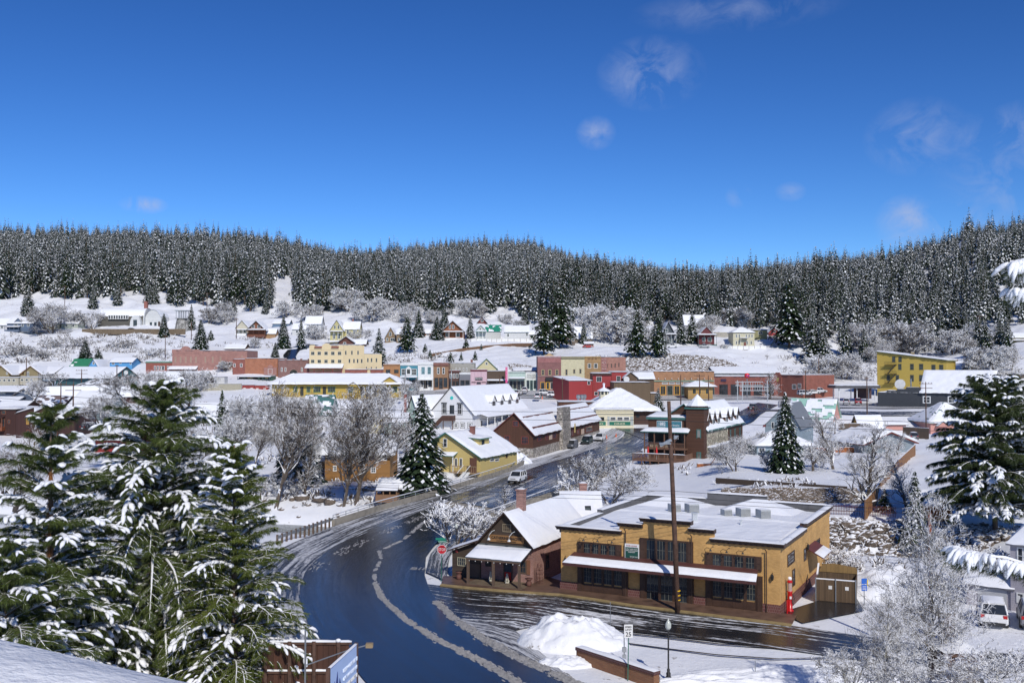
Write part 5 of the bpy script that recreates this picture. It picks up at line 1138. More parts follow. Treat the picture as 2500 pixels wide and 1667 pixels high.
 c=Bld('brick_chimney','red brick chimney beside the mint house gable','chimney',(986,1062),(992,1062),D=.7,Y=246);c.walls(brick((.30,.09,.07)),c.H(962),'flat');c.roof(DKB,ov=.05,t=.06)
 H('orange_house','orange brown two storey house behind the leafless trees by the river',(793,1172),(952,1172),1104,1068,(.34,.17,.05),kind='gx',D=10,Y=151,wins=(('F',800,1106,814,1122,2,2),('F',813,1136,822,1150,2,2),('F',880,1110,892,1124,2,2),('F',930,1110,945,1124,2,2),('F',905,1140,918,1154,2,2)),ov=.9)
 H('grey_cottage','grey cottage with low snow covered gable behind the bare trees',(757,1116),(828,1116),1088,1056,(.34,.36,.38),kind='gy',D=12,Y=184,wins=(('F',778,1094,790,1106,2,1),),ov=.7)
 H('log_shed','round log shed with domed snow roof left of the orange house',(758,1152),(792,1152),1126,1104,(.12,.06,.035),kind='hip',D=4,Y=160,ov=.4,cat='shed')
 H('deck_hut','small hut with a wooden deck under the dark spruce',(930,1208),(975,1208),1190,1172,(.10,.06,.04),kind='gx',D=4,Y=134,ov=.5,cat='hut',porch=(922,975,1194,2.2,(.22,.12,.06)))
 for x0,x1,base,top,rid,Y,c,l in((560,640,1075,1040,1012,238,(.5,.5,.48),'pale house with snow roof behind the bare trees left of the grey trunk'),(655,730,1050,1022,998,262,(.35,.2,.12),'brown house with snow roof below the red rail cars'),(470,545,1040,1012,985,270,(.3,.34,.4),'blue grey house with snow roof right of the big pine top'),(820,880,1020,1000,980,285,(.55,.5,.4),'cream house with snow roof under the depot')):H('snow_roof_house',l,(x0,base),(x1,base),top,rid,c,kind='gx',D=9,Y=Y,wins=(('F',x0+14,top+6,x0+24,top+18,2,2),('F',x1-24,top+6,x1-14,top+18,2,2)),ov=.6)
 WH=siding((.72,.72,.72),.2,var=.04,dark=.8)
 b=yawed('white_hall','large white gabled hall with black window hoods and round turquoise gable light','hall',(1153,1064),247,.37,xA=1052,Dpx=1284)
 b.walls(WH,5.8,'gy',6.3);b.roof(RFD,ov=.5,oe=.7,thick=.32)
 for a in((1079,984,1090,1010),(1117,985,1128,1012)):b.win('F',a,nx=2,ny=2,fw=.14);b.box('window_hood',BLK,'F',(a[0]-1,a[1]-1.5,a[2]+1,a[1]+.5),0,.2)
 for a in((1079,984,1090,1010),(1117,985,1128,1012)):b.box('window_surround',BLK,'F',(a[0]-1,a[1]-1,a[2]+1,a[3]+1),0,.025)
 b.win('F',(1098,989,1109,1010),frame=BLK,name='door',nx=1,ny=1)
 for x in(1108,1124,1142):b.box('window_surround',BLK,'F',(x-1,1031,x+11,1045),0,.03);b.win('F',(x,1032,x+10,1044),nx=2,ny=2,fw=.22)
 u,z=b.pix('F',1103,971);MB().lathe([(.42,0),(.42,.1)],16).build('round_light',paint((.03,.5,.45),.3),b.root).matrix_local=Matrix.Translation((u,0,z))@Matrix.Rotation(math.pi/2,4,'X')
 bw=siding((.10,.045,.03),.15,True);z1=b.pix('F',1095,1024)[1];ua,ub=b.pix('F',1086,1020)[0],b.pix('F',1112,1020)[0];u0=b.pix('F',1062,1050)[0]
 m=MB();m.box(ua,-1.6,z1-.25,ub,-.02,z1);m.box(ua,-1.6,z1,ub,-1.5,z1+1.1);m.box(ub-.1,-1.5,z1,ub,-.02,z1+1.1)
 m.add([(u0-2,-1.6,z1-4.6),(ua,-1.6,z1-.25),(ua,-1.6,z1+1.1),(u0-2,-1.6,z1-3.4),(u0-2,-1.45,z1-4.6),(ua,-1.45,z1-.25),(ua,-1.45,z1+1.1),(u0-2,-1.45,z1-3.4)],[(0,1,2,3),(7,6,5,4),(3,2,6,7),(0,4,5,1)])
 for uu in(ua+.2,ub-.2):m.box(uu-.1,-1.55,0,uu+.1,-1.35,z1)
 m.build('outside_stair',bw,b.root)
 for f in(.40,.55,.70,.85):b.dormer(b.D*f,3.3,6.3,1.7,1.6,.5,5,WH,RFD,face='R',winm=DKB)
 b.porch('R',b.D*.1,b.D,2.6,.6,4.4,RFD,WT,8,rise=.9,rail=WT,ph=.18)
 for i in range(7):b.win('R',None,local=(b.D*(.14+.12*i),1.2,b.D*(.14+.12*i)+1.0,3.4),frame=BLK,fw=.12)
 b.box('fence',bw,'F',(1080,1056,1125,1066),1.5,1.6)
 YC=siding((.60,.47,.18),.2,var=.05,dark=.7);GT=paint((.04,.20,.17),.5)
 b=yawed('yellow_cottage','pale yellow cottage with green trimmed eaves beside the bridge','house',(1173,1163),156,.45,xA=1010,Dpx=1262)
 b.walls(YC,3.0,'gy',3.6);b.roof(GT,ov=.5,oe=.35,thick=.3)
 b.win('F',(1082,1070,1092,1091),frame=WT,nx=1,ny=2);b.win('F',(1122,1118,1129,1142),name='door',ny=1,nx=1);b.win('F',(1110,1118,1117,1140),ny=1)
 for x in(1188,1200):b.win('R',(x+8,1118,x+18,1127),nx=2,ny=1)
 b.win('R',(1234,1107,1239,1118),frame=paint((.25,.14,.06)),name='door',ny=1)
 b.chimney(b.W*.62,b.D*.45,5,7.3,.7)
 d0=b.D*.25;r=bpy.data.objects.new('dormer',None);col.objects.link(r);r.parent=b.root
 m=MB();m.box(b.W*.60,d0,3.2,b.W*.84,d0+3.6,5.6);m.build('dormer_wall',YC,r);m=MB();P=[(b.W*.56,d0-.4,5.75),(b.W*.87,d0-.4,5.5),(b.W*.87,d0+4,5.5),(b.W*.56,d0+4,5.75)]
 b.slab(m,P,.12);rr=m.build('dormer_roof',GT,r);MB().patch(*[(p[0],p[1],p[2]+.12)for p in P],thick=.25).build('roof_snow',SNOW,rr,smooth=True)
 MB().box(b.W*.66,d0-.05,4.5,b.W*.76,d0,5.2).build('window',glass(),r);MB().box(b.W*.84,d0+.8,4.5,b.W*.84+.05,d0+1.8,5.3).build('window',glass(),r)
 p=b.porch('F',b.pix('F',1082,1110)[0],b.pix('F',1118,1110)[0],1.6,.5,b.pix('F',1100,1112)[1],GT,WT,2,rise=.5)
 m=MB();ux=b.W*.86
 for i in range(6):m.box(ux-.6,-3.4+i*.35,-.2+i*.16,ux+.6,-3.05+i*.35,-.05+i*.16)
 m.bar((ux+.6,-3.5,.8),(ux+.6,-1.4,1.8),.08);m.bar((ux-.6,-3.5,.8),(ux-.6,-1.4,1.8),.08);m.build('stairs',WT,b.root)
 m=MB();m.box(b.W*.62,-1.5,.5,b.W,-.02,.7)
 for i in range(12):uu=b.W*.62+i*b.W*.034;m.box(uu,-1.5,.7,uu+.06,-1.44,1.6)
 m.box(b.W*.62,-1.52,1.6,b.W,-1.42,1.7);m.build('deck_railing',paint((.32,.22,.13)),b.root);b.box('screen',siding((.14,.06,.035),.15,True),'F',None,1.3,1.4,local=(b.W*.9,.6,b.W,3.0))
 BB=siding((.115,.048,.026),.22,True,.8,.3);RT=paint((.24,.05,.035),.6)
 b=yawed('brown_barn','dark brown board barn with red window frames and big stone chimney','barn',(1301,1117),188,.33,xA=1203,Dpx=1463)
 b.walls(BB,4.6,'gy',3.7,rf=.55);b.roof(paint((.20,.055,.04)),ov=.5,oe=.5,thick=.28,rf=.55)
 st=stone((.34,.31,.27),2.0)
 for f,L in(('F',b.W),('R',b.D)):b.box('stone_base',st,f,None,-.05,.08,local=(-.05,-.3,L+.05,1.75))
 b.win('F',(1252,1027,1266,1041),frame=RT,nx=4,ny=2);b.win('F',(1273,1065,1290,1083),frame=RT,nx=4,ny=2);b.win('F',(1232,1063,1245,1078),frame=RT,nx=3,ny=2);b.win('F',(1276,1096,1289,1114),frame=GRN,nx=1,ny=1,name='door')
 for a in((1312,1062,1322,1077),(1332,1060,1338,1074),(1348,1057,1358,1071),(1394,1048,1399,1064),(1409,1047,1414,1060),(1430,1038,1446,1056)):b.win('R',a,frame=RT,nx=3,ny=2)
 for a in((1341,1060,1347,1073),(1419,1046,1425,1060)):b.box('notice_board',paint((.55,.42,.32)),'R',a,0,.12)
 rows=((.30,.62),(.86,.97))
 for(y0f,y1f)in((.02,.40),(.52,.98)):
  for fz in(.28,.80):
   m=MB();x=b.W*(.55+.45*fz)+fz*.2;z=4.6+3.7*(1-fz)+.22;n=int(b.D*(y1f-y0f)/.8)
   for i in range(n):y=b.D*(y0f+(y1f-y0f)*i/n);m.box(x-.25,y,z-.15,x+.35,y+.45,z+.14)
   m.build('snow_guards',paint((.12,.035,.025)),b.root)
 uc,_=b.pix('R',1366,1085);uc2,_=b.pix('R',1386,1085)
 m=MB();m.add([(b.W-.8,uc,-.5),(b.W+.8,uc,-.5),(b.W+.8,uc2,-.5),(b.W-.8,uc2,-.5),(b.W-.6,uc+.2,8.6),(b.W+.6,uc+.2,8.6),(b.W+.6,uc2-.2,8.6),(b.W-.6,uc2-.2,8.6)],[(0,3,2,1),(4,5,6,7),(0,1,5,4),(1,2,6,5),(2,3,7,6),(3,0,4,7)]);m.build('chimney',st,b.root)
 b.box('blade_sign',paint((.55,.42,.15)),'R',None,1.4,1.5,local=(uc2+.2,3.1,uc2+.9,5.0))
 c=Bld('board_tower','plain brown board block rising behind the barn roof','building',(1364,1056),(1458,1056),D=9,Y=258);c.walls(BB,c.H(982),'flat');c.roof(DKB,ov=.1,thick=.15)
 dy=247;cr=paint((.68,.62,.44),.5,.04);b=Bld('diner','cream railway car diner with green band under a large snow roof','diner',(1455,1036),(1547,1037),D=5,Y=dy)
 b.walls(cr,b.H(1001),'flat');b.roof(cr,ov=.15,thick=.3);gb=paint((.02,.16,.10),.4)
 b.box('green_band',gb,'F',(1456,1029,1479,1038),0,.05);b.box('green_band',gb,'F',(1488,1029,1539,1038),0,.05)
 b.win('F',(1456,1017,1476,1028),frame=cr,nx=2,ny=1);b.box('metal_panel',paint((.42,.45,.42),.4),'F',(1483,1016,1488,1038),0,.04);b.box('metal_panel',paint((.42,.45,.42),.4),'F',(1539,1016,1546,1038),0,.04)
 for x in(1489,1506,1522):b.win('F',(x,1017,x+15,1027),frame=WT,nx=1,ny=2,fw=.16)
 b.text('F','DINER',1513,1036.3,4.6,paint((.7,.66,.45)),out=.08,width=b.W*.29);b.text('F','JAX',1467,1036.3,4.6,paint((.7,.66,.45)),out=.08,width=b.W*.13)
 b.box('ledge',cr,'F',(1455,1008,1547,1010),0,.25)
 h2=Bld('diner_hall','wide hall behind the diner with heavy snow hip roof','building',(1440,1040),(1600,1040),D=20,Y=254);h2.walls(siding((.07,.03,.02),.3,True),h2.H(1003),'hip');h2.roof(paint((.4,.34,.24)),ov=1.3,rh=h2.H(963)-h2.H(1003)+1.2,thick=.4)
 h2.win('F',(1552,1010,1562,1020),frame=DKB)
 c=Bld('roof_cupola','small cream octagonal cupola with a finial on the diner hall roof','cupola',(1463,968),(1488,968),D=2.6,Y=259,drop=2.5)
 r=c.W/2;m=MB();m.lathe([(r,-3.0),(r,c.H(955))],8,(r,r,0));m.build('wall',cr,c.root);m=MB();m.lathe([(r*1.3,c.H(955)),(r*1.3,c.H(953)),(.25,c.H(946)),(.25,c.H(938)),(.4,c.H(937)),(.1,c.H(935))],8,(r,r,0));m.build('roof',SNOW,c.root)
 for i in range(8):
  a=math.pi/8+i*math.pi/4;c2=MB();c2.box(-.3,-.04,0,.3,.04,.8);c2.build('window',glass(),c.root).matrix_local=Matrix.Translation((r+math.cos(a)*r*.93,r+math.sin(a)*r*.93,c.H(963)))@Matrix.Rotation(a+math.pi/2,4,'Z')
 for i,x in enumerate((1412,1421,1428)):
  p=at(x,973,266);e=empty('vent_fan',(p.x,p.y+i*.8,p.z-4.0),0,['round metal roof fan, left of three','round metal roof fan, middle of three','round metal roof fan, right of three'][i]+' before the red building','roof fan','metal roof fans');MB().lathe([(.3,-3),(.3,4),(.55,4.1),(.55,4.9),(.3,5.1)],12).build('drum',MET,e)
 SH=siding((.115,.05,.028),.14,False,.85,.35);DG=paint((.05,.15,.13),.5);WD=paint((.17,.09,.055),.7)
 b=yawed('river_inn','brown shingled inn with stone wing, green trimmed dormers and wooden decks','inn',(1724,1130),177,.5,xA=1588,Dpx=1812)
 b.walls(SH,6.0,'gy',4.3,rf=.62);b.roof(DG,ov=.35,oe=.4,thick=.28,rf=.62);W,D=b.W,b.D
 b.box('stone_wall',stone((.36,.32,.24),1.6),'R',None,-.02,.12,local=(.1,-1,D*.55,5.4));b.box('eave_board',DG,'R',None,0,.5,local=(0,5.55,D,5.8));b.box('stone_wall',stone((.3,.27,.22),1.6),'R',None,-.02,.1,local=(D*.55,-1,D,2.6))
 for i,f in enumerate((.07,.20,.33,.55,.69,.85)):b.dormer(D*f,2.3,5.9,1.75,1.35,.12,3.4,SH,RFD,face='R',winm=WT,nx=2,ny=2)
 b.box('snow_ledge',SNOW,'R',None,.12,.8,local=(D*.02,2.7,D*.6,2.95))
 for f in(.62,.75,.9):b.win('R',None,local=(D*f,3.2,D*f+.9,4.9),frame=DG)
 um=b.pix('F',1682,1050)[0];m=MB();m.box(0,-1.2,-1.2,um,3.5,8.0-.1);m.build('front_block',SH,b.root);c=MB();c.box(-.3,-1.5,7.6,um+.3,3.5,8.0);c.build('cornice',DG,b.root)
 MB().patch((-.3,-1.5,8.0),(um+.3,-1.5,8.0),(um+.3,3.5,8.5),(-.3,3.5,8.5),thick=.3).build('roof_snow',SNOW,b.root,smooth=True)
 s0,s1=b.pix('F',1604,1040,-1.2)[0],b.pix('F',1665,1040,-1.2)[0];MB().box(s0,-1.32,6.05,s1,-1.2,7.35).build('signboard',WT,b.root);MB().box(s0+.08,-1.35,6.12,s1-.08,-1.3,7.28).build('sign_panel',paint((.05,.18,.22),.5),b.root)
 b.text('F','1882',0,0,0,WT,local=(s0+.95,6.5),size=.9,out=1.37,width=1.25,bold=.01);b.text('F','BAR & GRILL',0,0,0,WT,local=(s0+.95,6.22),size=.22,out=1.37,width=1.25)
 b.text('F','River Street Inn',0,0,0,WT,local=(s0+(s1-s0)*.70,6.45),size=.5,out=1.37,width=1.9)
 m=MB();P=[(-.8,-3.4,5.35),(um+.9,-3.4,5.35),(um+.7,-1.2,5.95),(-.3,-1.2,5.95)];b.slab(m,P,.15);a=m.build('gallery_roof',DG,b.root);MB().patch(*[(p[0],p[1],p[2]+.15)for p in P],thick=.24).build('roof_snow',SNOW,a,smooth=True)
 m=MB();m.box(.2,-1.26,.3,um-.2,-1.19,5.3);m.build('dark_glazing',paint((.015,.016,.018),.2),b.root)
 g=MB();g.box(-.2,-3.1,2.35,um+.3,-1.2,2.6)
 for i in range(5):x=-.1+i*(um+.2)/4;g.box(x-.09,-3.1,-.2,x+.09,-2.92,5.4)
 g.box(-.1,-3.08,3.45,um+.2,-2.98,3.55);g.box(-.1,-3.08,2.6,um+.2,-2.98,2.72)
 for i in range(int(um/.16)):x=i*.16;g.box(x,-3.05,2.7,x+.05,-3.01,3.5)
 g.build('gallery',WD,b.root);b.box('stone_wall',stone((.38,.32,.24),2),'F',None,1.22,1.4,local=(.3,2.6,um*.55,3.6))
 k=MB();z=.75;k.box(-1.2,-6.4,z-.25,um+1.2,-1.2,z)
 for i in range(7):x=-1.1+i*(um+2.2)/6;k.box(x-.07,-6.4,-.8,x+.07,-6.26,z+1.1)
 for i in range(int((um+2.4)/.14)):x=-1.2+i*.14;k.box(x,-6.38,z,x+.05,-6.33,z+1.0)
 k.box(-1.2,-6.42,z+1.0,um+1.2,-6.28,z+1.1);k.box(-1.2,-6.4,z+1,-1.1,-1.3,z+1.1);k.box(um+1.1,-6.4,z,um+1.2,-1.3,z+1.1);dk=k.build('deck',WD,b.root)
 MB().patch((-1.2,-6.5,z+1.1),(um+1.2,-6.5,z+1.1),(um+1.2,-6.2,z+1.1),(-1.2,-6.2,z+1.1),thick=.1,n=24,m=2).build('rail_snow',SNOW,dk,smooth=True)
 for q,fx in((0,.18),(1,.40)):
  w=b.root.matrix_basis;p=Matrix.Translation(b.o)@Matrix.Rotation(math.atan2(b.dx.y,b.dx.x),4,'Z')@Vector((um*fx,-5.2,z));e=empty('closed_parasol',p,0,['red furled parasol at the left on the inn deck','red furled parasol near the leaning pole on the inn deck'][q],'parasol','furled parasols on the deck')
  MB().tube([(0,0,0),(0,0,1.0)],.03).build('pole',WT,e);MB().lathe([(.09,.8),(.2,1.0),(.16,1.6),(.05,2.2),(.01,2.35)],10).build('canopy',paint((.6,.02,.02)),e)
 t0=um;m=MB();m.box(t0,-1.8,-1.5,W+.1,1.6,9.6);m.build('tower',SH,b.root);cx=(t0+W+.1)/2;m=MB();m.box(t0-.25,-2.05,9.6,W+.35,1.85,9.85);m.build('tower_cornice',DG,b.root)
 hw=(W+.1-t0)/2+.25;m=MB();ap=(cx,-.1,12.1);ring=[(cx+math.cos(a)*hw*1.12,-.1+math.sin(a)*hw*1.12,9.85)for a in np.linspace(0,2*math.pi,11)[:-1]]
 m.add(ring+[ap],[(i,(i+1)%10,10)for i in range(10)]);tr_=m.build('spire',DKB,b.root);m=MB();m.add([tuple((Vector(p)*.97+Vector(ap)*.03)+Vector((0,0,.2)))for p in ring]+[(cx,-.1,12.22)],[(i,(i+1)%10,10)for i in range(10)]);m.build('spire_snow',SNOW,tr_)
 for zz in(4.6,.6):MB().box(W-1.05,-1.88,zz,W-.55,-1.8,zz+1.3).build('window',[glass((.1,.1,.09))],b.root)
 for zz in(4.6,.6):
  m=MB();m.box(W-1.2,-1.86,zz-.15,W-1.05,-1.79,zz+1.45);m.box(W-.55,-1.86,zz-.15,W-.4,-1.79,zz+1.45);m.box(W-1.05,-1.86,zz+1.3,W-.55,-1.79,zz+1.45);m.build('window_frame',DG,b.root)
 OFN=siding((.40,.13,.035),.14,True,.7,.2)
 def fence(name,label,pts,hts,mat,grp=None,cap=True,step=False,snow=True):
  e=empty(name,pts[0],0,label,'fence',grp);o=Vector(pts[0])
  m=MB();pm=MB();sn=MB()
  for i in range(len(pts)-1):
   a=Vector(pts[i])-o;c=Vector(pts[i+1])-o;n=max(1,int((c-a).length/2.4));h0,h1=hts[i],hts[i+1]
   for k in range(n):
    p=a.lerp(c,k/n);q=a.lerp(c,(k+1)/n);hh=h0+(h1-h0)*k/n;z0=min(p.z,q.z)-.6
    zt=max(p.z,q.z)+hh if step else None
    v=(q-p).normalized();w=Vector((-v.y,v.x,0)).normalized()*.03
    tp=zt if zt is not None else p.z+hh;tq=zt if zt is not None else q.z+hh
    m.add([p-w+Vector((0,0,z0-p.z)),q-w+Vector((0,0,z0-q.z)),Vector((q.x-w.x,q.y-w.y,tq)),Vector((p.x-w.x,p.y-w.y,tp)),p+w+Vector((0,0,z0-p.z)),q+w+Vector((0,0,z0-q.z)),Vector((q.x+w.x,q.y+w.y,tq)),Vector((p.x+w.x,p.y+w.y,tp))],[(0,1,2,3),(7,6,5,4),(3,2,6,7),(0,4,5,1),(0,3,7,4),(1,5,6,2)])
    MB().box(p.x-.07,p.y-.07,z0,p.x+.07,p.y+.07,tp+.08).build('post',WD,e);sn.bar((p.x,p.y,tp+.05),(q.x,q.y,tq+.05),.12,.09)
  m.build('boards',mat,e)
  if snow:sn.build('rail_snow',SNOW,e)
  return e
 globals()['fence']=fence
 P=lambda px,py,z=0:tuple(onz(px,py,z))
 fence('board_fence','bright orange board fence running up from the inn to the garden',[P(1702,1156),P(1735,1156),P(1752,1120),P(1790,1105)],[1.6,1.6,1.4,1.4],OFN,'orange board fences')
 fence('board_fence','orange board fence behind the garden in front of the grey garage',[P(1985,1108),P(2110,1108,.2)],[1.3,1.3],OFN,'orange board fences')
 fence('board_fence','long stepped orange fence dropping toward the river wall',[P(2112,1262,1.0),P(2135,1235,1.1),P(2185,1160,1.3),P(2235,1108,.8)],[1.8,1.8,1.8,1.8],siding((.36,.17,.05),.14,True,.7,.25),'orange board fences',step=True)
 fence('board_fence','orange fence piece behind the thin frosted foreground tree',[P(2240,1262,.9),P(2325,1262,.9)],[1.2,1.2],OFN,'orange board fences')
 fence('board_fence','weathered brown fence behind the yellow and pink shed',[P(2048,1055,0.6),P(2100,1055,.6)],[2.2,2.2],siding((.13,.09,.06),.2,True),'brown board fences')
 fence('board_fence','weathered brown fence right of the yellow and pink shed',[P(2205,1062,.5),P(2268,1066,.5)],[2.0,2.0],siding((.13,.09,.06),.2,True),'brown board fences')
 e=empty('picket_fence',P(1880,1250,1.0),0,'low rust red picket fence on top of the river rock wall','fence');o=e.location.copy();m=MB()
 pts=[onz(1880,1247,1.0),onz(2110,1254,1.0),onz(2190,1258,.9)]
 for i in range(2):
  a,c=pts[i]-o,pts[i+1]-o;n=int((c-a).length/.17);m.bar(a+Vector((0,0,.25)),c+Vector((0,0,.25)),.05);m.bar(a+Vector((0,0,.75)),c+Vector((0,0,.75)),.05)
  for k in range(n):p=a.lerp(c,k/n);m.box(p.x-.02,p.y-.02,p.z-.2,p.x+.02,p.y+.02,p.z+.95)
 m.build('pickets',paint((.13,.035,.03)),e)
midtown()
def rightside():
 H=house;LB=(.30,.38,.43)
 b=yawed('blue_house','pale blue house with dark red gable edge and grey metal roof','house',(1953,1100),203,.5,xA=1868,Dpx=1984)
 b.walls(siding(LB,.2),5.0,'gy',4.4,rf=.62);b.roof(paint((.20,.21,.22),.45),ov=.4,thick=.2,rf=.62,melt=.72);b.win('F',(1883,1030,1890,1046));b.win('R',(1964,1036,1969,1046));b.box('rake_board',paint((.22,.03,.03)),'F',None,.1,.5,local=(-.3,4.7,0.2,5.1))
 b=H('blue_wing','low pale blue wing with hipped snow roof before the blue house',(1848,1116),(1984,1116),1088,1056,LB,kind='hip',D=9,Y=187,wins=(('F',1852,1092,1868,1104,2,1),),ov=.5,roofm=paint((.3,.32,.33)))
 PK=siding((.58,.29,.24),.2,var=.06,dark=.75)
 b=H('pink_house','pink house with half bare mint green metal roof',(1925,1054),(2030,1054),1022,974,None,wm=PK,kind='gx',D=9,Y=(265,259),roofm=paint((.33,.56,.46),.4),melt=.45,wins=(('F',2000,1024,2016,1037,2,1),),ov=.5,frame=GRN)
 b.win('R',(2037,1018,2041,1026),frame=GRN)
 H('small_shed','small shed half yellow under a square snow roof between the pink houses',(2100,1056),(2156,1056),1042,1015,(.45,.28,.05),kind='gx',D=6,Y=256,ov=.5,cat='shed')
 H('pink_shed','low pink lean to right of the yellow shed',(2157,1054),(2212,1054),1036,1030,None,wm=PK,kind='gx',D=4,Y=258,ov=.5,cat='shed')
 b=H('grey_garage','grey gabled garage with dark red gable edge and thick snow roof',(2110,1112),(2232,1108),1084,1058,(.26,.31,.34),kind='gy',D=10,Y=(191,195),ov=.7,thick=.7,roofm=paint((.22,.05,.03)),cat='garage',oe=.6)
 b=H('pink_house','second pink house with mint hip roof behind the big right pine',(2272,1060),(2392,1060),1032,985,None,wm=PK,kind='hip',D=14,Y=254,roofm=paint((.33,.56,.46),.4),melt=.32,ov=.6,wins=(('F',2330,1036,2338,1048),('F',2350,1036,2358,1048)))
 b.dormer(b.W*.22,2.6,b.hh-.9,.3,1.0,-1.2,3,PK,GRN)
 DK=paint((.045,.05,.058),.7,.1)
 b=Bld('charcoal_building','charcoal walled building with stepped parapet before the yellow hotel','building',(2143,998),(2248,998),D=14,Y=(294,288));b.walls(DK,b.H(958),'flat');b.roof(RFD,ov=-.02,t=.04)
 for i,(x0,x1,y)in enumerate(((2165,2190,953),(2190,2212,949),(2212,2248,945))):a=b.box('parapet_step',DK,'F',(x0,y,x1,959),-.6,.02);MB().patch(*[(p[0],p[1],b.H(y)+.02)for p in(b.fp('F',b.pix('F',x0,y)[0],0,.05),b.fp('F',b.pix('F',x1,y)[0],0,.05),b.fp('F',b.pix('F',x1,y)[0],0,-.6),b.fp('F',b.pix('F',x0,y)[0],0,-.6))],thick=.15).build('parapet_snow',SNOW,a,smooth=True)
 b.box('concrete_base',paint((.30,.28,.25),.9),'F',None,0,.1,local=(1.5,-1,b.W,.8))
 MB().lathe([(.05,.15),(1.1,0),(1.5,.35)],16).build('satellite_dish',paint((.6,.6,.58)),b.root).matrix_local=Matrix.Translation((b.pix('F',2195,938)[0],2,b.H(938)))@Matrix.Rotation(R(75),4,'X')
 m=MB();u=b.pix('F',2220,938)[0];m.lathe([(.2,b.hh),(.2,b.H(925)),(.32,b.H(924))],10,(u,3,0));m.build('vent_pipe',MET,b.root)
 b=Bld('charcoal_building','charcoal building with broad snow covered pitched roof and white framed windows','building',(2248.5,998),(2425,998),D=16,Y=(288,278));b.walls(DK,b.H(956),'gx',b.H(913)-b.H(956)+1.0);b.roof(paint((.5,.48,.44)),ov=.4,oe=.5,thick=.35)
 b.win('F',(2253,967,2272,984),nx=2,ny=2,fw=.25);b.win('F',(2314,967,2335,984),nx=2,ny=2,fw=.25);b.box('concrete_base',paint((.30,.28,.25),.9),'F',None,0,.1,local=(0,-1,b.W,.6))
 YH_=siding((.50,.36,.075),.22,var=.05,dark=.75);b=Bld('yellow_hotel','mustard yellow three storey hotel with sloping roofline and iron fire escape','hotel',(2142,985),(2311,985),D=16,Y=(331,319),drop=3)
 W=b.W;hl,hr=b.H(860),b.H(882);D=b.D;m=MB();m.add([(0,0,-3),(W,0,-3),(W,0,hr),(0,0,hl),(0,D,-3),(W,D,-3),(W,D,hr),(0,D,hl)],[(0,1,2,3),(4,7,6,5),(0,3,7,4),(1,5,6,2),(3,2,6,7)]);m.build('wall',YH_,b.root)
 m=MB();P=[(-.4,-.5,hl+.05),(W+.6,-.5,hr+.05),(W+.6,D+.3,hr+.05),(-.4,D+.3,hl+.05)];b.slab(m,P,.3);r=m.build('roof',paint((.22,.24,.14)),b.root);MB().patch(*[(p[0],p[1],p[2]+.3)for p in P],thick=.3).build('roof_snow',SNOW,r,smooth=True);b.hh=hl
 fr=paint((.09,.09,.06))
 for a in((2178,870,2186,884),(2193.5,870,2201.6,884),(2193,888,2201,903),(2222,888,2231,903),(2244,888,2254,903),(2274,890,2284,905),(2293,890,2303,905),(2165,915,2173,929),(2187,915,2195,930),(2222,915,2231,931),(2244,915,2254,931)):b.win('F',a,frame=fr,nx=1,ny=2,fw=.18)
 m=MB();u0,u1=b.pix('F',2161,890)[0],b.pix('F',2190,890)[0]
 for yy in(890,912,934):
  z=b.H(yy);m.box(u0,-1.3,z-.08,u1,-.02,z);m.box(u0,-1.3,z+.9,u1,-1.24,z+.95);m.box(u0,-1.3,z+.45,u1,-1.26,z+.48)
  for i in range(9):x=u0+(u1-u0)*i/8;m.box(x-.02,-1.3,z,x+.02,-1.26,z+.9)
 for ya,yb in((890,912),(912,934)):m.bar((u1-.3,-.7,b.H(ya)),(u0+1,-.7,b.H(yb)),.08,.25);m.bar((u1-.3,-1.1,b.H(ya)),(u0+1,-1.1,b.H(yb)),.08,.25)
 m.build('fire_escape',paint((.05,.04,.03)),b.root);b.chimney(b.pix('F',2218,870)[0],6,hl-2,b.H(860),.9,brick((.4,.3,.15)))
 e=Bld('service_canopy','flat service canopy on thin posts left of the yellow hotel','canopy',(2040,975),(2150,975),D=8,Y=308);e.hh=e.H(948);e.kind='flat';e.rh=0;e.roof(paint((.08,.08,.09)),t=.9,ov=0,thick=.3)
 for f in(.1,.5,.9):
  for y in(1,6.5):MB().box(e.W*f-.12,y-.12,-.5,e.W*f+.12,y+.12,e.hh).build('post',WT,e.root)
 e.box('back_wall',paint((.09,.05,.05)),'F',None,-7.9,-7.8,local=(e.W*.6,0,e.W,e.hh))
 b=H('dark_gable_house','dark brown gabled house with white fanlight window',(2336,925),(2392,925),912,887,(.05,.035,.03),D=12,Y=336,ov=.6)
 u=b.W/2;m=MB();z=b.H(912)
 for k in range(9):m.bar((u+math.cos(math.pi*k/9)*2.0,-.08,z+math.sin(math.pi*k/9)*2.0),(u+math.cos(math.pi*(k+1)/9)*2.0,-.08,z+math.sin(math.pi*(k+1)/9)*2.0),.3)
 for k in range(1,5):m.bar((u,-.08,z),(u+math.cos(math.pi*k/5)*1.9,-.08,z+math.sin(math.pi*k/5)*1.9),.12)
 m.box(u-3,-.1,z-.3,u+3,-.02,z+.1);m.build('fanlight',WT,b.root)
 H('snow_roof_house','long snow roof behind the fanlight gable',(2322,920),(2420,920),910,882,(.2,.18,.16),kind='gx',D=14,Y=344,chim=(2357,878))
 H('brown_corner_house','brown boarded house cut by the right edge above the pine',(2480,945),(2540,945),914,None,(.10,.075,.055),kind='flat',D=10,Y=318,wins=(('F',2493,924,2506,940),),ov=.2)
 LV=siding((.40,.38,.42),.16,var=.04,dark=.8)
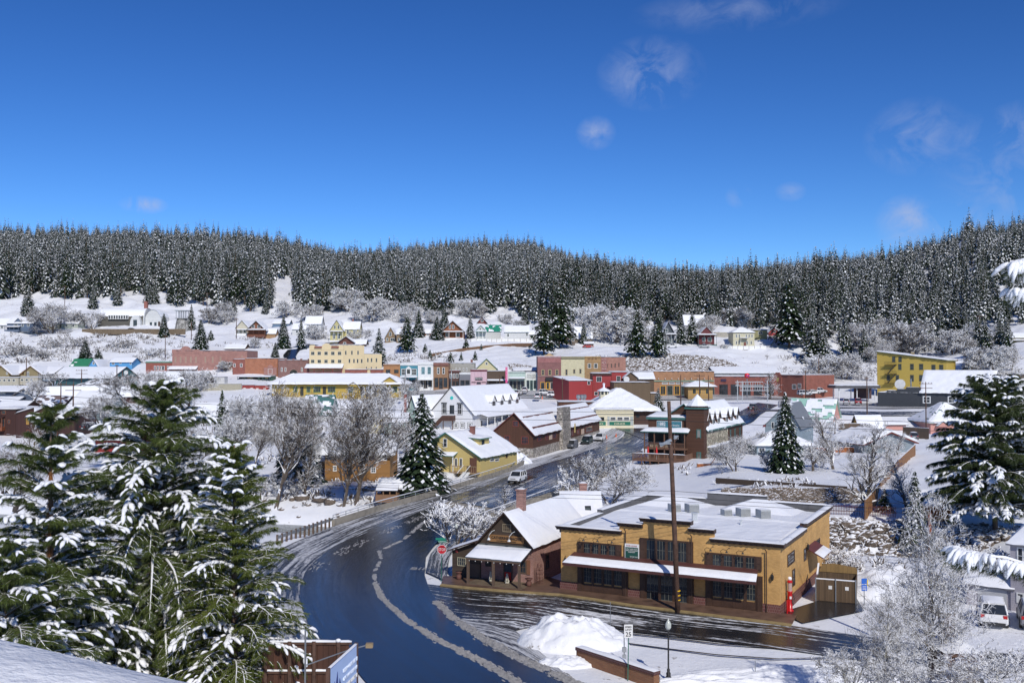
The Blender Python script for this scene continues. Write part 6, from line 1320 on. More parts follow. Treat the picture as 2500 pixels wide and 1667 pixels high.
 b=Bld('garage_house','pale lavender garage with grey door and snow roof at the right edge','garage',(2360,1487),(2470,1490),D=6,Y=(73.6,71.8));b.walls(LV,b.H(1422),'gx',1.6);b.roof(paint((.2,.2,.22)),ov=.25,thick=.14)
 dr=b.box('garage_door',paint((.42,.43,.45)),'F',(2388,1428,2458,1488),0,.04)
 for i in range(4):b.win('F',(2387+i*17.5,1426,2400+i*17.5,1433),ny=1,fw=.03,proud=.07)
 b.box('gable_snow',SNOW,'F',None,.1,.2,local=(.9,b.hh+.02,1.8,b.hh+.1))
 b=Bld('lavender_house','pale lavender two storey house with white sash window at the right edge','house',(2468,1492),(2600,1496),D=7,Y=(71.7,69.4));b.walls(LV,b.H(1328),'hip');b.roof(paint((.22,.22,.24)),ov=.25,rh=2.4,thick=.14);b.win('F',(2483,1336,2499,1376),nx=1,ny=2,split=True);b.win('F',(2482,1446,2490,1470));b.box('corner_board',WT,'F',(2492,1450,2496,1492),.6,.7)
 for(x0,x1,y,Yd,l)in((1722,1812,812,470,'pale highway wall section left of the open pine'),(1965,2110,782,520,'pale highway wall section in the middle of the frosted woods'),(2180,2330,780,520,'pale highway wall section above the yellow hotel')):
  w=Bld('highway_wall',l,'wall',(x0,y+6),(x1,y+4),D=.5,Y=Yd);w.walls(paint((.36,.34,.29),.9),w.H(y-1),'flat');w.roof(RFD,t=.03,ov=0,thick=.3)
rightside()
def road_mat(kind):
 m,nt,b=new_mat('asphalt_'+kind);uv=uvn(nt)
 st=noise_node(nt,1.0,7,.62,uv,(2.6,.09,1));fi=noise_node(nt,4.0,6,.7,uv,(1,.35,1));lo=noise_node(nt,.13,3,.5,uv,(1,.5,1))
 def addf(a,c,k):
  mu=nt.nodes.new('ShaderNodeMath');mu.operation='MULTIPLY_ADD';nt.links.new(c,mu.inputs[0]);mu.inputs[1].default_value=k;nt.links.new(a,mu.inputs[2]);return mu.outputs[0]
 s=addf(addf(st.outputs[0],fi.outputs[0],.35),lo.outputs[0],.45)
 A=mixc(nt,fi.outputs[0],(.012,.013,.016),(.030,.031,.034))
 lv={'wet':(1.17,1.26),'wet2':(1.10,1.2),'mixed':(.93,1.0),'slush':(.78,.90),'shoulder':(.84,.98)}[kind]
 r=ramp(nt,s,[(0,(0,0,0)),(1,(1,1,1))]);r.color_ramp.interpolation='LINEAR'
 mr=nt.nodes.new('ShaderNodeMapRange');mr.inputs[1].default_value=lv[0];mr.inputs[2].default_value=lv[1];nt.links.new(s,mr.inputs[0]);nt.nodes.remove(r)
 sn=ramp(nt,fi.outputs[0],[(.3,(.30,.30,.31)if kind in('slush','shoulder')else(.5,.5,.5)),(.62,(.66,.67,.69)if kind!='mixed' else(.82,.83,.85))])
 nt.links.new(mixc(nt,mr.outputs[0],A,sn.outputs[0]),b.inputs['Base Color'])
 w=ramp(nt,addf(st.outputs[0],lo.outputs[0],0 if kind!='wet2' else.6),[(.35,(.17,.17,.17)),(.62,(.27,.27,.27))]if kind!='wet2' else[(.66,(.06,.06,.06)),(.86,(.34,.34,.34))])
 nt.links.new(mixc(nt,mr.outputs[0],w.outputs[0],(.75,.75,.75)),b.inputs['Roughness'])
 b.inputs['IOR'].default_value=1.45;b.inputs['Specular IOR Level'].default_value=.75 if kind[:3]=='wet' else.5
 hh=addf(fi.outputs[0],mr.outputs[0],.8);bump(nt,b,hh,.05 if kind=='wet2' else(.10 if kind=='wet' else.5),.012 if kind[:3]=='wet' else.03)
 return m
def resample(P,n):
 P=np.array([[p[0],p[1]]for p in P],float);d=np.r_[0,np.cumsum(np.hypot(*np.diff(P,axis=0).T))]
 t=np.linspace(0,d[-1],n);return np.stack([np.interp(t,d,P[:,k])for k in(0,1)],1),t
def strip(name,label,Lp,Rp,z,mat,n=120,m=14,terr=False,px=True,smoothz=None):
 gg=G if terr else onz;L=[gg(*p)for p in Lp]if px else Lp;Rr=[gg(*p)for p in Rp]if px else Rp
 A,t=resample(L,n);B,_=resample(Rr,n);V=[];Uv=[]
 for i in range(n):
  w=math.hypot(*(B[i]-A[i]))
  for j in range(m+1):
   f=j/m;p=A[i]*(1-f)+B[i]*f;V.append((p[0],p[1],z));Uv.append((w*f,t[i]))
 V=np.array(V)
 if terr:V[:,2]=np.maximum(base_h(V[:,0],V[:,1]),0)+z+.06
 a=(np.arange(n-1)[:,None]*(m+1)+np.arange(m)[None,:]).ravel();Q=np.stack([a,a+1,a+m+2,a+m+1],1)
 o=np_mesh(name,V,Q,mat);me=o.data;l=me.uv_layers.new(name='uv');vi=np.empty(len(me.loops),np.int32);me.loops.foreach_get('vertex_index',vi)
 l.data.foreach_set('uv',np.array(Uv)[vi].ravel());me.flip_normals()if me.polygons[0].normal.z<0 else None
 return tag(o,label,kind='structure')
LEFT=[(915,1690),(875,1642),(820,1590),(781,1559),(752,1523),(734,1476),(732,1433),(745,1396),(770,1368),(813,1335),(871,1310),(961,1273),(1070,1234),(1178,1190),(1250,1161),(1328,1134),(1400,1113),(1455,1094),(1500,1080),(1522,1066),(1528,1052),(1500,1046)]
RIGHT=[(1450,1690),(1380,1655),(1250,1597),(1178,1555),(1106,1505),(1070,1470),(1048,1438),(1037,1405),(1040,1360),(1066,1324),(1106,1295),(1200,1256),(1338,1206),(1400,1184),(1470,1158),(1520,1136),(1560,1115),(1578,1095),(1590,1078),(1600,1062),(1640,1050),(1660,1046)]
MW=road_mat('wet');MW2=road_mat('wet2');MX=road_mat('mixed');MS=road_mat('slush');MSH=road_mat('shoulder')
strip('road','wet dark asphalt main road curving over the bridge',LEFT[:13],RIGHT[:12],.03,MW,150,20)
strip('road','wet dark asphalt of the bridge and crossing',LEFT[12:],RIGHT[11:],-.03,MW2,90,16,terr=True)
strip('shoulder','grey slush beside the left edge of the road',[(640,1700),(560,1640),(560,1560),(560,1470),(590,1400),(640,1360),(720,1322),(813,1284),(925,1247),(1070,1205),(1250,1148)],LEFT[1:15],.0,MSH,120,12)
strip('shoulder','slushy edge and pavement along the parked cars',[(1250,1148),(1290,1128),(1370,1105),(1440,1078),(1475,1058),(1495,1046)],[(1250,1163),(1328,1136),(1400,1115),(1455,1096),(1500,1082),(1528,1054)],-.04,MS,50,6,terr=True)
strip('side_street','side street of wet tracks and slush before the shops',[(1040,1425),(1120,1434),(1210,1442),(1368,1452),(1538,1478),(1700,1500),(1902,1522),(2060,1545),(2300,1580),(2520,1600)],[(1060,1462),(1100,1500),(1180,1556),(1290,1530),(1480,1530),(1620,1550),(1800,1570),(1960,1590),(2150,1618),(2500,1640)],.012,MX,150,22)
strip('side_street','slushy fan of the side street joining the main road',[(1120,1510),(1190,1520),(1260,1540),(1330,1600)],[(1180,1556),(1250,1590),(1320,1625),(1400,1662)],.018,MS,30,8)
strip('road','road climbing from the crossing toward the rail yard',[(1500,1046),(1590,1050),(1700,1040),(1800,1010),(1850,985)],[(1590,1080),(1640,1062),(1740,1062),(1840,1030),(1900,990)],.05,MW2,60,8,terr=True)
def yard(name,label,x0,x1,Y0,Y1,mat,n=60,dz=.1):
 xs=[((x0-1250)/F),((x1-1250)/F)];L=[(xs[0]*Y0,Y0),(xs[0]*Y1,Y1)];Rr=[(xs[1]*Y0,Y0),(xs[1]*Y1,Y1)]
 return strip(name,label,[(xs[0]*Y1*(1-i/12)+xs[1]*Y1*i/12,Y1)for i in range(13)],[(xs[0]*Y0*(1-i/12)+xs[1]*Y0*i/12,Y0)for i in range(13)],dz,mat,n,10,terr=True,px=False)
yard('parking_lot','slushy parking lot and street before the shop row',930,1980,312,338,MS,90)
yard('rail_yard','slushy strip of the rail yard at the right',1900,2600,284,306,MS,60)
yard('track_bed','dark railway track bed right of the crossing',1840,2420,270,274,MX,60,.12)
yard('street','curving snowy street on the bench of the slope',-60,440,452,460,MS,50,.2)
strip('lane','black bare lane climbing behind the brown arched hall',[(-88,388),(-92,400),(-93,415),(-88,430),(-80,440),(-72,446)],[(-83.5,388),(-87,400),(-88,413),(-83,426),(-76,435),(-69,441)],.25,MW,40,4,terr=True,px=False)
for k,(dy,l)in enumerate(((0,'first'),(7,'second'),(34,'third'))):
 pa=[(1470,1532+dy*.8),(1620,1546+dy),(1750,1562+dy),(1900,1572+dy),(2050,1575+dy*.8)];strip('tyre_track',l+' curved tyre track pressed into the snow of the lot',[(x,y)for x,y in pa],[(x,y+2.6)for x,y in pa],.004,MX,60,2)
def ridge(name,label,path,w,hgt,mat,seed=0,z=.03,dens=7,kind='stuff',gate=-.12):
 P=[onz(*p)for p in path];A,t=resample(P,110);rnd=random.Random(seed);m=MB();n=len(A)
 for k in range(int(n*dens)):
  f=rnd.random()*(n-1.01);i=int(f);p=A[i]*(1-f+i)+A[i+1]*(f-i);d=A[i+1]-A[i];d=d/(np.hypot(*d)+1e-6)
  g=mnoise.noise(Vector((f*.16,seed,0)))
  if g<gate:continue
  ww=w[0]+(w[1]-w[0])*f/n;off=rnd.gauss(0,ww*.35);s=rnd.uniform(.03,.15);ln=s*rnd.uniform(1.2,3.0)
  c=Vector((p[0]-d[1]*off,p[1]+d[0]*off,z));o=len(m.v);ring=[]
  for q in range(7):
   a=q*2*math.pi/7;rr=rnd.uniform(.7,1.2);x=math.cos(a)*ln*rr;y=math.sin(a)*s*.55*rr
   ring.append((c.x+d[0]*x-d[1]*y,c.y+d[1]*x+d[0]*y,z))
  m.add(ring+[(c.x,c.y,z+hgt*rnd.uniform(.3,1))],[(q,(q+1)%7,7)for q in range(7)])
 return tag(m.build(name,mat),label,kind=kind)
SLU=paint((.34,.33,.32),.7,.35,scale=5)
ridge('slush_ridge','grey slush ridge along the middle of the main road',[(1320,1700),(1185,1618),(1070,1563),(990,1512),(935,1462),(915,1425)],(.5,.22),.07,SLU,1,dens=38,gate=-.42)
ridge('slush_ridge','broken slush line in the bend',[(915,1425),(915,1395),(930,1365),(925,1345),(985,1318),(1030,1278)],(.16,.36),.05,SLU,2,dens=10)
ridge('slush_ridge','thin slush line between the bridge lanes',[(1030,1278),(1120,1240),(1240,1196),(1300,1170)],(.4,.35),.05,SLU,3,dens=14)
ridge('slush_ridge','slush crumbs at the left road edge',[(760,1395),(800,1362),(880,1325),(960,1290),(1100,1235),(1250,1172)],(1.3,.4),.06,SLU,4,dens=6)
bk=lettering('BIKE',1.3,paint((.28,.28,.29),.5));bk.name='lane_marking';bk.location=onz(1033,1390,.045);bk.rotation_euler=(0,0,-.15);tag(bk,'faint painted BIKE lane lettering',kind='structure')
ridge('slush_ridge','dirty slush at the right road edge',[(1420,1675),(1250,1598),(1178,1558),(1106,1508),(1062,1465)],(.6,.4),.08,SLU,5,dens=30,gate=-.3)
def build_river():
 x=np.linspace(-90,120,90);yc=np.interp(x,RIV_X,RIV_Y);V=[];
 for a,c in zip(x,yc):
  for j in range(5):V.append((a,c-8.5+17*j/4,-3.45))
 a=(np.arange(89)[:,None]*5+np.arange(4)[None,:]).ravel();Q=np.stack([a,a+5,a+6,a+1],1)
 m,nt,b=new_mat('river_water');n=noise_node(nt,.9,5,.6,geon(nt),(1,2.2,1));b.inputs['Base Color'].default_value=(.02,.045,.045,1);b.inputs['Roughness'].default_value=.08;bump(nt,b,n.outputs[0],.5,.15)
 tag(np_mesh('water',np.array(V),Q,m),'dark green river water under the bridge',kind='structure')
build_river()
def rock(m,c,r,rnd,mi=0):
 o=len(m.v);m.ell(c,(r*rnd.uniform(.8,1.4),r*rnd.uniform(.7,1.1),r*rnd.uniform(.55,.85)),8,5,mi,.16,rnd.random())
def rockmat(snow=1.05):
 k=('rock',snow)
 if k in _M:return _M[k]
 m,nt,b=new_mat('rock');g=nt.nodes.new('ShaderNodeNewGeometry');s=nt.nodes.new('ShaderNodeSeparateXYZ');nt.links.new(g.outputs['Normal'],s.inputs[0])
 n=noise_node(nt,1.1,6,.7,geon(nt));n2=noise_node(nt,6,5,.7,geon(nt));ad=nt.nodes.new('ShaderNodeMath');nt.links.new(s.outputs[2],ad.inputs[0]);nt.links.new(n.outputs[0],ad.inputs[1])
 r=nt.nodes.new('ShaderNodeMapRange');r.inputs[1].default_value=snow;r.inputs[2].default_value=snow+.08;nt.links.new(ad.outputs[0],r.inputs[0])
 base=ramp(nt,n2.outputs[0],[(.3,(.045,.038,.03)),(.5,(.13,.10,.075)),(.7,(.24,.19,.15))])
 nt.links.new(mixc(nt,r.outputs[0],base.outputs[0],(.84,.85,.88)),b.inputs['Base Color']);b.inputs['Roughness'].default_value=.9;_M[k]=m;return m
def rockfield(name,label,fn,n,r0,r1,seed,mat=None):
 rnd=random.Random(seed);m=MB()
 for k in range(n):
  p=fn(rnd)
  if p is None:continue
  rock(m,p,rnd.uniform(r0,r1),rnd)
 return tag(m.build(name,mat or rockmat(),smooth=False),label,'rock wall' if 'wall' in name else None,kind='stuff')
def onground(x,y,dz=0):return Vector((x,y,hz(x,y)+dz))
RW=rockmat(1.14)
rockfield('rocks','snow speckled boulders of the river retaining wall',lambda r:(lambda x:(lambda t:onground(x,float(np.interp(x,RIV_X,RIV_Y))+4.2+t*6.4,.05))(r.random()))(r.uniform(26,60)),1500,.28,.62,5,RW)
rockfield('rocks','dark flat stones of the upper garden wall',lambda r:(lambda x:(lambda t:Vector((x,118.9+t*1.8,1.0+t*1.5)))(r.random()))(r.uniform(25.5,41.5)),1100,.16,.34,6,rockmat(1.32))
rockfield('rocks','stony bank under the snow left of the garden wall',lambda r:onground(r.uniform(20,28),r.uniform(117,123),.0),60,.15,.35,7,RW)
def emb(x0,x1,ya,yb):
 def f(r):
  px=r.uniform(x0,x1);Y=r.uniform(ya,yb);x=(px-1250)/F*Y
  if px>x1-60 and Y>ya+(x1-px)/60*(yb-ya):return None
  return onground(x,Y,.1)
 return f
rockfield('rocks','long rock embankment behind the arcades',emb(1520,1850,364,384),2600,.4,.85,8,rockmat(1.16))
rockfield('rocks','rock embankment left of the tall brick store',emb(1245,1325,364,376),420,.35,.75,9,rockmat(1.16))
rockfield('rocks','scattered stones and dark tufts on the left river bank',lambda r:(lambda p:onground(p.x,p.y,0))(onz(r.uniform(600,960),r.uniform(1165,1262),-.5)),130,.15,.5,10,RW)
for i,(px,py,s,l)in enumerate(((737,1221,1.15,'large snow capped boulder on the left river bank'),(713,1222,.7,'smaller boulder just left of the large one'),(783,1224,1.3,'dark boulder under the leafless trees'),(805,1230,1.2,'broad dark boulder right of the others by the river'),(845,1212,.6,'small boulder farther right on the bank'))):
 p=G(px,py);m=MB();rock(m,(0,0,.2*s),s*.72,random.Random(i));o=m.build('boulder',rockmat(1.2),smooth=True);o.location=p;tag(o,l,'boulder','boulders on the river bank')
def brush(name,label,areas,seed,c=(.11,.08,.06)):
 rnd=random.Random(seed);m=MB()
 for(x0,x1,y0,y1,n,s)in areas:
  for k in range(n):
   px=rnd.uniform(x0,x1);py=rnd.uniform(y0,y1)
   if mnoise.noise(Vector((px*.022,py*.05,seed)))<-.12:continue
   p=G(px,py)if n<60 or True else None
   r=s*rnd.uniform(.5,1.3)
   for q in range(11):
    a=rnd.uniform(0,6.28);e=rnd.uniform(.2,1.1);d=Vector((math.cos(a)*math.cos(e),math.sin(a)*math.cos(e),math.sin(e)))*r;w=Vector((-math.sin(a),math.cos(a),0))*.07*(1+r*.3)
    o=p+Vector((rnd.gauss(0,r*.4),rnd.gauss(0,r*.4),0));t=o+d
    m.add([o-w,o+w,t+w*.5,t-w*.5],[(0,1,2,3)])
 return tag(m.build(name,bark(c,snow=.34),uv=False),label,kind='stuff')
brush('brush','snow flecked dry brush on the slope below the street',[(-20,420,812,888,520,1.3),(140,420,810,880,520,1.1),(0,140,838,890,160,1.7)],11)
brush('brush','dry brush on the slope behind the shops',[(420,700,815,850,120,1.2),(930,1110,862,895,160,1.4),(1380,1560,868,880,60,.9),(1840,2000,870,935,110,1.5),(2060,2150,870,930,80,1.6),(2400,2500,830,890,60,1.2)],12)
brush('brush','brown thicket between the river and the shops',[(560,1000,1110,1235,230,1.1),(330,900,985,1110,260,1.5),(1640,1700,1130,1160,20,.6),(1750,1990,1170,1190,50,.6),(2030,2200,1280,1420,130,.6)],13,(.14,.10,.07))
def build_bridge():
 CN=paint((.30,.27,.22),.9,.25,scale=1.2)
 def parapet(label,path,side,grp='bridge parapets with rails'):
  P=[onz(*p)for p in path];e=empty('bridge_parapet',P[0],0,label,'bridge parapet',grp);o=P[0];A,t=resample(P,26);w=MB();rl=MB();sn=MB()
  for i in range(25):
   a=Vector((A[i][0],A[i][1],0))-o;c=Vector((A[i+1][0],A[i+1][1],0))-o;d=(c-a).normalized();n=Vector((-d.y,d.x,0))*.16
   w.add([a-n+Vector((0,0,-1.6)),c-n+Vector((0,0,-1.6)),c+n+Vector((0,0,-1.6)),a+n+Vector((0,0,-1.6)),a-n+Vector((0,0,.62)),c-n+Vector((0,0,.62)),c+n+Vector((0,0,.62)),a+n+Vector((0,0,.62))],[(4,5,6,7),(0,1,5,4),(2,3,7,6),(1,2,6,5),(3,0,4,7)])
   for z in(.85,1.12):rl.tube([a+Vector((0,0,z)),c+Vector((0,0,z))],.035,5)
   rl.bar(a+Vector((0,0,.6)),a+Vector((0,0,1.14)),.06);sn.bar(a+Vector((0,0,1.17)),c+Vector((0,0,1.17)),.09,.07)
  w.build('wall',CN,e);r=rl.build('rail',MET,e);sn.build('rail_snow',SNOW,r)
 parapet('left concrete bridge parapet with double rail along the snowy pavement',[(813,1282),(925,1246),(1070,1206),(1250,1148),(1290,1126)],1)
 parapet('right concrete bridge parapet with double rail behind the gabled shop',[(1120,1302),(1200,1268),(1338,1215),(1440,1178),(1480,1160)],-1)
 m=MB();L=[onz(813,1282),onz(1250,1148)];Rr=[onz(1120,1302),onz(1440,1178)]
 m.add([(L[0].x,L[0].y,-.03),(Rr[0].x,Rr[0].y,-.03),(Rr[1].x,Rr[1].y,-.03),(L[1].x,L[1].y,-.03),(L[0].x,L[0].y,-1.1),(Rr[0].x,Rr[0].y,-1.1),(Rr[1].x,Rr[1].y,-1.1),(L[1].x,L[1].y,-1.1)],[(0,1,2,3),(7,6,5,4),(0,4,5,1),(1,5,6,2),(2,6,7,3),(3,7,4,0)])
 tag(m.build('bridge_deck',CN),'concrete deck slab of the road bridge over the river','bridge')
 P=[onz(676,1327),onz(740,1305),onz(813,1280)];e=empty('guard_rail',P[0],0,'steel guard rail with timber blocks before the bridge on the left','guard rail');A,t=resample(P,14);m=MB();q=MB()
 for i in range(13):
  a=Vector((*A[i],0))-P[0];c=Vector((*A[i+1],0))-P[0];m.bar(a+Vector((0,0,.6)),c+Vector((0,0,.6)),.06,.3);MB().box(a.x-.08,a.y-.0,-.3,a.x+.08,a.y+.3,.85).build('post',WD_,e)
 m.build('beam',MET,e)
WD_=paint((.12,.08,.055),.8);build_bridge()
PV=paint((.14,.085,.06),.42,.35,scale=.9);KB=paint((.30,.22,.10),.6,.2)
def pavement():
 kerb=[(1078,1424),(1140,1431),(1210,1437),(1290,1443),(1368,1448),(1450,1459),(1538,1473),(1620,1483),(1700,1493),(1800,1505),(1905,1518),(1935,1522)]
 K=[onz(x,y,.14)for x,y in kerb];back=[onz(1082,1405,.14),onz(1200,1405,.14),onz(1330,1405,.14),onz(1400,1425,.14),onz(1905,1495,.14),onz(1945,1500,.14)]
 A,_=resample(K,40);B,_=resample(back,40);m=MB();kb=MB()
 for i in range(39):
  m.add([(*A[i],.14),(*A[i+1],.14),(*B[i+1],.14),(*B[i],.14)],[(0,1,2,3)])
  d=A[i+1]-A[i];d=d/np.hypot(*d);n=np.array([d[1],-d[0]])*.28
  a,c=A[i],A[i+1];kb.add([(*a,.144),(*c,.144),(*(c+n),.10),(*(a+n),.10),(*(c+n),-.1),(*(a+n),-.1)],[(3,2,1,0),(5,4,2,3)])
 tag(m.build('pavement',PV),'wet reddish pavement before the shops',kind='structure');tag(kb.build('kerb',KB),'ochre painted kerb',kind='structure')
 strip('pavement','grey slushy corner by the stop sign',[(1040,1398),(1050,1355),(1075,1325),(1110,1305)],[(1090,1420),(1096,1370),(1110,1335),(1130,1312)],.1,MSH,20,5)
 tag(np_mesh('courtyard',np.array([onz(1905,1494,.01),onz(1960,1520,.01),onz(2110,1490,.01),onz(2080,1440,.01),onz(1950,1440,.01)])[[0,1,2,3]],[[0,1,2,3]],MX),'wet dark yard beside the gas pump',kind='structure')
pavement()
def gabled_shop():
 OW=siding((.085,.058,.04),.2,False,.8,.3);PB=brick((.40,.20,.16),(.26,.11,.09),(.42,.33,.28));MR=paint((.16,.19,.20),.4,.1,.5)
 b=Bld('gabled_shop','old board and brick gabled shop with porch and hanging letter sign','shop',(1104,1409),(1300,1426),Y=(82.6,79.5),D=11.5);W,D=b.W,b.D
 u0=b.pix('F',1175,1320)[0];hh=b.pix('F',1299,1328)[1];ah=b.pix('F',1235,1251)[1];uc=(u0+W)/2
 m=MB();m.add([(u0,0,-.5),(W,0,-.5),(W,0,hh),(uc,0,ah),(u0,0,hh),(u0,D,-.5),(W,D,-.5),(W,D,hh),(uc,D,ah),(u0,D,hh)],[(0,1,2,3,4),(5,9,8,7,6),(0,4,9,5),(1,6,7,2),(4,3,8,9),(3,2,7,8)]);m.build('wall',PB,b.root)
 m=MB();m.prism([(u0,-.06,hh-.55),(W,-.06,hh-.55),(W,-.06,hh),(uc,-.06,ah),(u0,-.06,hh)],(0,.05,0));m.build('gable_boards',OW,b.root)
 hl=b.H(1343);m=MB();m.add([(0,0,-.5),(u0,0,-.5),(u0,0,hh-.1),(0,0,hl),(0,6,-.5),(u0,6,-.5),(u0,6,hh-.1),(0,6,hl)],[(0,1,2,3),(4,7,6,5),(0,3,7,4),(3,2,6,7)]);m.build('side_annex',OW,b.root)
 m=MB();sn=MB();k=(hh-.1-hl)/u0;P=[(-.45,6.2,hl-.45*k+.05),(-.45,-.45,hl-.45*k+.05),(u0,-.45,hh-.03),(u0,6.2,hh-.03)];b.slab(m,P,.1);sn.patch(*[(p[0],p[1],p[2]+.1)for p in P],thick=.16,seed=5)
 r=m.build('annex_roof',DKB,b.root);sn.build('roof_snow',SNOW,r,smooth=True)
 m=MB();sn=MB();k=(ah-hh)/(uc-u0);o=.3
 for q,P in enumerate(([(u0-o,D+.3,hh-k*o),(u0-o,-.55,hh-k*o),(uc,-.55,ah),(uc,D+.3,ah)],[(W+o,-.55,hh-k*o),(W+o,D+.3,hh-k*o),(uc,D+.3,ah),(uc,-.55,ah)])):b.slab(m,P,.1);sn.patch(*[(p[0],p[1],p[2]+.1)for p in P],thick=.11,seed=9+q,n=22,m=12)
 r=m.build('roof',DKB,b.root);sn.build('roof_snow',SNOW,r,smooth=True)
 b.win('F',(1228,1279,1249,1297),frame=paint((.25,.2,.13)),nx=4,ny=2,fw=.06,proud=.12,split=True)
 b.win('F',(1117,1361,1138,1380),frame=paint((.42,.38,.26)),nx=4,ny=2,fw=.06,split=True);b.box('red_sign',paint((.7,.1,.08)),'F',(1113,1343,1118,1347),0,.05)
 z0,z1=b.pix('F',1240,1322)[1],b.pix('F',1240,1308)[1];ua,ub=b.pix('F',1196,1315)[0],b.pix('F',1281,1315)[0]
 MB().box(ua,-.16,z0-.05,ub,-.07,z1+.05).build('signboard',siding((.30,.15,.05),.5),b.root);dk=paint((.03,.02,.015));zc=(z0+z1)/2
 b.text('F','CATHERINE MACFEE',0,0,0,dk,local=((ua+ub)/2,zc-.03),size=.3,out=.17,width=(ub-ua)*.86,bold=.006);b.text('F','INTERIOR DESIGN',0,0,0,dk,local=((ua+ub)/2,z0+.0),size=.14,out=.17,width=(ub-ua)*.55)
 for f in(.12,.70):
  e=MB();x=ua+(ub-ua)*f;e.tube([(x,-.06,z1+.35),(x+.2,-.3,z1+.45),(x+.1,-.6,z1+.38),(x-.08,-.75,z1+.1),(x-.08,-.78,z1-.1)],.022,6);e.lathe([(.03,.05),(.08,0),(.15,-.12)],10,(x-.08,-.78,z1-.15));e.build('sign_lamp',paint((.6,.63,.65),.4),b.root)
 pz1=hh-.3;pz0=pz1-.75;up0=b.pix('F',1160,1330)[0];dep=2.3;m=MB();P=[(u0-.25,-dep,pz0),(W+.05,-dep,pz0),(W+.1,-.08,pz1),(u0-.1,-.08,pz1)];b.slab(m,P,.08);r=m.build('porch_roof',MR,b.root)
 Q=[(p[0],p[1],p[2]+.08)for p in(P[0],P[1],Vector(P[1]).lerp(Vector(P[2]),.88),Vector(P[0]).lerp(Vector(P[3]),.88))];MB().patch(*Q,thick=.13,seed=3,n=14,m=6).build('roof_snow',SNOW,r,smooth=True)
 m=MB();m.box(u0-.2,-dep-.02,pz0-.12,W,-dep+.1,pz0);
 m.build('porch_beam',WD_,b.root)
 for i in range(3):u=u0-.05+(W-u0-.1)*i/2;MB().box(u-.09,-dep+.02,0,u+.09,-dep+.2,pz0-.1).build('post',WD_,b.root)
 for i in range(9):MB().ell((u0+.1+i*(W-u0-.2)/8,-dep,pz0-.2),(.035,.035,.045),6,4).build('bulb',WT,b.root)
 MB().box(u0-.2,-dep,-.1,W+.1,0,.2).build('porch_floor',paint((.16,.12,.08),.7,.3),b.root)
 b.win('F',None,local=(u0+(W-u0)*.44,.2,u0+(W-u0)*.62,2.0),frame=WD_,name='door',nx=1,ny=1);b.box('red_panel',paint((.5,.01,.01),.4),'F',None,0,.08,local=(u0+(W-u0)*.47,.25,u0+(W-u0)*.59,.9))
 b.box('shutter_door',WD_,'F',None,0,.07,local=(u0-1.1,.2,u0-.1,1.3));b.win('F',None,local=(W-1.15,.9,W-.5,1.9),frame=WD_,nx=2,ny=2);b.box('shutter',paint((.2,.09,.05)),'F',None,0,.07,local=(W-.48,.85,W-.2,2.0));b.box('wall_plaque',BLK,'F',None,0,.06,local=(u0+.4,1.2,u0+.9,1.6))
 b.win('R',None,local=(2.6,.8,3.3,2.0),frame=WD_,nx=2,ny=3);b.win('R',None,local=(6,.8,6.7,2.0),frame=WD_,nx=2,ny=3)
 b.chimney(uc+.1,2.6,ah-.6,b.pix('F',1240,1212)[1]+.2,.62,PB)
 c=Bld('rear_annex','lower rear annex with half bare metal roof and brick chimney behind the gabled shop','annex',(1375,1330),(1470,1330),Y=92,D=7,drop=4);c.walls(PB,c.H(1268),'gx',c.H(1212)-c.H(1268));c.roof(MR,ov=.2,t=.08,melt=.3);c.chimney(c.W*.6,4.5,2,c.H(1196),.7,PB)
 for i,(x,y,l)in enumerate(((1198,1417,'cream seated dog statue left of the red door'),(1238,1422,'cream seated dog statue right of the red door'))):
  p=onz(x,y,.2);e=MB();e.box(-.16,-.2,0,.16,.25,.06);e.tube([(0,.16,.1),(0,.1,.3),(0,-.02,.5),(0,-.06,.62)],[.15,.14,.11,.07],9);e.ell((0,-.1,.68),(.075,.1,.085),8,6);e.tube([(0,-.16,.66),(0,-.25,.63)],[.045,.03],6);e.tube([(-.08,-.1,.45),(-.08,-.13,.05)],.035,6);e.tube([(.08,-.1,.45),(.08,-.13,.05)],.035,6);e.ell((-.12,.08,.12),(.07,.15,.1),7,5);e.ell((.12,.08,.12),(.07,.15,.1),7,5);e.tube([(-.05,-.06,.76),(-.07,-.05,.66)],.025,5);e.tube([(.05,-.06,.76),(.07,-.05,.66)],.025,5)
  o=e.build('dog_statue',paint((.55,.52,.42),.7),smooth=True);o.location=p;tag(o,l,'statue','dog statues')
 for i,(x,y,l)in enumerate(((1120,1413,'rusty urn planter at the left corner of the shop'),(1291,1430,'rusty urn planter at the right porch post'))):
  p=onz(x,y,.15);e=MB();e.lathe([(.16,0),(.2,.05),(.24,.3),(.14,.42),(.3,.56),(.32,.6)],12);o=e.build('urn_planter',paint((.14,.06,.045),.7,.3),smooth=True);o.location=p;tag(o,l,'planter','urn planters')
 for i,(x,l)in enumerate(((1313,'left rusty wire obelisk trellis beside the brick side wall'),(1321,'right rusty wire obelisk trellis beside the brick side wall'))):
  p=onz(x,1425,.14);e=MB()
  for q in range(6):a=q*math.pi/3;e.tube([(math.cos(a)*.16,math.sin(a)*.16,0),(math.cos(a)*.12,math.sin(a)*.12,1.2),(0,0,1.65)],.012,4)
  for z in(.2,.5,.8,1.1):e.tube([(math.cos(q*math.pi/3)*.15,math.sin(q*math.pi/3)*.15,z)for q in range(7)],.012,4)
  o=e.build('trellis',paint((.10,.04,.03)));o.location=p;tag(o,l,'trellis','wire trellises')
gabled_shop()
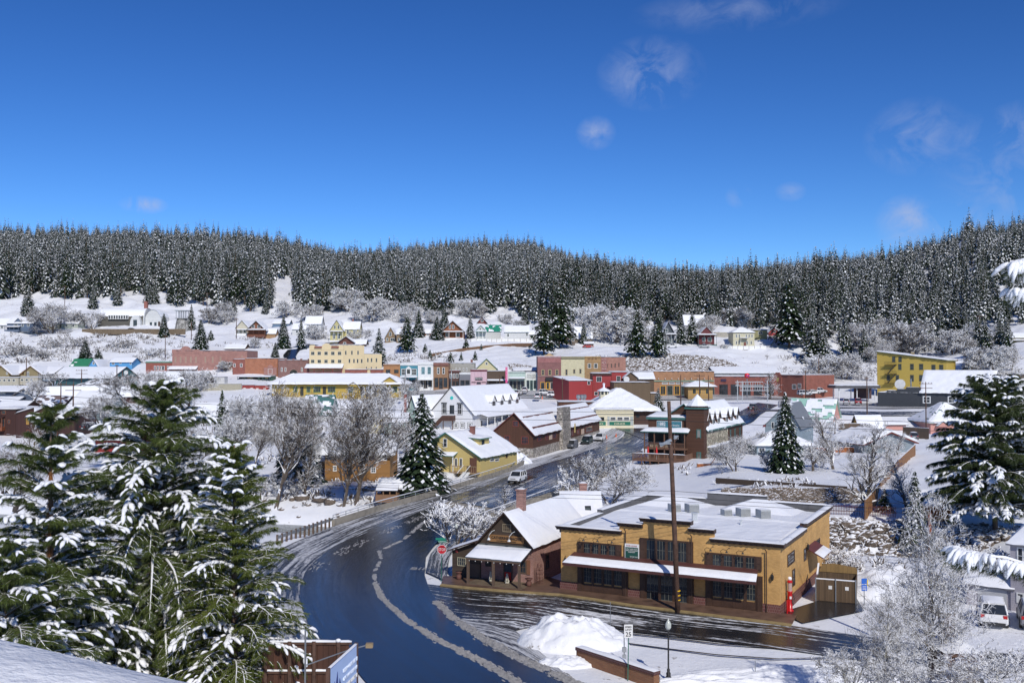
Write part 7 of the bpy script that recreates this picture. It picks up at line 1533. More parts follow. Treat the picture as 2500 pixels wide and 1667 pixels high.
def commercial():
 OB=brick((.74,.43,.14),(.60,.33,.10),(.50,.33,.15),.2,.07);TB=brick((.16,.055,.045),(.13,.04,.035),(.30,.22,.18),.16,.2);BT=paint((.065,.035,.022),.5,.2);GR=paint((.12,.12,.125),.9,.2)
 b=Bld('brick_building','ochre brick commercial building with stepped dark cornice and long snowy canopy','building',(1369.5,1440),(1905,1502),Dpx=2022,drop=.6);W,D=b.W,b.D
 U=lambda px,py=1380:b.pix('F',px,py)[0]
 segs=[(0,U(1512,1290),5.0),(U(1512,1290),U(1570,1280),5.62),(U(1570,1280),U(1682,1275),6.1),(U(1682,1275),U(1742,1300),5.62),(U(1742,1300),W,5.0)]
 m=MB();m.box(0,.3,-.6,W,D,4.5);m.build('core_wall',OB,b.root)
 m=MB()
 for i,(a,c,t)in enumerate(segs):o=.0;m.box(a,o,-.6,c,.35,t-.25)
 m.build('front_wall',OB,b.root)
 rt=4.45;m=MB();m.box(.25,.35,rt,W-.25,D-.25,rt+.1);r=m.build('roof',GR,b.root)
 sn=MB();cx=W*.48;g=26
 for(P,s_)in(([(.3,.4,rt+.1),(W-.3,.4,rt+.1),(W-.3,D*.55,rt+.35),(.3,D*.55,rt+.35)],1),([(.3,D*.55,rt+.35),(W-.3,D*.55,rt+.35),(W-.3,D-.3,rt+.15),(.3,D-.3,rt+.15)],2)):sn.patch(*P,thick=.14,seed=s_,n=40,m=18,rag=0)
 for(x0,x1,hp)in((W*.02,W*.42,1.0),(W*.46,W*.9,1.15)):
  y0,y1=D*.74,D-.4;xm=(x0+x1)/2;ym=(y0+y1)/2;z=rt+.2;sn.add([(x0,y0,z),(x1,y0,z),(x1,y1,z),(x0,y1,z),(xm-.6,ym,z+hp),(xm+.6,ym,z+hp)],[(0,1,5,4),(1,2,5),(2,3,4,5),(3,0,4)])
 sn.build('roof_snow',SNOW,r,smooth=False)
 cs=MB();cm=MB()
 for i,(a,c,t)in enumerate(segs):
  a2,c2=a-(.22 if i!=0 else.35),c+(.22 if i!=4 else.35)
  if i in(1,3):a2,c2=(a-.1,c+.1)
  if i==1:c2=c-.0
  if i==3:a2=a+.0
  for k,(oo,zz0,zz1)in enumerate(((.10,t-.30,t-.16),(.24,t-.16,t-.05),(.36,t-.05,t))):cm.box(a2-(.0 if i else 0),-oo,zz0,c2,.38,zz1)
  n=int((c-a)/.4)
  for q in range(n):x=a+.1+q*.4;cm.box(x,-.2,t-.28,x+.16,-.08,t-.16)
  cs.patch((a2,-.36,t),(c2,-.36,t),(c2,.40,t),(a2,.40,t),thick=.09,seed=i+2,m=4)
 c=cm.build('cornice',BT,b.root);cs.build('cornice_snow',SNOW,c,smooth=True)
 m=MB();s2=MB();yk=D*.42
 for(y0,y1,t)in((.38,yk,5.0),(yk,D,5.35)):MB().box(W-.25,y0,t-.3,W+.3,y1,t-.06).build('side_cornice',BT,b.root);s2.patch((W-.3,y0,t-.06),(W+.34,y0,t-.06),(W+.34,y1,t-.06),(W-.3,y1,t-.06),thick=.12,seed=7)
 m.box(-.3,.38,4.4,.25,D*.42,4.94);m.box(-.3,D*.42,4.4,.25,D,5.2);s2.patch((-.34,.38,4.94),(.3,.38,4.94),(.3,D*.42,4.94),(-.34,D*.42,4.94),thick=.12,seed=8);s2.patch((-.34,D*.42,5.2),(.3,D*.42,5.2),(.3,D,5.2),(-.34,D,5.2),thick=.12,seed=9)
 for(f0,f1,t)in((0,.36,5.2),(.36,.68,5.75),(.68,1,5.3)):m.box(W*f0,D-.2,4.3,W*f1,D+.2,t);s2.patch((W*f0,D-.25,t),(W*f1,D-.25,t),(W*f1,D+.25,t),(W*f0,D+.25,t),thick=.12,seed=int(f0*10))
 p=m.build('parapet',GR,b.root);s2.build('parapet_snow',SNOW,p,smooth=True)
 m=MB();m.box(W+.0,.0,4.45,W+.04,D,4.8);m.build('side_brick',OB,b.root)
 tz=.72
 for a,c in((-.04,U(1411,1420)),(U(1534,1430),U(1563,1430)),(U(1694,1450),U(1723,1450)),(U(1862,1470),W+.04)):MB().box(a,-.1,-.3,c,.3,tz).build('tile_base',TB,b.root)
 MB().box(W-.1,.31,-.3,W+.09,D*.98,tz).build('tile_base',TB,b.root)
 def bay(px0,px1,z0,z1,npan,lower=True):
  u0,u1=U(px0),U(px1);mm=MB();mm.box(u0,-.12,z0,u0+.42,.2,z1);mm.box(u1-.42,-.12,z0,u1,.2,z1);mm.box(u0+.42,-.03,z1-.12,u1-.42,.2,z1);mm.box(u0+.42,-.03,z0,u1-.42,.2,z0+.12)
  n=npan;uu0,uu1=u0+.42,u1-.42;st=(uu1-uu0)/n
  for i in range(n+1):x=uu0+st*i;mm.box(max(uu0,x-.1),-.06,z0,min(uu1,x+.1),.2,z1)
  for x in(u0+.08,u1-.34):mm.box(x,-.15,z0+.12,x+.26,-.12,z0+(z1-z0)*.42);mm.box(x,-.15,z0+(z1-z0)*.5,x+.26,-.12,z1-.12)
  mm.build('bay_frame',BT,b.root)
  for i in range(n):
   x0,x1=uu0+st*i+.11,uu0+st*(i+1)-.11;g_=glass((.012,.016,.02));f=MB();zz0=z0+.14 if not lower else z0+(.14 if lower==2 else.85)
   f.box(x0,-.02,zz0,x1,.0,z1-.14);pn=f.build('window',g_,b.root);q=MB();fr=.025
   for k in range(1,3):x=x0+(x1-x0)*k/3;q.box(x-fr/2,-.045,zz0,x+fr/2,-.021,z1-.14)
   ny=2 if not lower else 4
   for k in range(1,ny):z=zz0+(z1-.14-zz0)*k/ny;q.box(x0,-.04,z-fr/2,x1,-.022,z+fr/2)
   q.box(x0,-.05,zz0-.03,x1,-.0,zz0);q.build('glazing_bars',paint((.16,.16,.13)),pn)
   if lower==1:MB().box(x0,-.05,z0+.14,x1,-.0,z0+.72).build('door_panel',BT,b.root)
 zc1=2.95
 bay(1411,1518,zc1,b.pix('F',1518,1333)[1]+.1,4,False);bay(1563,1693,zc1,b.pix('F',1563,1313)[1]+.05,4,False);bay(1723,1860,zc1,b.pix('F',1723,1350)[1]+.1,4,False)
 bay(1411,1534,.02,2.6,4,1);bay(1563,1694,.02,2.6,3,2);bay(1723,1862,.02,2.6,4,1)
 ca,cb=U(1400),U(1862);dep=1.5;m=MB();P=[(ca-.25,-dep,2.42),(cb-.1,-dep,2.42),(cb-.3,-.1,3.02),(ca+.1,-.1,3.02)];b.slab(m,P,.07);m.box(ca-.25,-dep-.02,2.28,cb-.1,-dep+.06,2.46);r=m.build('canopy',paint((.09,.035,.03),.5),b.root)
 Q=[Vector(p)+Vector((0,0,.07))for p in P];sn=MB();sn.patch(Q[0],Q[1],Q[1].lerp(Q[2],.62),Q[0].lerp(Q[3],.62),thick=.11,seed=12,n=40,m=6);sn.build('canopy_snow',SNOW,r,smooth=True)
 ua,ub,za,zb=U(1528,1345),U(1562,1345),b.pix('F',1545,1362)[1],b.pix('F',1545,1326)[1];MB().box(ua,-.22,za,ub,-.12,zb).build('signboard',WT,b.root);MB().box(ua+.05,-.235,za+.05,ub-.05,-.22,zb-.26).build('sign_panel',paint((.01,.07,.05),.5),b.root)
 um=(ua+ub)/2;w=ub-ua;b.text('F','FOR LEASE',0,0,0,paint((.4,.15,.15)),local=(um,zb-.2),size=.15,out=.225,width=w*.75)
 for k,(t_,f)in enumerate((('1,100 S.F. OFFICE / RETAIL',.85),('1,800 S.F. OFFICE / RETAIL',.85),('BASEMENT',.5))):b.text('F',t_,0,0,0,WT,local=(um,zb-.42-k*.11),size=.1,out=.24,width=w*f)
 b.text('F','530.587.7435',0,0,0,WT,local=(um+w*.15,za+.12),size=.1,out=.24,width=w*.55)
 for px,py in((1433,1308),(1467,1310),(1502,1313),(1741,1332),(1780,1336),(1819,1339)):
  u,z=b.pix('F',px,py);e=MB();e.tube([(u-.5,-.05,z-.6),(u-.55,-.3,z-.25),(u-.3,-.6,z-.05),(u,-.7,z-.1)],.018,5);e.tube([(u,-.7,z-.1),(u+.15,-.75,z+.05)],.018,5);e.lathe([(.02,.08),(.06,.04),(.10,-.05)],10,(u+.02,-.72,z-.2));e.lathe([(.03,.06),(.08,0)],8,(u+.2,-.7,z+.05));e.build('sign_lamp',BLK,b.root)
 def lantern(face,u,z):
  e=MB();p=b.fp(face,u,z,.18);q=b.fp(face,u,z,0);e.bar((q[0],q[1],z+.25),(p[0],p[1],z+.22),.03);e.lathe([(.03,-.28),(.09,-.2),(.11,.05),(.03,.18)],6,(p[0],p[1],z));e.build('lantern',BLK,b.root)
 lantern('F',U(1382,1364),b.pix('F',1382,1364)[1]);lantern('F',U(1887,1406),b.pix('F',1887,1406)[1]);u,z=b.pix('R',1967,1332);lantern('R',u,z)
 for px,t in((1529,5.3),(1690,5.3),(1872,4.7)):u=U(px,1330);MB().tube([(u,-.16,.1),(u,-.16,t-.3),(u-.05,-.3,t-.15)],.04,6).build('downpipe',BT,b.root)
 b.win('R',(1922,1341,1939,1384),frame=BT,nx=2,ny=3);b.win('R',(1986,1312,2001,1348),frame=BT,nx=2,ny=3);b.win('R',(1962,1335,1968,1370),frame=BT,nx=1,ny=2);b.win('R',(1934,1386,1940,1432),frame=BT,nx=1,ny=2,name='door')
 u0,z0=b.pix('R',1968,1388);u1,z1=b.pix('R',2000,1358);m=MB();P=[b.fp('R',u0,2.5,1.3),b.fp('R',u0+3.6,2.5,1.3),b.fp('R',u0+3.6,3.2,0),b.fp('R',u0,3.2,0)];b.slab(m,P,.08);r=m.build('door_canopy',paint((.13,.04,.03),.5),b.root)
 Q=[Vector(p)+Vector((0,0,.08))for p in P];MB().patch(Q[0],Q[1],Q[1].lerp(Q[2],.5),Q[0].lerp(Q[3],.5),thick=.12).build('canopy_snow',SNOW,r,smooth=True)
 GM=paint((.42,.44,.44),.5,.08)
 for i,(px,py,s,l)in enumerate(((1646,1252,.62,'left rooftop condenser behind the leaning pole'),(1689,1254,.68,'rooftop condenser right of the leaning pole'),(1773,1262,.52,'small round fan unit on the snowy roof'),(1814,1264,.66,'left one of the pair of rooftop condensers at the right'),(1863,1268,.66,'right one of the pair of rooftop condensers at the right'))):
  s*=1.35;p=onz(px,py,rt+.3);e=empty('rooftop_unit',p,.3,l,'rooftop unit','rooftop condensers');q=MB();q.box(-s/2,-s/2,0,s/2,s/2,s*.95);q.build('casing',GM,e);q=MB()
  for k in range(7):q.box(-s/2-.015,-s/2-.02,s*(.12+.11*k),s/2+.015,-s/2,s*(.15+.11*k))
  q.build('grille',paint((.1,.1,.1)),e);MB().patch((-s/2,-s/2,s*.95),(s/2,-s/2,s*.95),(s/2,s/2,s*.95),(-s/2,s/2,s*.95),thick=.08).build('snow_cap',SNOW,e,smooth=True)
 for px,py,w,hgt,l in((1696,1281,.4,.95,'tall pale metal vent box in the middle of the roof'),(1809,1289,.12,.6,'thin white vent pipe on the roof')):
  p=onz(px,py,rt+.15);e=MB();e.box(-w/2,-w/2,0,w/2,w/2,hgt);e.box(-w/2-.04,-w/2-.04,hgt,w/2+.04,w/2+.04,hgt+.05);o=e.build('roof_vent',paint((.5,.53,.55),.4));o.location=p;tag(o,l,'vent','roof vents')
commercial()
def car(label,px,py,z=None,head=0.0,c=(.7,.7,.7),kind='suv',L=4.6,group=None,snow=True,Y=None,cat='car',pos=None):
 p=pos or(G(px,py)if Y=='T' else(at(px,py,Y)if Y else onz(px,py,z or.06)))
 e=empty('pickup_truck' if kind=='pickup' else 'parked_car',p,head,label,cat,group);s=L/4.6;W=.92
 cp=paint(c,.28,.05);tz=1.02 if kind!='sedan' else.92;H={'suv':1.68,'sedan':1.42,'pickup':1.75}[kind]
 sec=[(-2.3,.45,.78,.80),(-2.22,.30,tz-.04,.88),(-1.3,.26,tz,W),(0,.24,tz+.02,W),(1.1,.26,tz,W),(1.5,.28,tz-.06,W),(2.1,.30,tz-.18,.87),(2.3,.42,tz-.32,.78)]
 m=MB();ring=[]
 for x,zb,zt,hw in sec:
  zz=(zt-zb);r=[(hw*.86,zb),(hw,zb+.14*zz),(hw*1.0,zb+.62*zz),(hw*.93,zt-.03),(hw*.8,zt),(-hw*.8,zt),(-hw*.93,zt-.03),(-hw,zb+.62*zz),(-hw,zb+.14*zz),(-hw*.86,zb)]
  ring.append([(x*s,y*s,q*s)for y,q in r])
 n=10
 for i,r in enumerate(ring):m.v+=r
 for i in range(len(ring)-1):
  for k in range(n):m.f.append((i*n+k,(i+1)*n+k,(i+1)*n+(k+1)%n,i*n+(k+1)%n));m.m.append(0)
 m.f+=[tuple(range(n)),tuple(range((len(ring)-1)*n,len(ring)*n))[::-1]];m.m+=[0,0];body=m.build('body',cp,e,smooth=False)
 x0,x1,a0,a1={'suv':(-2.15,1.15,-1.95,.45),'sedan':(-1.75,1.2,-1.05,.35),'pickup':(-.75,1.2,-.6,.55)}[kind]
 def gh(x0,x1,a0,a1,hb,ht,zb,zt):return[(x0*s,-hb*s,zb*s),(x1*s,-hb*s,zb*s),(x1*s,hb*s,zb*s),(x0*s,hb*s,zb*s),(a0*s,-ht*s,zt*s),(a1*s,-ht*s,zt*s),(a1*s,ht*s,zt*s),(a0*s,ht*s,zt*s)]
 FQ=[(0,3,2,1),(4,5,6,7),(0,1,5,4),(1,2,6,5),(2,3,7,6),(3,0,4,7)];P=gh(x0,x1,a0,a1,.82,.68,tz-.02,H-.04)
 MB().add(P,FQ).build('windows',glass((.012,.014,.016)),e);q=MB();q.add(gh(a0-.06,a1+.08,a0+.03,a1-.06,.71,.62,H-.06,H),FQ)
 for a,b in((0,4),(1,5),(2,6),(3,7)):q.bar(P[a],P[b],.09*s)
 for f in((.36,.68)if kind!='pickup' else(.5,)):
  for sd in(0,3):u=Vector(P[sd]).lerp(Vector(P[sd+(1 if sd==0 else-1)]),f);v=Vector(P[sd+4]).lerp(Vector(P[sd+4+(1 if sd==0 else-1)]),f);q.bar(u,v,.07*s)
 q.build('roof',cp,e)
 for x in(-1.42,1.45):
  for y in(-.84,.84):w=MB();w.lathe([(.36,-.11),(.38,-.08),(.38,.08),(.36,.11)],14);w.lathe([(.2,-.115),(.2,.115)],8,mi=1);w.build('wheel',[BLK,MET],e).matrix_local=Matrix.Translation((x*s,y*s,.37*s))@Matrix.Rotation(math.pi/2,4,'X')@Matrix.Scale(s,4)
 for y in(-.62,.62):
  MB().box(2.12*s,(y-.17)*s,(tz-.34)*s,2.27*s,(y+.17)*s,(tz-.2)*s).build('headlight',paint((.6,.62,.64),.15),e)
  MB().box(-2.30*s,(y*1.12-.13)*s,(tz-.28)*s,-2.2*s,(y*1.12+.13)*s,(tz-.06)*s).build('taillight',paint((.45,.01,.01),.25),e)
 MB().box(-2.34*s,-.7*s,.3*s,-2.2*s,.7*s,.46*s).box(2.2*s,-.7*s,.3*s,2.33*s,.7*s,.5*s).build('bumper',paint((.03,.03,.03),.6),e)
 MB().box(2.24*s,-.42*s,(tz-.36)*s,2.3*s,.42*s,(tz-.24)*s).build('grille',BLK,e);MB().box(-2.345*s,-.25*s,.5*s,-2.27*s,.25*s,.66*s).build('number_plate',WT,e)
 if kind=='pickup':MB().box(-2.2*s,-.74*s,tz*s,-.85*s,.74*s,(tz+.012)*s).build('bed',SNOW if snow else BLK,e)
 if snow:MB().patch((a0*s,-.62*s,H*s),(a1*s,-.62*s,H*s),(a1*s,.62*s,H*s),(a0*s,.62*s,H*s),thick=.09,n=6,m=5).build('snow_cap',SNOW,e,smooth=True)
 return e
def vehicles():
 pa,pb=onz(1178,1195),onz(1330,1140);hd=math.atan2(pa.y-pb.y,pa.x-pb.x);PK='cars parked at the brown barn'
 car('white off road car with dark bonnet patch driving on the wet bridge',1263,1176,head=hd,c=(.75,.76,.77),L=4.5,snow=False).name='car'
 pa,pb=onz(1385,1102),onz(1470,1074);hd=math.atan2(pa.y-pb.y,pa.x-pb.x)
 for x,y,c,l in((1396,1094,(.09,.10,.12),'slate grey off road car, first of three parked at the barn'),(1433,1083,(.02,.04,.035),'dark green off road car in the middle of the three at the barn'),(1465,1076,(.7,.71,.71),'white car, last of three parked at the barn')):car(l,x,y,head=hd,c=c,L=4.7,group=PK,snow=c[0]<.1,Y='T')
 car('white estate car seen from behind before the grey garage door',2423,1522,z=-.05,head=R(67),c=(.72,.72,.71),L=4.5,pos=onz(2423,1516,-.06))
 car('grey snow dusted car cut by the right edge in the driveway',2515,1530,head=R(66),c=(.22,.22,.24),L=4.5,pos=onz(2522,1522,-.06))
 GL='cars in the town lots'
 for px,py,Y,hd,c,k,l in[(1353,968,314,0,(.72,.72,.73),'suv','white car broadside before the tall brick store'),(1331,963,322,.1,(.65,.66,.67),'suv','white car behind the broadside one at the brick store'),(1312,973,306,1.5,(.6,.6,.6),'pickup','white and black pickup seen from behind with a cone beside it'),(1281,957,325,1.5,(.7,.7,.7),'suv','white car parked nose in at the clothing shop'),(1265,963,320,1.2,(.68,.68,.7),'sedan','white saloon left in the lot beyond the white hall roof'),(1385,962,322,0,(.05,.05,.06),'sedan','dark saloon beside the red building'),(1964,965,312,.2,(.45,.46,.47),'suv','silver car at the right end of the brick arcade'),(1985,962,318,.4,(.66,.66,.66),'sedan','white saloon behind the silver car at the arcade'),(2001,959,322,.1,(.6,.61,.62),'suv','pale car at the edge of the frosted trees'),(2095,986,296,1.3,(.33,.01,.015),'pickup','bright red pickup under the service canopy'),(2067,986,296,1.2,(.5,.5,.52),'suv','snow covered car left of the red pickup'),(1838,1001,268,1.1,(.02,.02,.025),'pickup','black pickup climbing to the rail crossing'),(642,830,None,0,(.1,.1,.1),'suv','dark car by the curving lane'),(322,808,'T',0,(.02,.02,.03),'sedan','dark saloon parked before the vaulted hall'),(108,806,'T',0,(.03,.03,.04),'sedan','dark saloon on the left end of the hillside street'),(1641,849,'T',0,(.68,.68,.68),'pickup','white pickup on the hillside street'),(1719,849,'T',0,(.34,.35,.36),'pickup','silver pickup before the stone wall on the hillside street'),(1436,849,'T',0,(.4,.02,.02),'sedan','low red car by the tiny garage'),(2054,1066,250,1.2,(.03,.20,.42),'suv','bright blue car behind the pink house'),(2230,1072,232,1.3,(.12,.12,.13),'suv','snow buried car behind the grey garage'),(224,1050,215,1.0,(.02,.02,.02),'suv','black car with red lights behind the foreground pine top'),(250,1052,213,.5,(.42,.45,.50),'sedan','silver blue saloon behind the foreground pine top'),(116,932,345,0,(.2,.25,.3),'suv','blue grey car beside the open shed')]:
  if Y is None:continue
  car(l,px,py,head=hd,c=c,kind=k,group=GL,Y=Y)
vehicles()
GP=paint((.03,.14,.10),.5);SG_=paint((.01,.22,.13),.5);PW=paint((.10,.055,.038),.85,.35,scale=3)
def sign(name,label,px,py,Y=None,z=0,group=None):
 p=onz(px,py,z);return empty(name,p,0,label,'sign',group),p
def zof(p,py):return zat(py,p.y)-p.z
def txt(e,s,x,z,size,mat,y=-.03,width=None,rz=0):
 o=lettering(s,size,mat);o.parent=e;o.location=(x,y,z);o.rotation_euler=(math.pi/2,0,rz)
 if width:o.scale.x=width/max(.01,o['w'])
 del o['w'];return o
def furniture():
 e,p=sign('stop_sign','red octagonal STOP sign on a green post at the street corner',1077,1416);z=zof(p,1338);MB().tube([(0,0,-.2),(.06,0,zof(p,1318))],.03,6).build('post',GP,e)
 for r,y,mt in((.40,-.05,WT),(.365,-.065,paint((.50,.01,.02),.4))):MB().prism([(math.cos(math.pi/8+k*math.pi/4)*r+.06,y,z+math.sin(math.pi/8+k*math.pi/4)*r)for k in range(8)],(0,.014,0)).build('plate',mt,e)
 txt(e,'STOP',.06,z-.12,.34,WT,-.085,.58);q=zof(p,1321)
 MB().box(-.25,-.06,q,.42,-.03,q+.16).build('street_plate',SG_,e);txt(e,'E. RIVER ST',.08,q+.03,.12,WT,-.075,.55);MB().box(-.1,.02,q+.2,.12,.05,q+.36).box(-.45,-.0,q+.18,.35,.03,q+.34).build('cross_plate',SG_,e)
 e,p=sign('speed_limit_sign','white SPEED LIMIT 25 sign on a green post',1534,1657);za,zb=zof(p,1551),zof(p,1519);MB().tube([(-.03,0,-.2),(.03,0,zb)],.03,6).build('post',GP,e);MB().box(-.23,-.05,za,.25,-.03,zb).build('plate',WT,e)
 for s_,f,sz in(('SPEED',.76,.13),('LIMIT',.55,.13),('25',.12,.34)):txt(e,s_,.01,za+(zb-za)*f,sz,BLK,-.06,.36 if sz<.2 else.3)
 e,p=sign('marker_post','grey post with two small boxes beside the speed limit sign',1524,1611);MB().tube([(0,0,-.1),(0,0,zof(p,1543))],.035,6).build('post',MET,e);MB().box(-.12,-.1,zof(p,1585),.12,.05,zof(p,1574)).box(-.1,-.1,.0,.1,.05,zof(p,1592)).build('box',paint((.3,.32,.34)),e)
 for px,b,t,l in((1490,1539,1465,'thin steel marker rod between the snow pile and the pole'),(1844,1651,1606,'short grey post standing in the snow at the bottom'),(1611,1667,1645,'small leaning stake left of the lamp post')):e,p=sign('marker_post',l,px,b);MB().tube([(0,0,-.1),(0,0,zof(p,t))],.022,6).build('post',MET,e)
 def lamp(label,px,py,top,s=1.0):
  e,p=sign('street_lamp',label,px,py,group='acorn street lamps');e['category']='street lamp';H=zof(p,top);zb=H*.83
  MB().lathe([(.17,0),(.17,.06),(.12,.14),(.13,.3),(.08,.36),(.09,.5),(.05,.56),(.042,zb-.12),(.07,zb-.08),(.05,zb)],12).build('post',BLK,e,smooth=True)
  MB().lathe([(.07,zb),(.16,zb+.12),(.17,H*.93),(.10,H*.97),(.03,H*1.0),(.01,H*1.03)],10).build('globe',paint((.52,.55,.50),.15,.2,scale=8),e,smooth=True)
 lamp('black street lamp with frosted globe in the snow before the brick building',1632,1655,1508);lamp('black street lamp behind the frosted shrubs nearest the STOP sign',1114,1345,1276);lamp('black street lamp behind the gabled shop roof',1179,1304,1234)
 e,p=sign('direction_sign','green West River Street sign with left arrow among frosted twigs',1146,1300);za,zb=zof(p,1267),zof(p,1251);x1=32/2430*p.y;MB().tube([(.08,0,-.2),(.08,0,za)],.04,5).build('post',PW,e);MB().box(-.15,-.04,za,x1-.1,-.01,zb).build('plate',WT,e);MB().box(-.12,-.06,za+.03,x1-.13,-.04,zb-.03).build('panel',SG_,e)
 cx=(x1-.25)/2;txt(e,'West River',cx,za+(zb-za)*.56,.2,WT,-.07,x1*.72);txt(e,'Street',cx+.18,za+(zb-za)*.18,.2,WT,-.07,x1*.42);MB().prism([(-.05,-.075,za+.17),(.08,-.075,za+.27),(.08,-.075,za+.2),(.25,-.075,za+.2),(.25,-.075,za+.14),(.08,-.075,za+.14),(.08,-.075,za+.07)],(0,.01,0)).build('arrow',WT,e)
 e,p=sign('street_name_sign','small green street name plates left of the direction sign',1130,1320);MB().tube([(0,0,-.1),(0,0,zof(p,1284))],.03,5).build('post',GP,e);MB().box(-.3,-.03,zof(p,1290),.3,0,zof(p,1280)).build('plate',SG_,e)
 e,p=sign('diamond_sign','yellow railway crossing warning signs at the road to the crossing',1816,1030);z=zof(p,1015);MB().tube([(0,0,-.3),(0,0,z+1)],.07,5).build('post',MET,e);yl=paint((.75,.42,.01),.4);MB().prism([(-.75,-.08,z),(0,-.08,z-.75),(.75,-.08,z),(0,-.08,z+.75)],(0,.05,0)).build('plate',yl,e);MB().bar((-.35,-.1,z-.35),(.35,-.1,z+.35),.1).bar((.35,-.1,z-.35),(-.35,-.1,z+.35),.1).build('cross',BLK,e);MB().prism([(math.cos(k)*.55,-.08,z-1.2+math.sin(k)*.55)for k in np.linspace(0,5.5,8)],(0,.05,0)).build('lower_plate',yl,e)
 e=empty('diamond_sign',onz(643,1560,0),0,'yellow warning sign glimpsed through the foreground pine','sign');z=zof(e.location,1508);MB().tube([(0,0,-.3),(0,0,z+.3)],.035,5).build('post',MET,e);MB().prism([(-.42,-.05,z),(0,-.05,z-.42),(.42,-.05,z),(0,-.05,z+.42)],(0,.03,0)).build('plate',paint((.75,.42,.01),.4),e)
 e=empty('ball_sign',at(1824,968,318),0,'round red ball sign with 76 high above the crossing','sign');z=zat(917,318)-e.location.z;MB().tube([(0,0,-1),(0,0,z)],.18,6).build('post',MET,e);MB().ell((0,0,z),(.85,.8,.85),18,12).build('ball',paint((.75,.04,.03),.4),e,smooth=True);txt(e,'76',.0,z-.35,1.0,paint((.03,.08,.45)),-.82,1.0)
 for x,y,Y,l in((1324,974,305,'orange traffic cone beside the white pickup'),(1481,1072,None,'orange cone at the barn end of the pavement'),(1504,1068,None,'farther orange cone by the crossing kerb')):p=at(x,y,Y)if Y else G(x,y);m=MB();m.box(-.25,-.25,0,.25,.25,.05);m.lathe([(.2,.05),(.05,.95),(.03,1.0)],10);o=m.build('traffic_cone',paint((.8,.13,.03),.5));o.location=p;tag(o,l,'traffic cone','traffic cones')
 def pole(label,px,top,base,Y=None,arm=0,lean=0,r=.15,z=0,tr=False,c=None):
  p=onz(px,base,z)if Y is None else at(px,base,Y);e=empty('utility_pole',p,0,label,'utility pole','timber utility poles');H=zof(p,top);MB().tube([(0,0,-1),(lean/2,0,H/2),(lean,0,H)],[r*1.15,r,r*.75],9).build('pole',c or PW,e,smooth=True)
  if arm:m=MB();[m.box(lean-arm,-.08,H-k,lean+arm,.08,H-k+.14)for k in((.5,)if arm<1.6 else(.5,1.6))];[m.box(lean+x*arm-.04,-.04,H-.36,lean+x*arm+.04,.04,H-.15)for x in(-.9,-.45,.45,.9)];m.build('crossarm',PW,e)
  return e
 e=pole('tall leaning brown utility pole before the ochre brick building',1656,979,1494,lean=-.62,r=.17);p=e.location
 m=MB();z=zof(p,1086);x=-.5
 for k in range(2):m.bar((x,-.1,z-.1),(x-.55+k*1.05,-.35,z+.25+k*.35),.05)
 m.build('bracket',PW,e);m=MB();m.box(-1.35,-.5,z+.1,-.55,-.2,z+.2);m.bar((-1.3,-.35,z),(-.5,-.35,z+.42),.12,.2);m.box(-.3,-.3,z+.45,.02,-.05,z+.7);m.build('transformer',MET,e);
 for py in(1439,1450,1461):MB().lathe([(.185,zof(p,py)),(.185,zof(p,py)+.07)],10,(-.03,0,0)).build('reflective_band',paint((.75,.45,.01)),e)
 for a in((64,872,934,345,0),(199,901,936,340,2.0),(148,934,1010,262,1.5),(178,936,1050,225,1.8),(285,890,950,318,.6),(1373,922,979,292,.9),(1662,915,985,285,0),(1708,914,972,300,1.6),(1730,917,972,302,0),(1999,874,946,330,0),(1967,904,974,300,.6),(2117,920,1014,270,.5),(2261,932,1043,243,1.6),(2467,890,934,330,0),(2492,877,910,345,.9),(1102,900,948,338,0),(505,714,764,520,1.5),(158,697,752,520,1.2),(577,777,822,450,1.0),(467,784,834,440,0),(1220,915,942,335,0),(403,818,905,400,1.0),(1497,735,795,500,1.4),(2392,770,840,420,1.3),(1214,1026,1112,None,0),(2272,1250,1528,60,0)):
  l={64:'thin brown pole at the station gables',199:'pole with wide crossarm before the teal hall',148:'brown pole rising from the brown gabled roof',178:'pole with pale lower half beside the dark lodge',285:'pole in front of the teal hall gable',1373:'pale wooden pole left of the red building',1662:'plain brown pole left of the inn spire',1708:'pole with crossarms just behind the inn spire',1730:'thin pole right of the inn spire',1999:'thin pole before the frosted trees by the brick arcade',1967:'brown pole right of the brick arcade end',2117:'dark red pole before the charcoal building',2261:'dark pole with crossarm before the second pink house',2467:'thin pole far right in the rail yard',2492:'pole with crossarm beyond the brown corner house',1102:'steel flue pole on the shop row',505:'pole on the slope above the pink block',158:'pole on the slope left of the vaulted hall',577:'pole beside the cream gabled house',467:'pole below the columned pavilion',1220:'pole before the shingled shop',403:'pole on the slope above the low brick shop',1497:'pole above the white grove',2392:'pole on the bank by the ochre house',1214:'white lamp pole in front of the brown barn',2272:'rust red pole behind the foreground frosted aspen'}[a[0]]
  pole(l,a[0],a[1],a[2],a[3],a[4],r=.16 if a[0]<2200 else.13,c=MET if a[0]in(1214,1102)else(paint((.20,.06,.03),.8,.3)if a[0]==2272 else None))
 e=empty('signal_gantry',at(1790,972,296),0,'pale steel railway signal gantry with long trussed arms','signal gantry');b=e.location;m=MB();gx=lambda px:(px-1250)/F*296-b.x;gz=lambda py:zat(py,296)-b.z
 for px in(1800,1812,1873):m.tube([(gx(px),0,-1),(gx(px),0,gz(928 if px!=1812 else 930))],.14,6)
 for x0,x1,y in((1795,1862,932),(1795,1862,941),(1806,1876,944),(1806,1876,953)):m.bar((gx(x0),0,gz(y)),(gx(x1),0,gz(y)),.2)
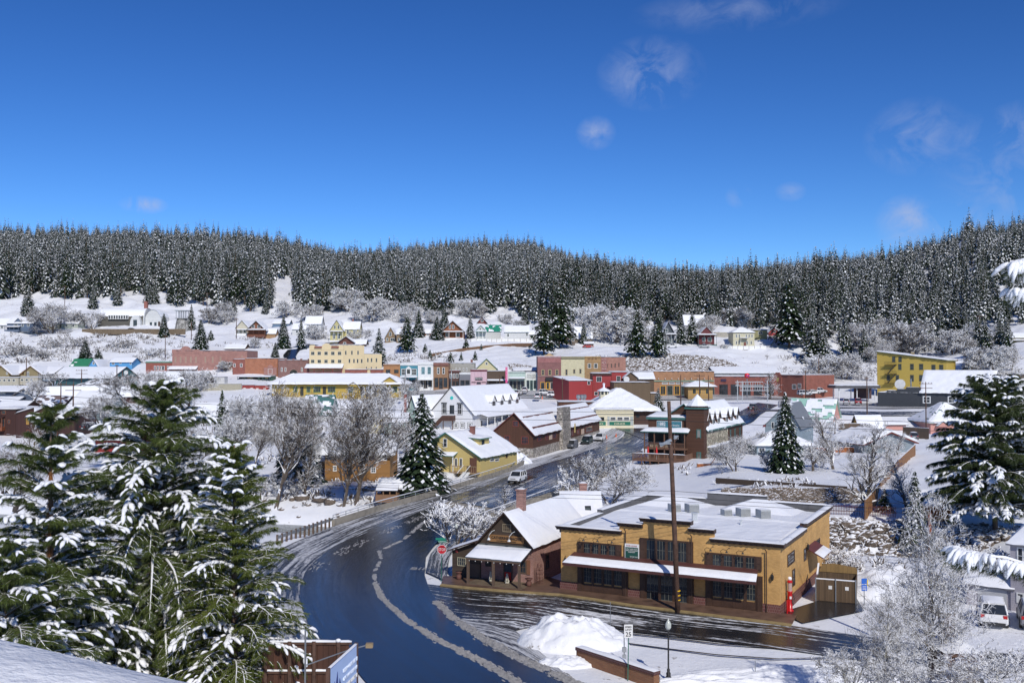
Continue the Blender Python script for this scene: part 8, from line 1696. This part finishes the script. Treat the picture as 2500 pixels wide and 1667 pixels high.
 for k in range(12):x=gx(1797+k*5.8);m.bar((x,0,gz(932 if k<11 else 944)),(x,0,gz(941)),.1);x=gx(1808+k*5.8);m.bar((x,0,gz(944)),(x,0,gz(953)),.1)
 m.build('truss',paint((.45,.47,.48),.4),e)
 WR=paint((.03,.03,.03));P0=Vector((bpy.data.objects['utility_pole'].location.x-.55,70.4,0))
 def wire(a,b,sag,l):
  a=Vector(a);b=Vector(b);m=MB();m.tube([a.lerp(b,k/16)+Vector((0,0,-sag*4*(k/16)*(1-k/16)))for k in range(17)],.014,4,cap=False);tag(m.build('overhead_wire',WR,uv=False),l,'wire','overhead wires from the leaning pole')
 for k,z in enumerate((14.2,13.6,8.6,8.2,7.9)):wire((P0.x+.1*k,70.4,z),(-70,92+k,z+3),1.2,['topmost wire running left from the leaning pole','second wire running left from the leaning pole','third wire running left from the leaning pole','fourth wire running left from the leaning pole','lowest wire running left from the leaning pole'][k]);wire((P0.x+.1*k,70.4,z),(62,60+k,z+1),1.0,['topmost wire running right from the leaning pole','second wire running right from the leaning pole','third wire running right from the leaning pole','fourth wire running right from the leaning pole','lowest wire running right from the leaning pole'][k])
 e=empty('gas_pump',onz(1928.5,1491,0),0,'tall antique red petrol pump with glass cylinder at the building corner','gas pump');RD=paint((.5,.01,.012),.3);MB().lathe([(.27,0),(.27,.08),(.19,.12),(.17,1.3),(.2,1.38),(.2,1.42)],14).build('body',RD,e,smooth=True);MB().lathe([(.15,1.42),(.15,2.02)],14).build('glass_cylinder',paint((.45,.33,.3),.1,.2,scale=14),e);MB().lathe([(.19,2.02),(.19,2.14),(.08,2.2)],14).build('head',RD,e)
 MB().ell((0,0,2.3),(.15,.15,.14),12,8).build('globe',SNOW,e,smooth=True);MB().box(-.07,-.22,.9,.07,-.18,1.08).build('dial',WT,e);MB().tube([(.19,-.05,1.2),(.3,-.1,.9),(.22,-.12,.45),(.12,-.2,.6),(.1,-.2,.9)],.02,6).build('hose',BLK,e);e2=MB().tube([(0,0,-.05),(0,0,.95)],.055,10).build('bollard',RD);e2.location=onz(1922,1497,0);tag(e2,'short red bollard at the foot of the petrol pump','bollard')
 b=Bld('board_enclosure','weathered board rubbish enclosure with snowy rim and double gates','enclosure',(1992,1466),(2090,1474),Dpx=2108,drop=.3);b.D=3.0;OWd=siding((.16,.105,.06),.14,True,.85,.4);m=MB();hh=1.62;m.box(0,0,.05,b.W,.06,hh);m.box(0,0,0,.06,3,hh);m.box(b.W-.06,0,0,b.W,3,hh);m.box(0,2.94,0,b.W,3,2.0);m.build('boards',OWd,b.root)
 m=MB();m.prism([(0,2.9,hh),(b.W,2.9,hh),(b.W*.97,2.9,2.1),(b.W*.4,2.9,2.3),(.3,2.9,2.2)],(0,.05,0));m.build('back_board',siding((.30,.19,.07),.3,True),b.root);sn=MB();sn.bar((0,1.5,hh+.05),(0,3,2.2),.12);sn.bar((0,.03,hh+.04),(b.W,.03,hh+.04),.1,.07);sn.build('rim_snow',SNOW,b.root)
 for f in(0,.5,1):b.box('post',MET,'F',None,0,.08,local=(b.W*f-.04,0,b.W*f+.04,1.75))
 b.box('notice',WT,'F',None,.0,.03,local=(.9,.95,1.15,1.2));b.box('notice',WT,'F',None,.0,.03,local=(b.W-.75,.95,b.W-.5,1.2))
 q=empty('parking_sign',onz(2110,1475,0),0,'blue parking notice sign with yellow edge beside the enclosure','sign');MB().tube([(0,0,-.1),(0,0,1.9)],.03,6).build('post',MET,q);MB().box(-.2,-.04,1.0,.2,-.02,1.45).box(-.2,-.04,1.5,.2,-.02,1.9).build('plate',paint((.02,.12,.5)),q);MB().box(.2,-.04,1.35,.27,-.01,1.8).build('edge',paint((.7,.5,.02)),q)
 for k in range(3):MB().box(-.14,-.05,1.1+k*.1,.14,-.041,1.13+k*.1).build('text_line',WT,q)
 a,c=onz(1407,1612,0),onz(1596,1676,0);d=(c-a);L=d.length;e=empty('brick_wall',a,math.atan2(d.y,d.x),'low brick wall with dark cap and snow along the road edge','wall');MB().box(0,0,-.5,L,.45,.62).build('masonry',brick((.28,.12,.05),(.22,.08,.035),(.2,.15,.1),.3,.07),e);cp=MB().box(-.04,-.05,.62,L+.04,.5,.8).build('cap',brick((.10,.03,.025),None,None,.12,.18),e);MB().patch((-.04,0,.8),(L+.04,0,.8),(L+.04,.5,.8),(-.04,.5,.8),thick=.09,n=24,m=4).build('cap_snow',SNOW,cp,smooth=True)
 Yf=34.5;P=lambda px,py,Y=Yf:at(px,py,Y);a=P(640,1567);c=P(868,1563);W=c.x-a.x;e=empty('timber_fence',(a.x,Yf,a.z-1.9),0,'dark brown board fence with snow capped rail at the bottom edge','fence');DB=siding((.10,.04,.022),.19,True,.75,.45);m=MB();m.box(0,0,-1.2,W*.93,.03,1.82);m.build('boards',DB,e);m=MB()
 for z in(1.84,.85):m.box(0,-.06,z,W*.96,.06,z+.08)
 for i in range(4):x=W*(.04+.26*i);m.tube([(x,-.08,-1),(x,-.08,1.95)],.07,8)
 m.build('frame',PW,e);s=MB();s.patch((-.1,-.09,1.92),(W*.96,-.09,1.92),(W*.96,.09,1.92),(-.1,.09,1.92),thick=.06,n=30,m=3);s.patch((-.1,-.09,.93),(W*.8,-.09,.93),(W*.8,.03,.93),(-.1,.03,.93),thick=.05,n=30,m=3,seed=4);s.ell((W*.82,-.08,1.98),(.1,.1,.07));s.build('rail_snow',SNOW,e,smooth=True)
 A=P(803,1632,28.6);B=P(872,1570,31.2);d=B-A;L=math.hypot(d.x,d.y);e=empty('banner',(A.x,A.y,A.z),math.atan2(d.y,d.x),'pale blue printed banner with a dark blue sail like logo facing the road','banner');MB().box(0,0,-1.75,L,.04,0).build('panel',paint((.42,.55,.80),.5,.05),e);MB().patch((0,-.03,0),(L,-.03,0),(L,.07,0),(0,.07,0),thick=.03,n=12,m=2).build('edge_snow',SNOW,e,smooth=True);tl=paint((.12,.2,.45),.5);wb=WT
 MB().prism([(.5,-.012,-.85),(.75,-.012,-.3),(.8,-.012,-.85)],(0,.01,0)).prism([(.35,-.012,-.85),(.5,-.012,-.5),(.52,-.012,-.85)],(0,.01,0)).prism([(.85,-.012,-.85),(.95,-.012,-.55),(1.1,-.012,-.85)],(0,.01,0)).build('logo',paint((.02,.04,.2)),e)
 MB().prism([(1.2,-.012,-1.7),(1.7,-.012,-1.25),(2.0,-.012,-1.45),(2.4,-.012,-1.1),(2.78,-.012,-1.4),(2.78,-.012,-1.7)],(0,.01,0)).build('printed_mountains',paint((.1,.16,.4)),e)
 for s_,z in(('DESIGN + CONSTRUCTION',-.5),('ON THE MOUNTAIN',-.75),('FROM TOP TO BOTTOM',-1.0)):txt(e,s_,1.95,z,.17,wb if z<-.9 else paint((.7,.78,.9)),-.014,1.4)
 txt(e,'MOUNTAINSIDE',.62,-1.08,.13,paint((.02,.04,.2)),-.014,.9);[MB().box(x,-.03,-2.6,x+.08,.08,.02).build('frame_post',PW,e)for x in(-.03,L-.05)]
 e=empty('street_light',(at(745,1667,31.5).x,31.5,5.2),0,'thin grey pole with a cobra head lamp arm above the banner','street light');z=zat(1533,31.5)-5.2;MB().tube([(0,0,-.6),(0,0,z)],.03,6).build('pole',MET,e);q=at(895,1574,31.5)-e.location;r_=at(845,1588,31.5)-e.location;MB().tube([(0,0,z-1.1),tuple(r_),tuple(q)],.022,6).build('arm',MET,e);MB().box(q.x-.02,q.y-.09,q.z-.07,q.x+.2,q.y+.09,q.z+.06).build('lamp_head',paint((.3,.22,.12)),e)
 def pile(label,c,rx,ry,hgt,seed,name='snow_pile',dirty=True,n=46):
  V=[];
  for j in range(n+1):
   for i in range(n+1):
    u=i/n*2-1;v=j/n*2-1;r=math.hypot(u,v);f=max(0,1-r);f=min(1,f*1.8)**.7
    nn=mnoise.fractal(Vector((u*2.2+seed,v*2.2,seed)),.9,2.1,5);V.append((u*rx,v*ry,hgt*f*(1+.5*nn+.12*mnoise.noise(Vector((u*9,v*9,seed))))+.06*nn*(r<.95)-.12*(r>.93)))
  a=(np.arange(n)[:,None]*(n+1)+np.arange(n)[None,:]).ravel();Q=np.stack([a,a+1,a+n+2,a+n+1],1);o=np_mesh(name,np.array(V),Q,SNOWG if dirty else SNOWF,smooth=True);o.location=c;tag(o,label,kind='stuff')
 pile('big ploughed snow heap beside the road',onz(1398,1566,0),3.6,2.5,1.3,3)
 pile('low snow bank at the yellow cottage',onz(1240,1130,0),4.5,3,1.8,5);pile('snow heap beside the diner',onz(1562,1042,0),3.5,3,2.3,6);pile('lumpy snow bank at the bottom right',onz(1990,1655,-.2),9,1.5,.55,7);pile('lumpy snow bank at the bottom',onz(1760,1668,-.1),4.5,.9,.35,8);pile('snow bank along the road corner',onz(1385,1618,0),1.8,1.0,.3,9)
 pile('snow mound behind the enclosure',onz(2170,1440,0),5,4,1.2,10);pile('snow bank left of the dark lodge',onz(210,1040,0)+Vector((0,-20,0)),6,4,3,11)
 a,c=onz(1748,1166,2.5),onz(2068,1187,2.5);e=MB();e.bar((0,0,-.35),tuple(c-a+Vector((0,0,-.35))),.25,.7);o=e.build('terrace_edge',paint((.05,.035,.025),.9));o.location=a;tag(o,'long dark timber edge of the snowy garden terrace','retaining edge')
 pts=[G(1052,871),G(1120,858),G(1185,850),G(1250,845),G(1300,844)];fence('rail_fence','low brown rail fence climbing across the open snow slope',[tuple(p+Vector((0,0,.2)))for p in pts],[.9]*5,paint((.16,.09,.05),.9),snow=False)
 fence('board_fence','white low fence before the white cottages on the slope',[tuple(G(x,834)+Vector((0,0,0)))for x in(1150,1225,1300)],[1.2]*3,WT,'white garden fences',snow=False)
 fence('board_fence','white low wall before the cream hilltop house',[tuple(G(x,850))for x in(1760,1842,1870)],[1.0]*3,WT,'white garden fences',snow=False)
 w=Bld('street_wall','long brown retaining wall under the hillside street before the hall','wall',(200,810),(452,812),Y=452,D=.6);w.walls(paint((.16,.12,.08),.9,.3),w.H(803),'flat')
furniture()
def fg_pine(name,label,base,H,Rb,seed,whorls=26,per=6,need=None,tl=.2,K=38,snow=.5,t0=.05,power=.62,nw=.008,dead=False,tiltx=0,top_free=0.0,step=.30,cat='pine tree',sboost=1.0,sag=.10,lump=1.0):
 rnd=random.Random(seed);root=empty(name,base,0,label,cat,'foreground pines');tw=MB();T=[];D_=[];S=[]
 trunk=[(tiltx*f*f,.06*math.sin(f*5),H*f)for f in np.linspace(0,1,12)];MB().tube([(0,0,-2)]+trunk,[H*.016+.05]+[max(.02,(H*.015+.04)*(1-f*.93))for f in np.linspace(0,1,12)],9).build('trunk',bark((.13,.09,.065),snow=.0),root,smooth=True)
 for w in range(whorls):
  f=t0+(1-t0)*(w+rnd.random()*.7)/whorls;f=min(f,.985);s=(f-t0)/(1-t0);i=min(10,int(f*11));z=H*f;x0=tiltx*f*f
  R_=Rb*(1-s)**power*(.8+.2*min(1,s*6))+.25;n=max(3,int(per*(.5+.5*(1-s))+rnd.random()));a0=rnd.uniform(0,6.28)
  for b in range(n):
   a=a0+6.283*b/n+rnd.uniform(-.4,.4);L=R_*rnd.uniform(.68,1.18);up=.28+.5*s+rnd.uniform(-.1,.15);p=Vector((x0,0,z));d=Vector((math.cos(a),math.sin(a),up)).normalized();pts=[p.copy()];ns=max(4,int(L/step));
   for k in range(ns):d=(d+Vector((rnd.gauss(0,.05),rnd.gauss(0,.05),-sag*(k/ns)*1.9-.02))).normalized();p=p+d*(L/ns);pts.append(p.copy())
   tw.tube(pts,[max(.01,.012+.016*L*(1-k/ns))for k in range(ns+1)],4,cap=False);hs=rnd.random()<snow*.62
   for k in range(max(1,int(ns*.22)),ns+1):
    d0=(pts[k]-pts[k-1]).normalized();fr=k/ns;sd=d0.cross(Vector((0,0,1))).normalized();sw=hs or rnd.random()<.07
    tips=[(pts[k],d0,fr>.8)]
    for q in((-1,1)if fr<.99 else(-1,1)):
     ln=rnd.uniform(.25,.62)*min(1,L/2.2)*(1.25-.5*abs(fr-.55))*(1-.45*(fr>.9));dd=(d0*rnd.uniform(.5,1)+sd*q*rnd.uniform(.5,1)+Vector((0,0,rnd.uniform(-.25,.15)))).normalized();mid=pts[k]+dd*ln*.6;e=mid+(dd+Vector((0,0,-.35))).normalized()*ln*.5;tw.tube([pts[k],mid,e],[.014,.010,.006],3,cap=False);tips+=[(mid,dd,False),(e,(dd+Vector((0,0,-.3))).normalized(),True)]
    if hs:S+=[(pts[k-1].lerp(pts[k],q_),d0,rnd.uniform(.9,1.5)*lump)for q_ in(.25,.7)]
    for(tp,td,tip)in tips:
     T.append(tp);D_.append(td)
     if sw and rnd.random()<(.72 if tip else.5)*sboost:S.append((tp,td,rnd.uniform(.7,1.35)*(1.15 if tip else.8)*lump))
 tw.build('branches',bark((.10,.075,.06),snow=.15),root,smooth=True,uv=False)
 T=np.array([tuple(v)for v in T]);D_=np.array([tuple(v)for v in D_]);rs=np.random.RandomState(seed);n=len(T);P=np.repeat(T,K,0);Dv=np.repeat(D_,K,0);r=rs.normal(0,1,(n*K,3));r/=np.linalg.norm(r,axis=1)[:,None]
 dr=Dv+r*.85;dr[:,2]-=.28;dr/=np.linalg.norm(dr,axis=1)[:,None];Ln=tl*rs.uniform(.7,1.2,n*K)[:,None];P=P-Dv*(rs.uniform(0,.22,n*K)[:,None]);tip=P+dr*Ln;tip[:,2]-=(Ln[:,0]**2)*1.2;sdv=np.cross(dr,rs.normal(0,1,(n*K,3)));sdv/=np.linalg.norm(sdv,axis=1)[:,None]+1e-9
 V=np.stack([P-sdv*nw,P+sdv*nw,tip],1).reshape(-1,3);Q=np.arange(n*K*3).reshape(-1,3);np_mesh('crown',V,Q,need or NEEDF,parent=root,tris=True)
 U=[];nn,mm=7,5
 for i in range(mm+1):
  for k in range(nn):th=math.pi*i/mm;a=6.283*k/nn;U.append((math.cos(th),math.sin(th)*math.cos(a),math.sin(th)*math.sin(a)))
 U=np.array(U);F4=[]
 for i in range(mm):
  for k in range(nn):F4.append((i*nn+k,i*nn+(k+1)%nn,(i+1)*nn+(k+1)%nn,(i+1)*nn+k))
 F4=np.array(F4);Vs=[];Qs=[]
 for j,(tp,td,sc)in enumerate(S):
  td=(td+Vector((0,0,-.15))).normalized();s1=td.cross(Vector((0,0,1))).normalized();u1=s1.cross(td);l,w_,h_=.125*sc,.058*sc*rnd.uniform(.7,1.5),.045*sc
  q=U*(1+rs.uniform(-.22,.22,(len(U),1)));v=np.array(tp)[None]+np.array((0,0,.045))[None]+q[:,:1]*l*np.array(td)[None]+q[:,1:2]*w_*np.array(s1)[None]+q[:,2:]*h_*np.array(u1)[None];v[:,2]-=(q[:,0]**2)*l*.22;Vs.append(v);Qs.append(F4+j*len(U))
 if Vs:np_mesh('crown_snow',np.concatenate(Vs),np.concatenate(Qs),SNOWF,parent=root,smooth=True)
 if dead:
  m=MB();
  for k in range(260):z=H*rnd.uniform(.38,.80);a=rnd.uniform(0,6.28);m.add([(0,0,z),(.03,0,z),(math.cos(a)*.12,math.sin(a)*.25-.1,z-rnd.uniform(.2,.5))],[(0,1,2)])
  m.build('dead_needles',paint((.30,.12,.03),.8),root,uv=False)
 return root
NEEDF=needles((.075,.105,.024));NEEDG=needles((.095,.125,.02));NEEDR=needles((.032,.046,.014))
def bp(px,Y,dz=0):x=(px-1250)/F*Y;return Vector((x,Y,hz(x,Y)+dz))
def foreground_trees():
 b=bp(370,38);fg_pine('pine_tree','huge long needled pine with heavy snow filling the left foreground',b,zat(940,38)-b.z,6.7,1,whorls=34,per=10,K=46,snow=.62,power=.70,tiltx=.5)
 b=bp(128,33);fg_pine('pine_tree','slimmer long needled pine with orange dead needles at the left edge',b,zat(985,33)-b.z,2.9,2,whorls=26,per=7,K=46,snow=.72,power=.65,dead=True)
 b=bp(575,35);fg_pine('pine_tree','lighter green short pine at the right side of the huge one',b,zat(1085,35)-b.z,2.7,3,whorls=30,per=9,K=44,snow=.36,need=NEEDG,tl=.15,power=.75)
 b=bp(20,29);fg_pine('pine_tree','lower pine under the left edge of the frame',b,zat(1330,29)-b.z,2.9,4,whorls=20,per=8,K=44,snow=.6,power=.6)
 b=bp(2425,104);fg_pine('pine_tree','large dark pine at the right edge with a bare reddish trunk',b,zat(930,104)-b.z,6.8,5,whorls=34,per=13,K=24,tl=.42,nw=.02,snow=.62,t0=.15,power=.42,sag=.05,need=needles((.045,.066,.018)),step=.5,sboost=1,lump=2.0)
 root=empty('near_pine',(3.55,5.6,14.4),0,'near pine whose snow caked boughs reach in at the right edge','pine tree','foreground pines');MB().tube([(0,0,-1),(0,0,7.5)],[.17,.1],10).build('trunk',bark((.12,.09,.07)),root);rnd=random.Random(4)
 def bough(tip,start,name,n):
  a=Vector(start)-root.location;c=Vector(tip)-root.location;m=MB();m.tube([(0,0,a.z+.1),a,a.lerp(c,.5)+Vector((0,0,.03)),c],[.035,.025,.015,.008],6);bo=m.build(name,bark((.12,.09,.07),snow=.2),root);nd=MB();sn=MB()
  for k in range(n):
   f=rnd.random()**.8;p=a.lerp(c,f)+Vector((0,rnd.gauss(0,.03),.02));dd=Vector((rnd.uniform(-.9,-.1),rnd.gauss(0,.6),rnd.uniform(-1.25,-.15))).normalized();L=rnd.uniform(.05,.10)
   for q in range(26):e=p+dd*L*rnd.uniform(.4,1);t=(dd+Vector((rnd.gauss(0,.35),rnd.gauss(0,.35),rnd.gauss(0,.3)))).normalized()*rnd.uniform(.03,.06);w=Vector((0,.0008,.0012));nd.add([e-w,e+w,e+t],[(0,1,2)])
   sn.tube([p+Vector((0,0,.008)),p+dd*L*.3+Vector((0,0,.012)),p+dd*L*.65+Vector((0,0,.01)),p+dd*L],[.008,.013,.012,.004],7)
  nd.build('needles',NEEDR,bo,uv=False);sn.build('bough_snow',SNOWF,bo,smooth=True,uv=False)
 bough(at(2335,1352,5.0),at(2560,1400,5.3),'bough',170);bough(at(2474,655,4.6),at(2600,640,5.0),'bough',130);bough(at(2472,720,4.7),at(2620,720,5.0),'bough',60)
 AS=bark((.16,.14,.11),snow=.27);AT=bark((.34,.33,.28),snow=.05)
 r=bare_proto('aspen_tree',10,31,AS,AT,levels=5,spread=.62,up=.35,n0=60,minr=.011,trunk=.013,lo=.12,tl=.93,bl=.52,nch=(3,4),gnarl=.2);BARE['aspen']=[r,r['true_h'],True];del r['true_h']
 r=bare_proto('frosted_shrub',5,33,AS,AT,levels=5,spread=.7,up=.25,stems=4,n0=8,minr=.010,nch=(3,4),lo=.1,gnarl=.2);BARE['near']=[r,r['true_h'],True];del r['true_h']
 def pn(kind,px,Y,top,l,wide=1.0):
  pr=BARE[kind];b=bp(px,Y);o=pr[0]if pr[2]else copy_tree(pr[0]);pr[2]=False;s=(zat(top,Y)-b.z)/pr[1];o.location=b;o.scale=(s*wide,s*wide,s);o.rotation_euler=(0,0,px*.7%6.28);tag(o,l,'bare tree','frosted trees in the right foreground')
 pn('aspen',2255,46,1180,'tall frosted aspen with pale trunk in the right foreground',.8);pn('aspen',2150,44,1400,'lower frosted aspen left of the tall one',.95);pn('near',2080,41,1570,'frosted shrub at the bottom left of the aspens',.9);pn('near',2200,39,1585,'dense frosted shrub under the tall aspen',1.1);pn('near',2330,40,1600,'frosted shrub right of the tall aspen',.9);pn('near',2440,36,1560,'arching bare shrub at the bottom right corner',1.3)
 put_bare('white',1110,1330,1215,'frosted shrub between the STOP sign and the bridge',wide=1.2);put_bare('white',1165,1325,1235,'second frosted shrub behind the gabled shop eave',wide=1.5);put_bare('slim',1233,1275,1180,'thin frosted sapling behind the shop chimney',wide=1.1);put_bare('shrub',2060,1400,1330,'bare shrub on the rocks behind the ochre building',wide=1.5);put_bare('white',2400,1440,1330,'dark thicket behind the lavender garage',wide=1.3)
 h_=Bld('snow_box','low shed buried under thick snow at the bottom right','shed',(2310,1640),(2395,1648),Y=44,D=2.0,drop=1.5);h_.walls(PW,h_.H(1602),'flat');h_.roof(PW,ov=.1,thick=.35)
 c=Bld('utility_box','brown metal cabinet with snow cap behind the aspen','cabinet',(2301,1527),(2332,1530),Y=64,D=.7);c.walls(paint((.13,.10,.09)),c.H(1498),'flat');c.roof(paint((.13,.10,.09)),ov=.03,t=.04,thick=.15)
foreground_trees()
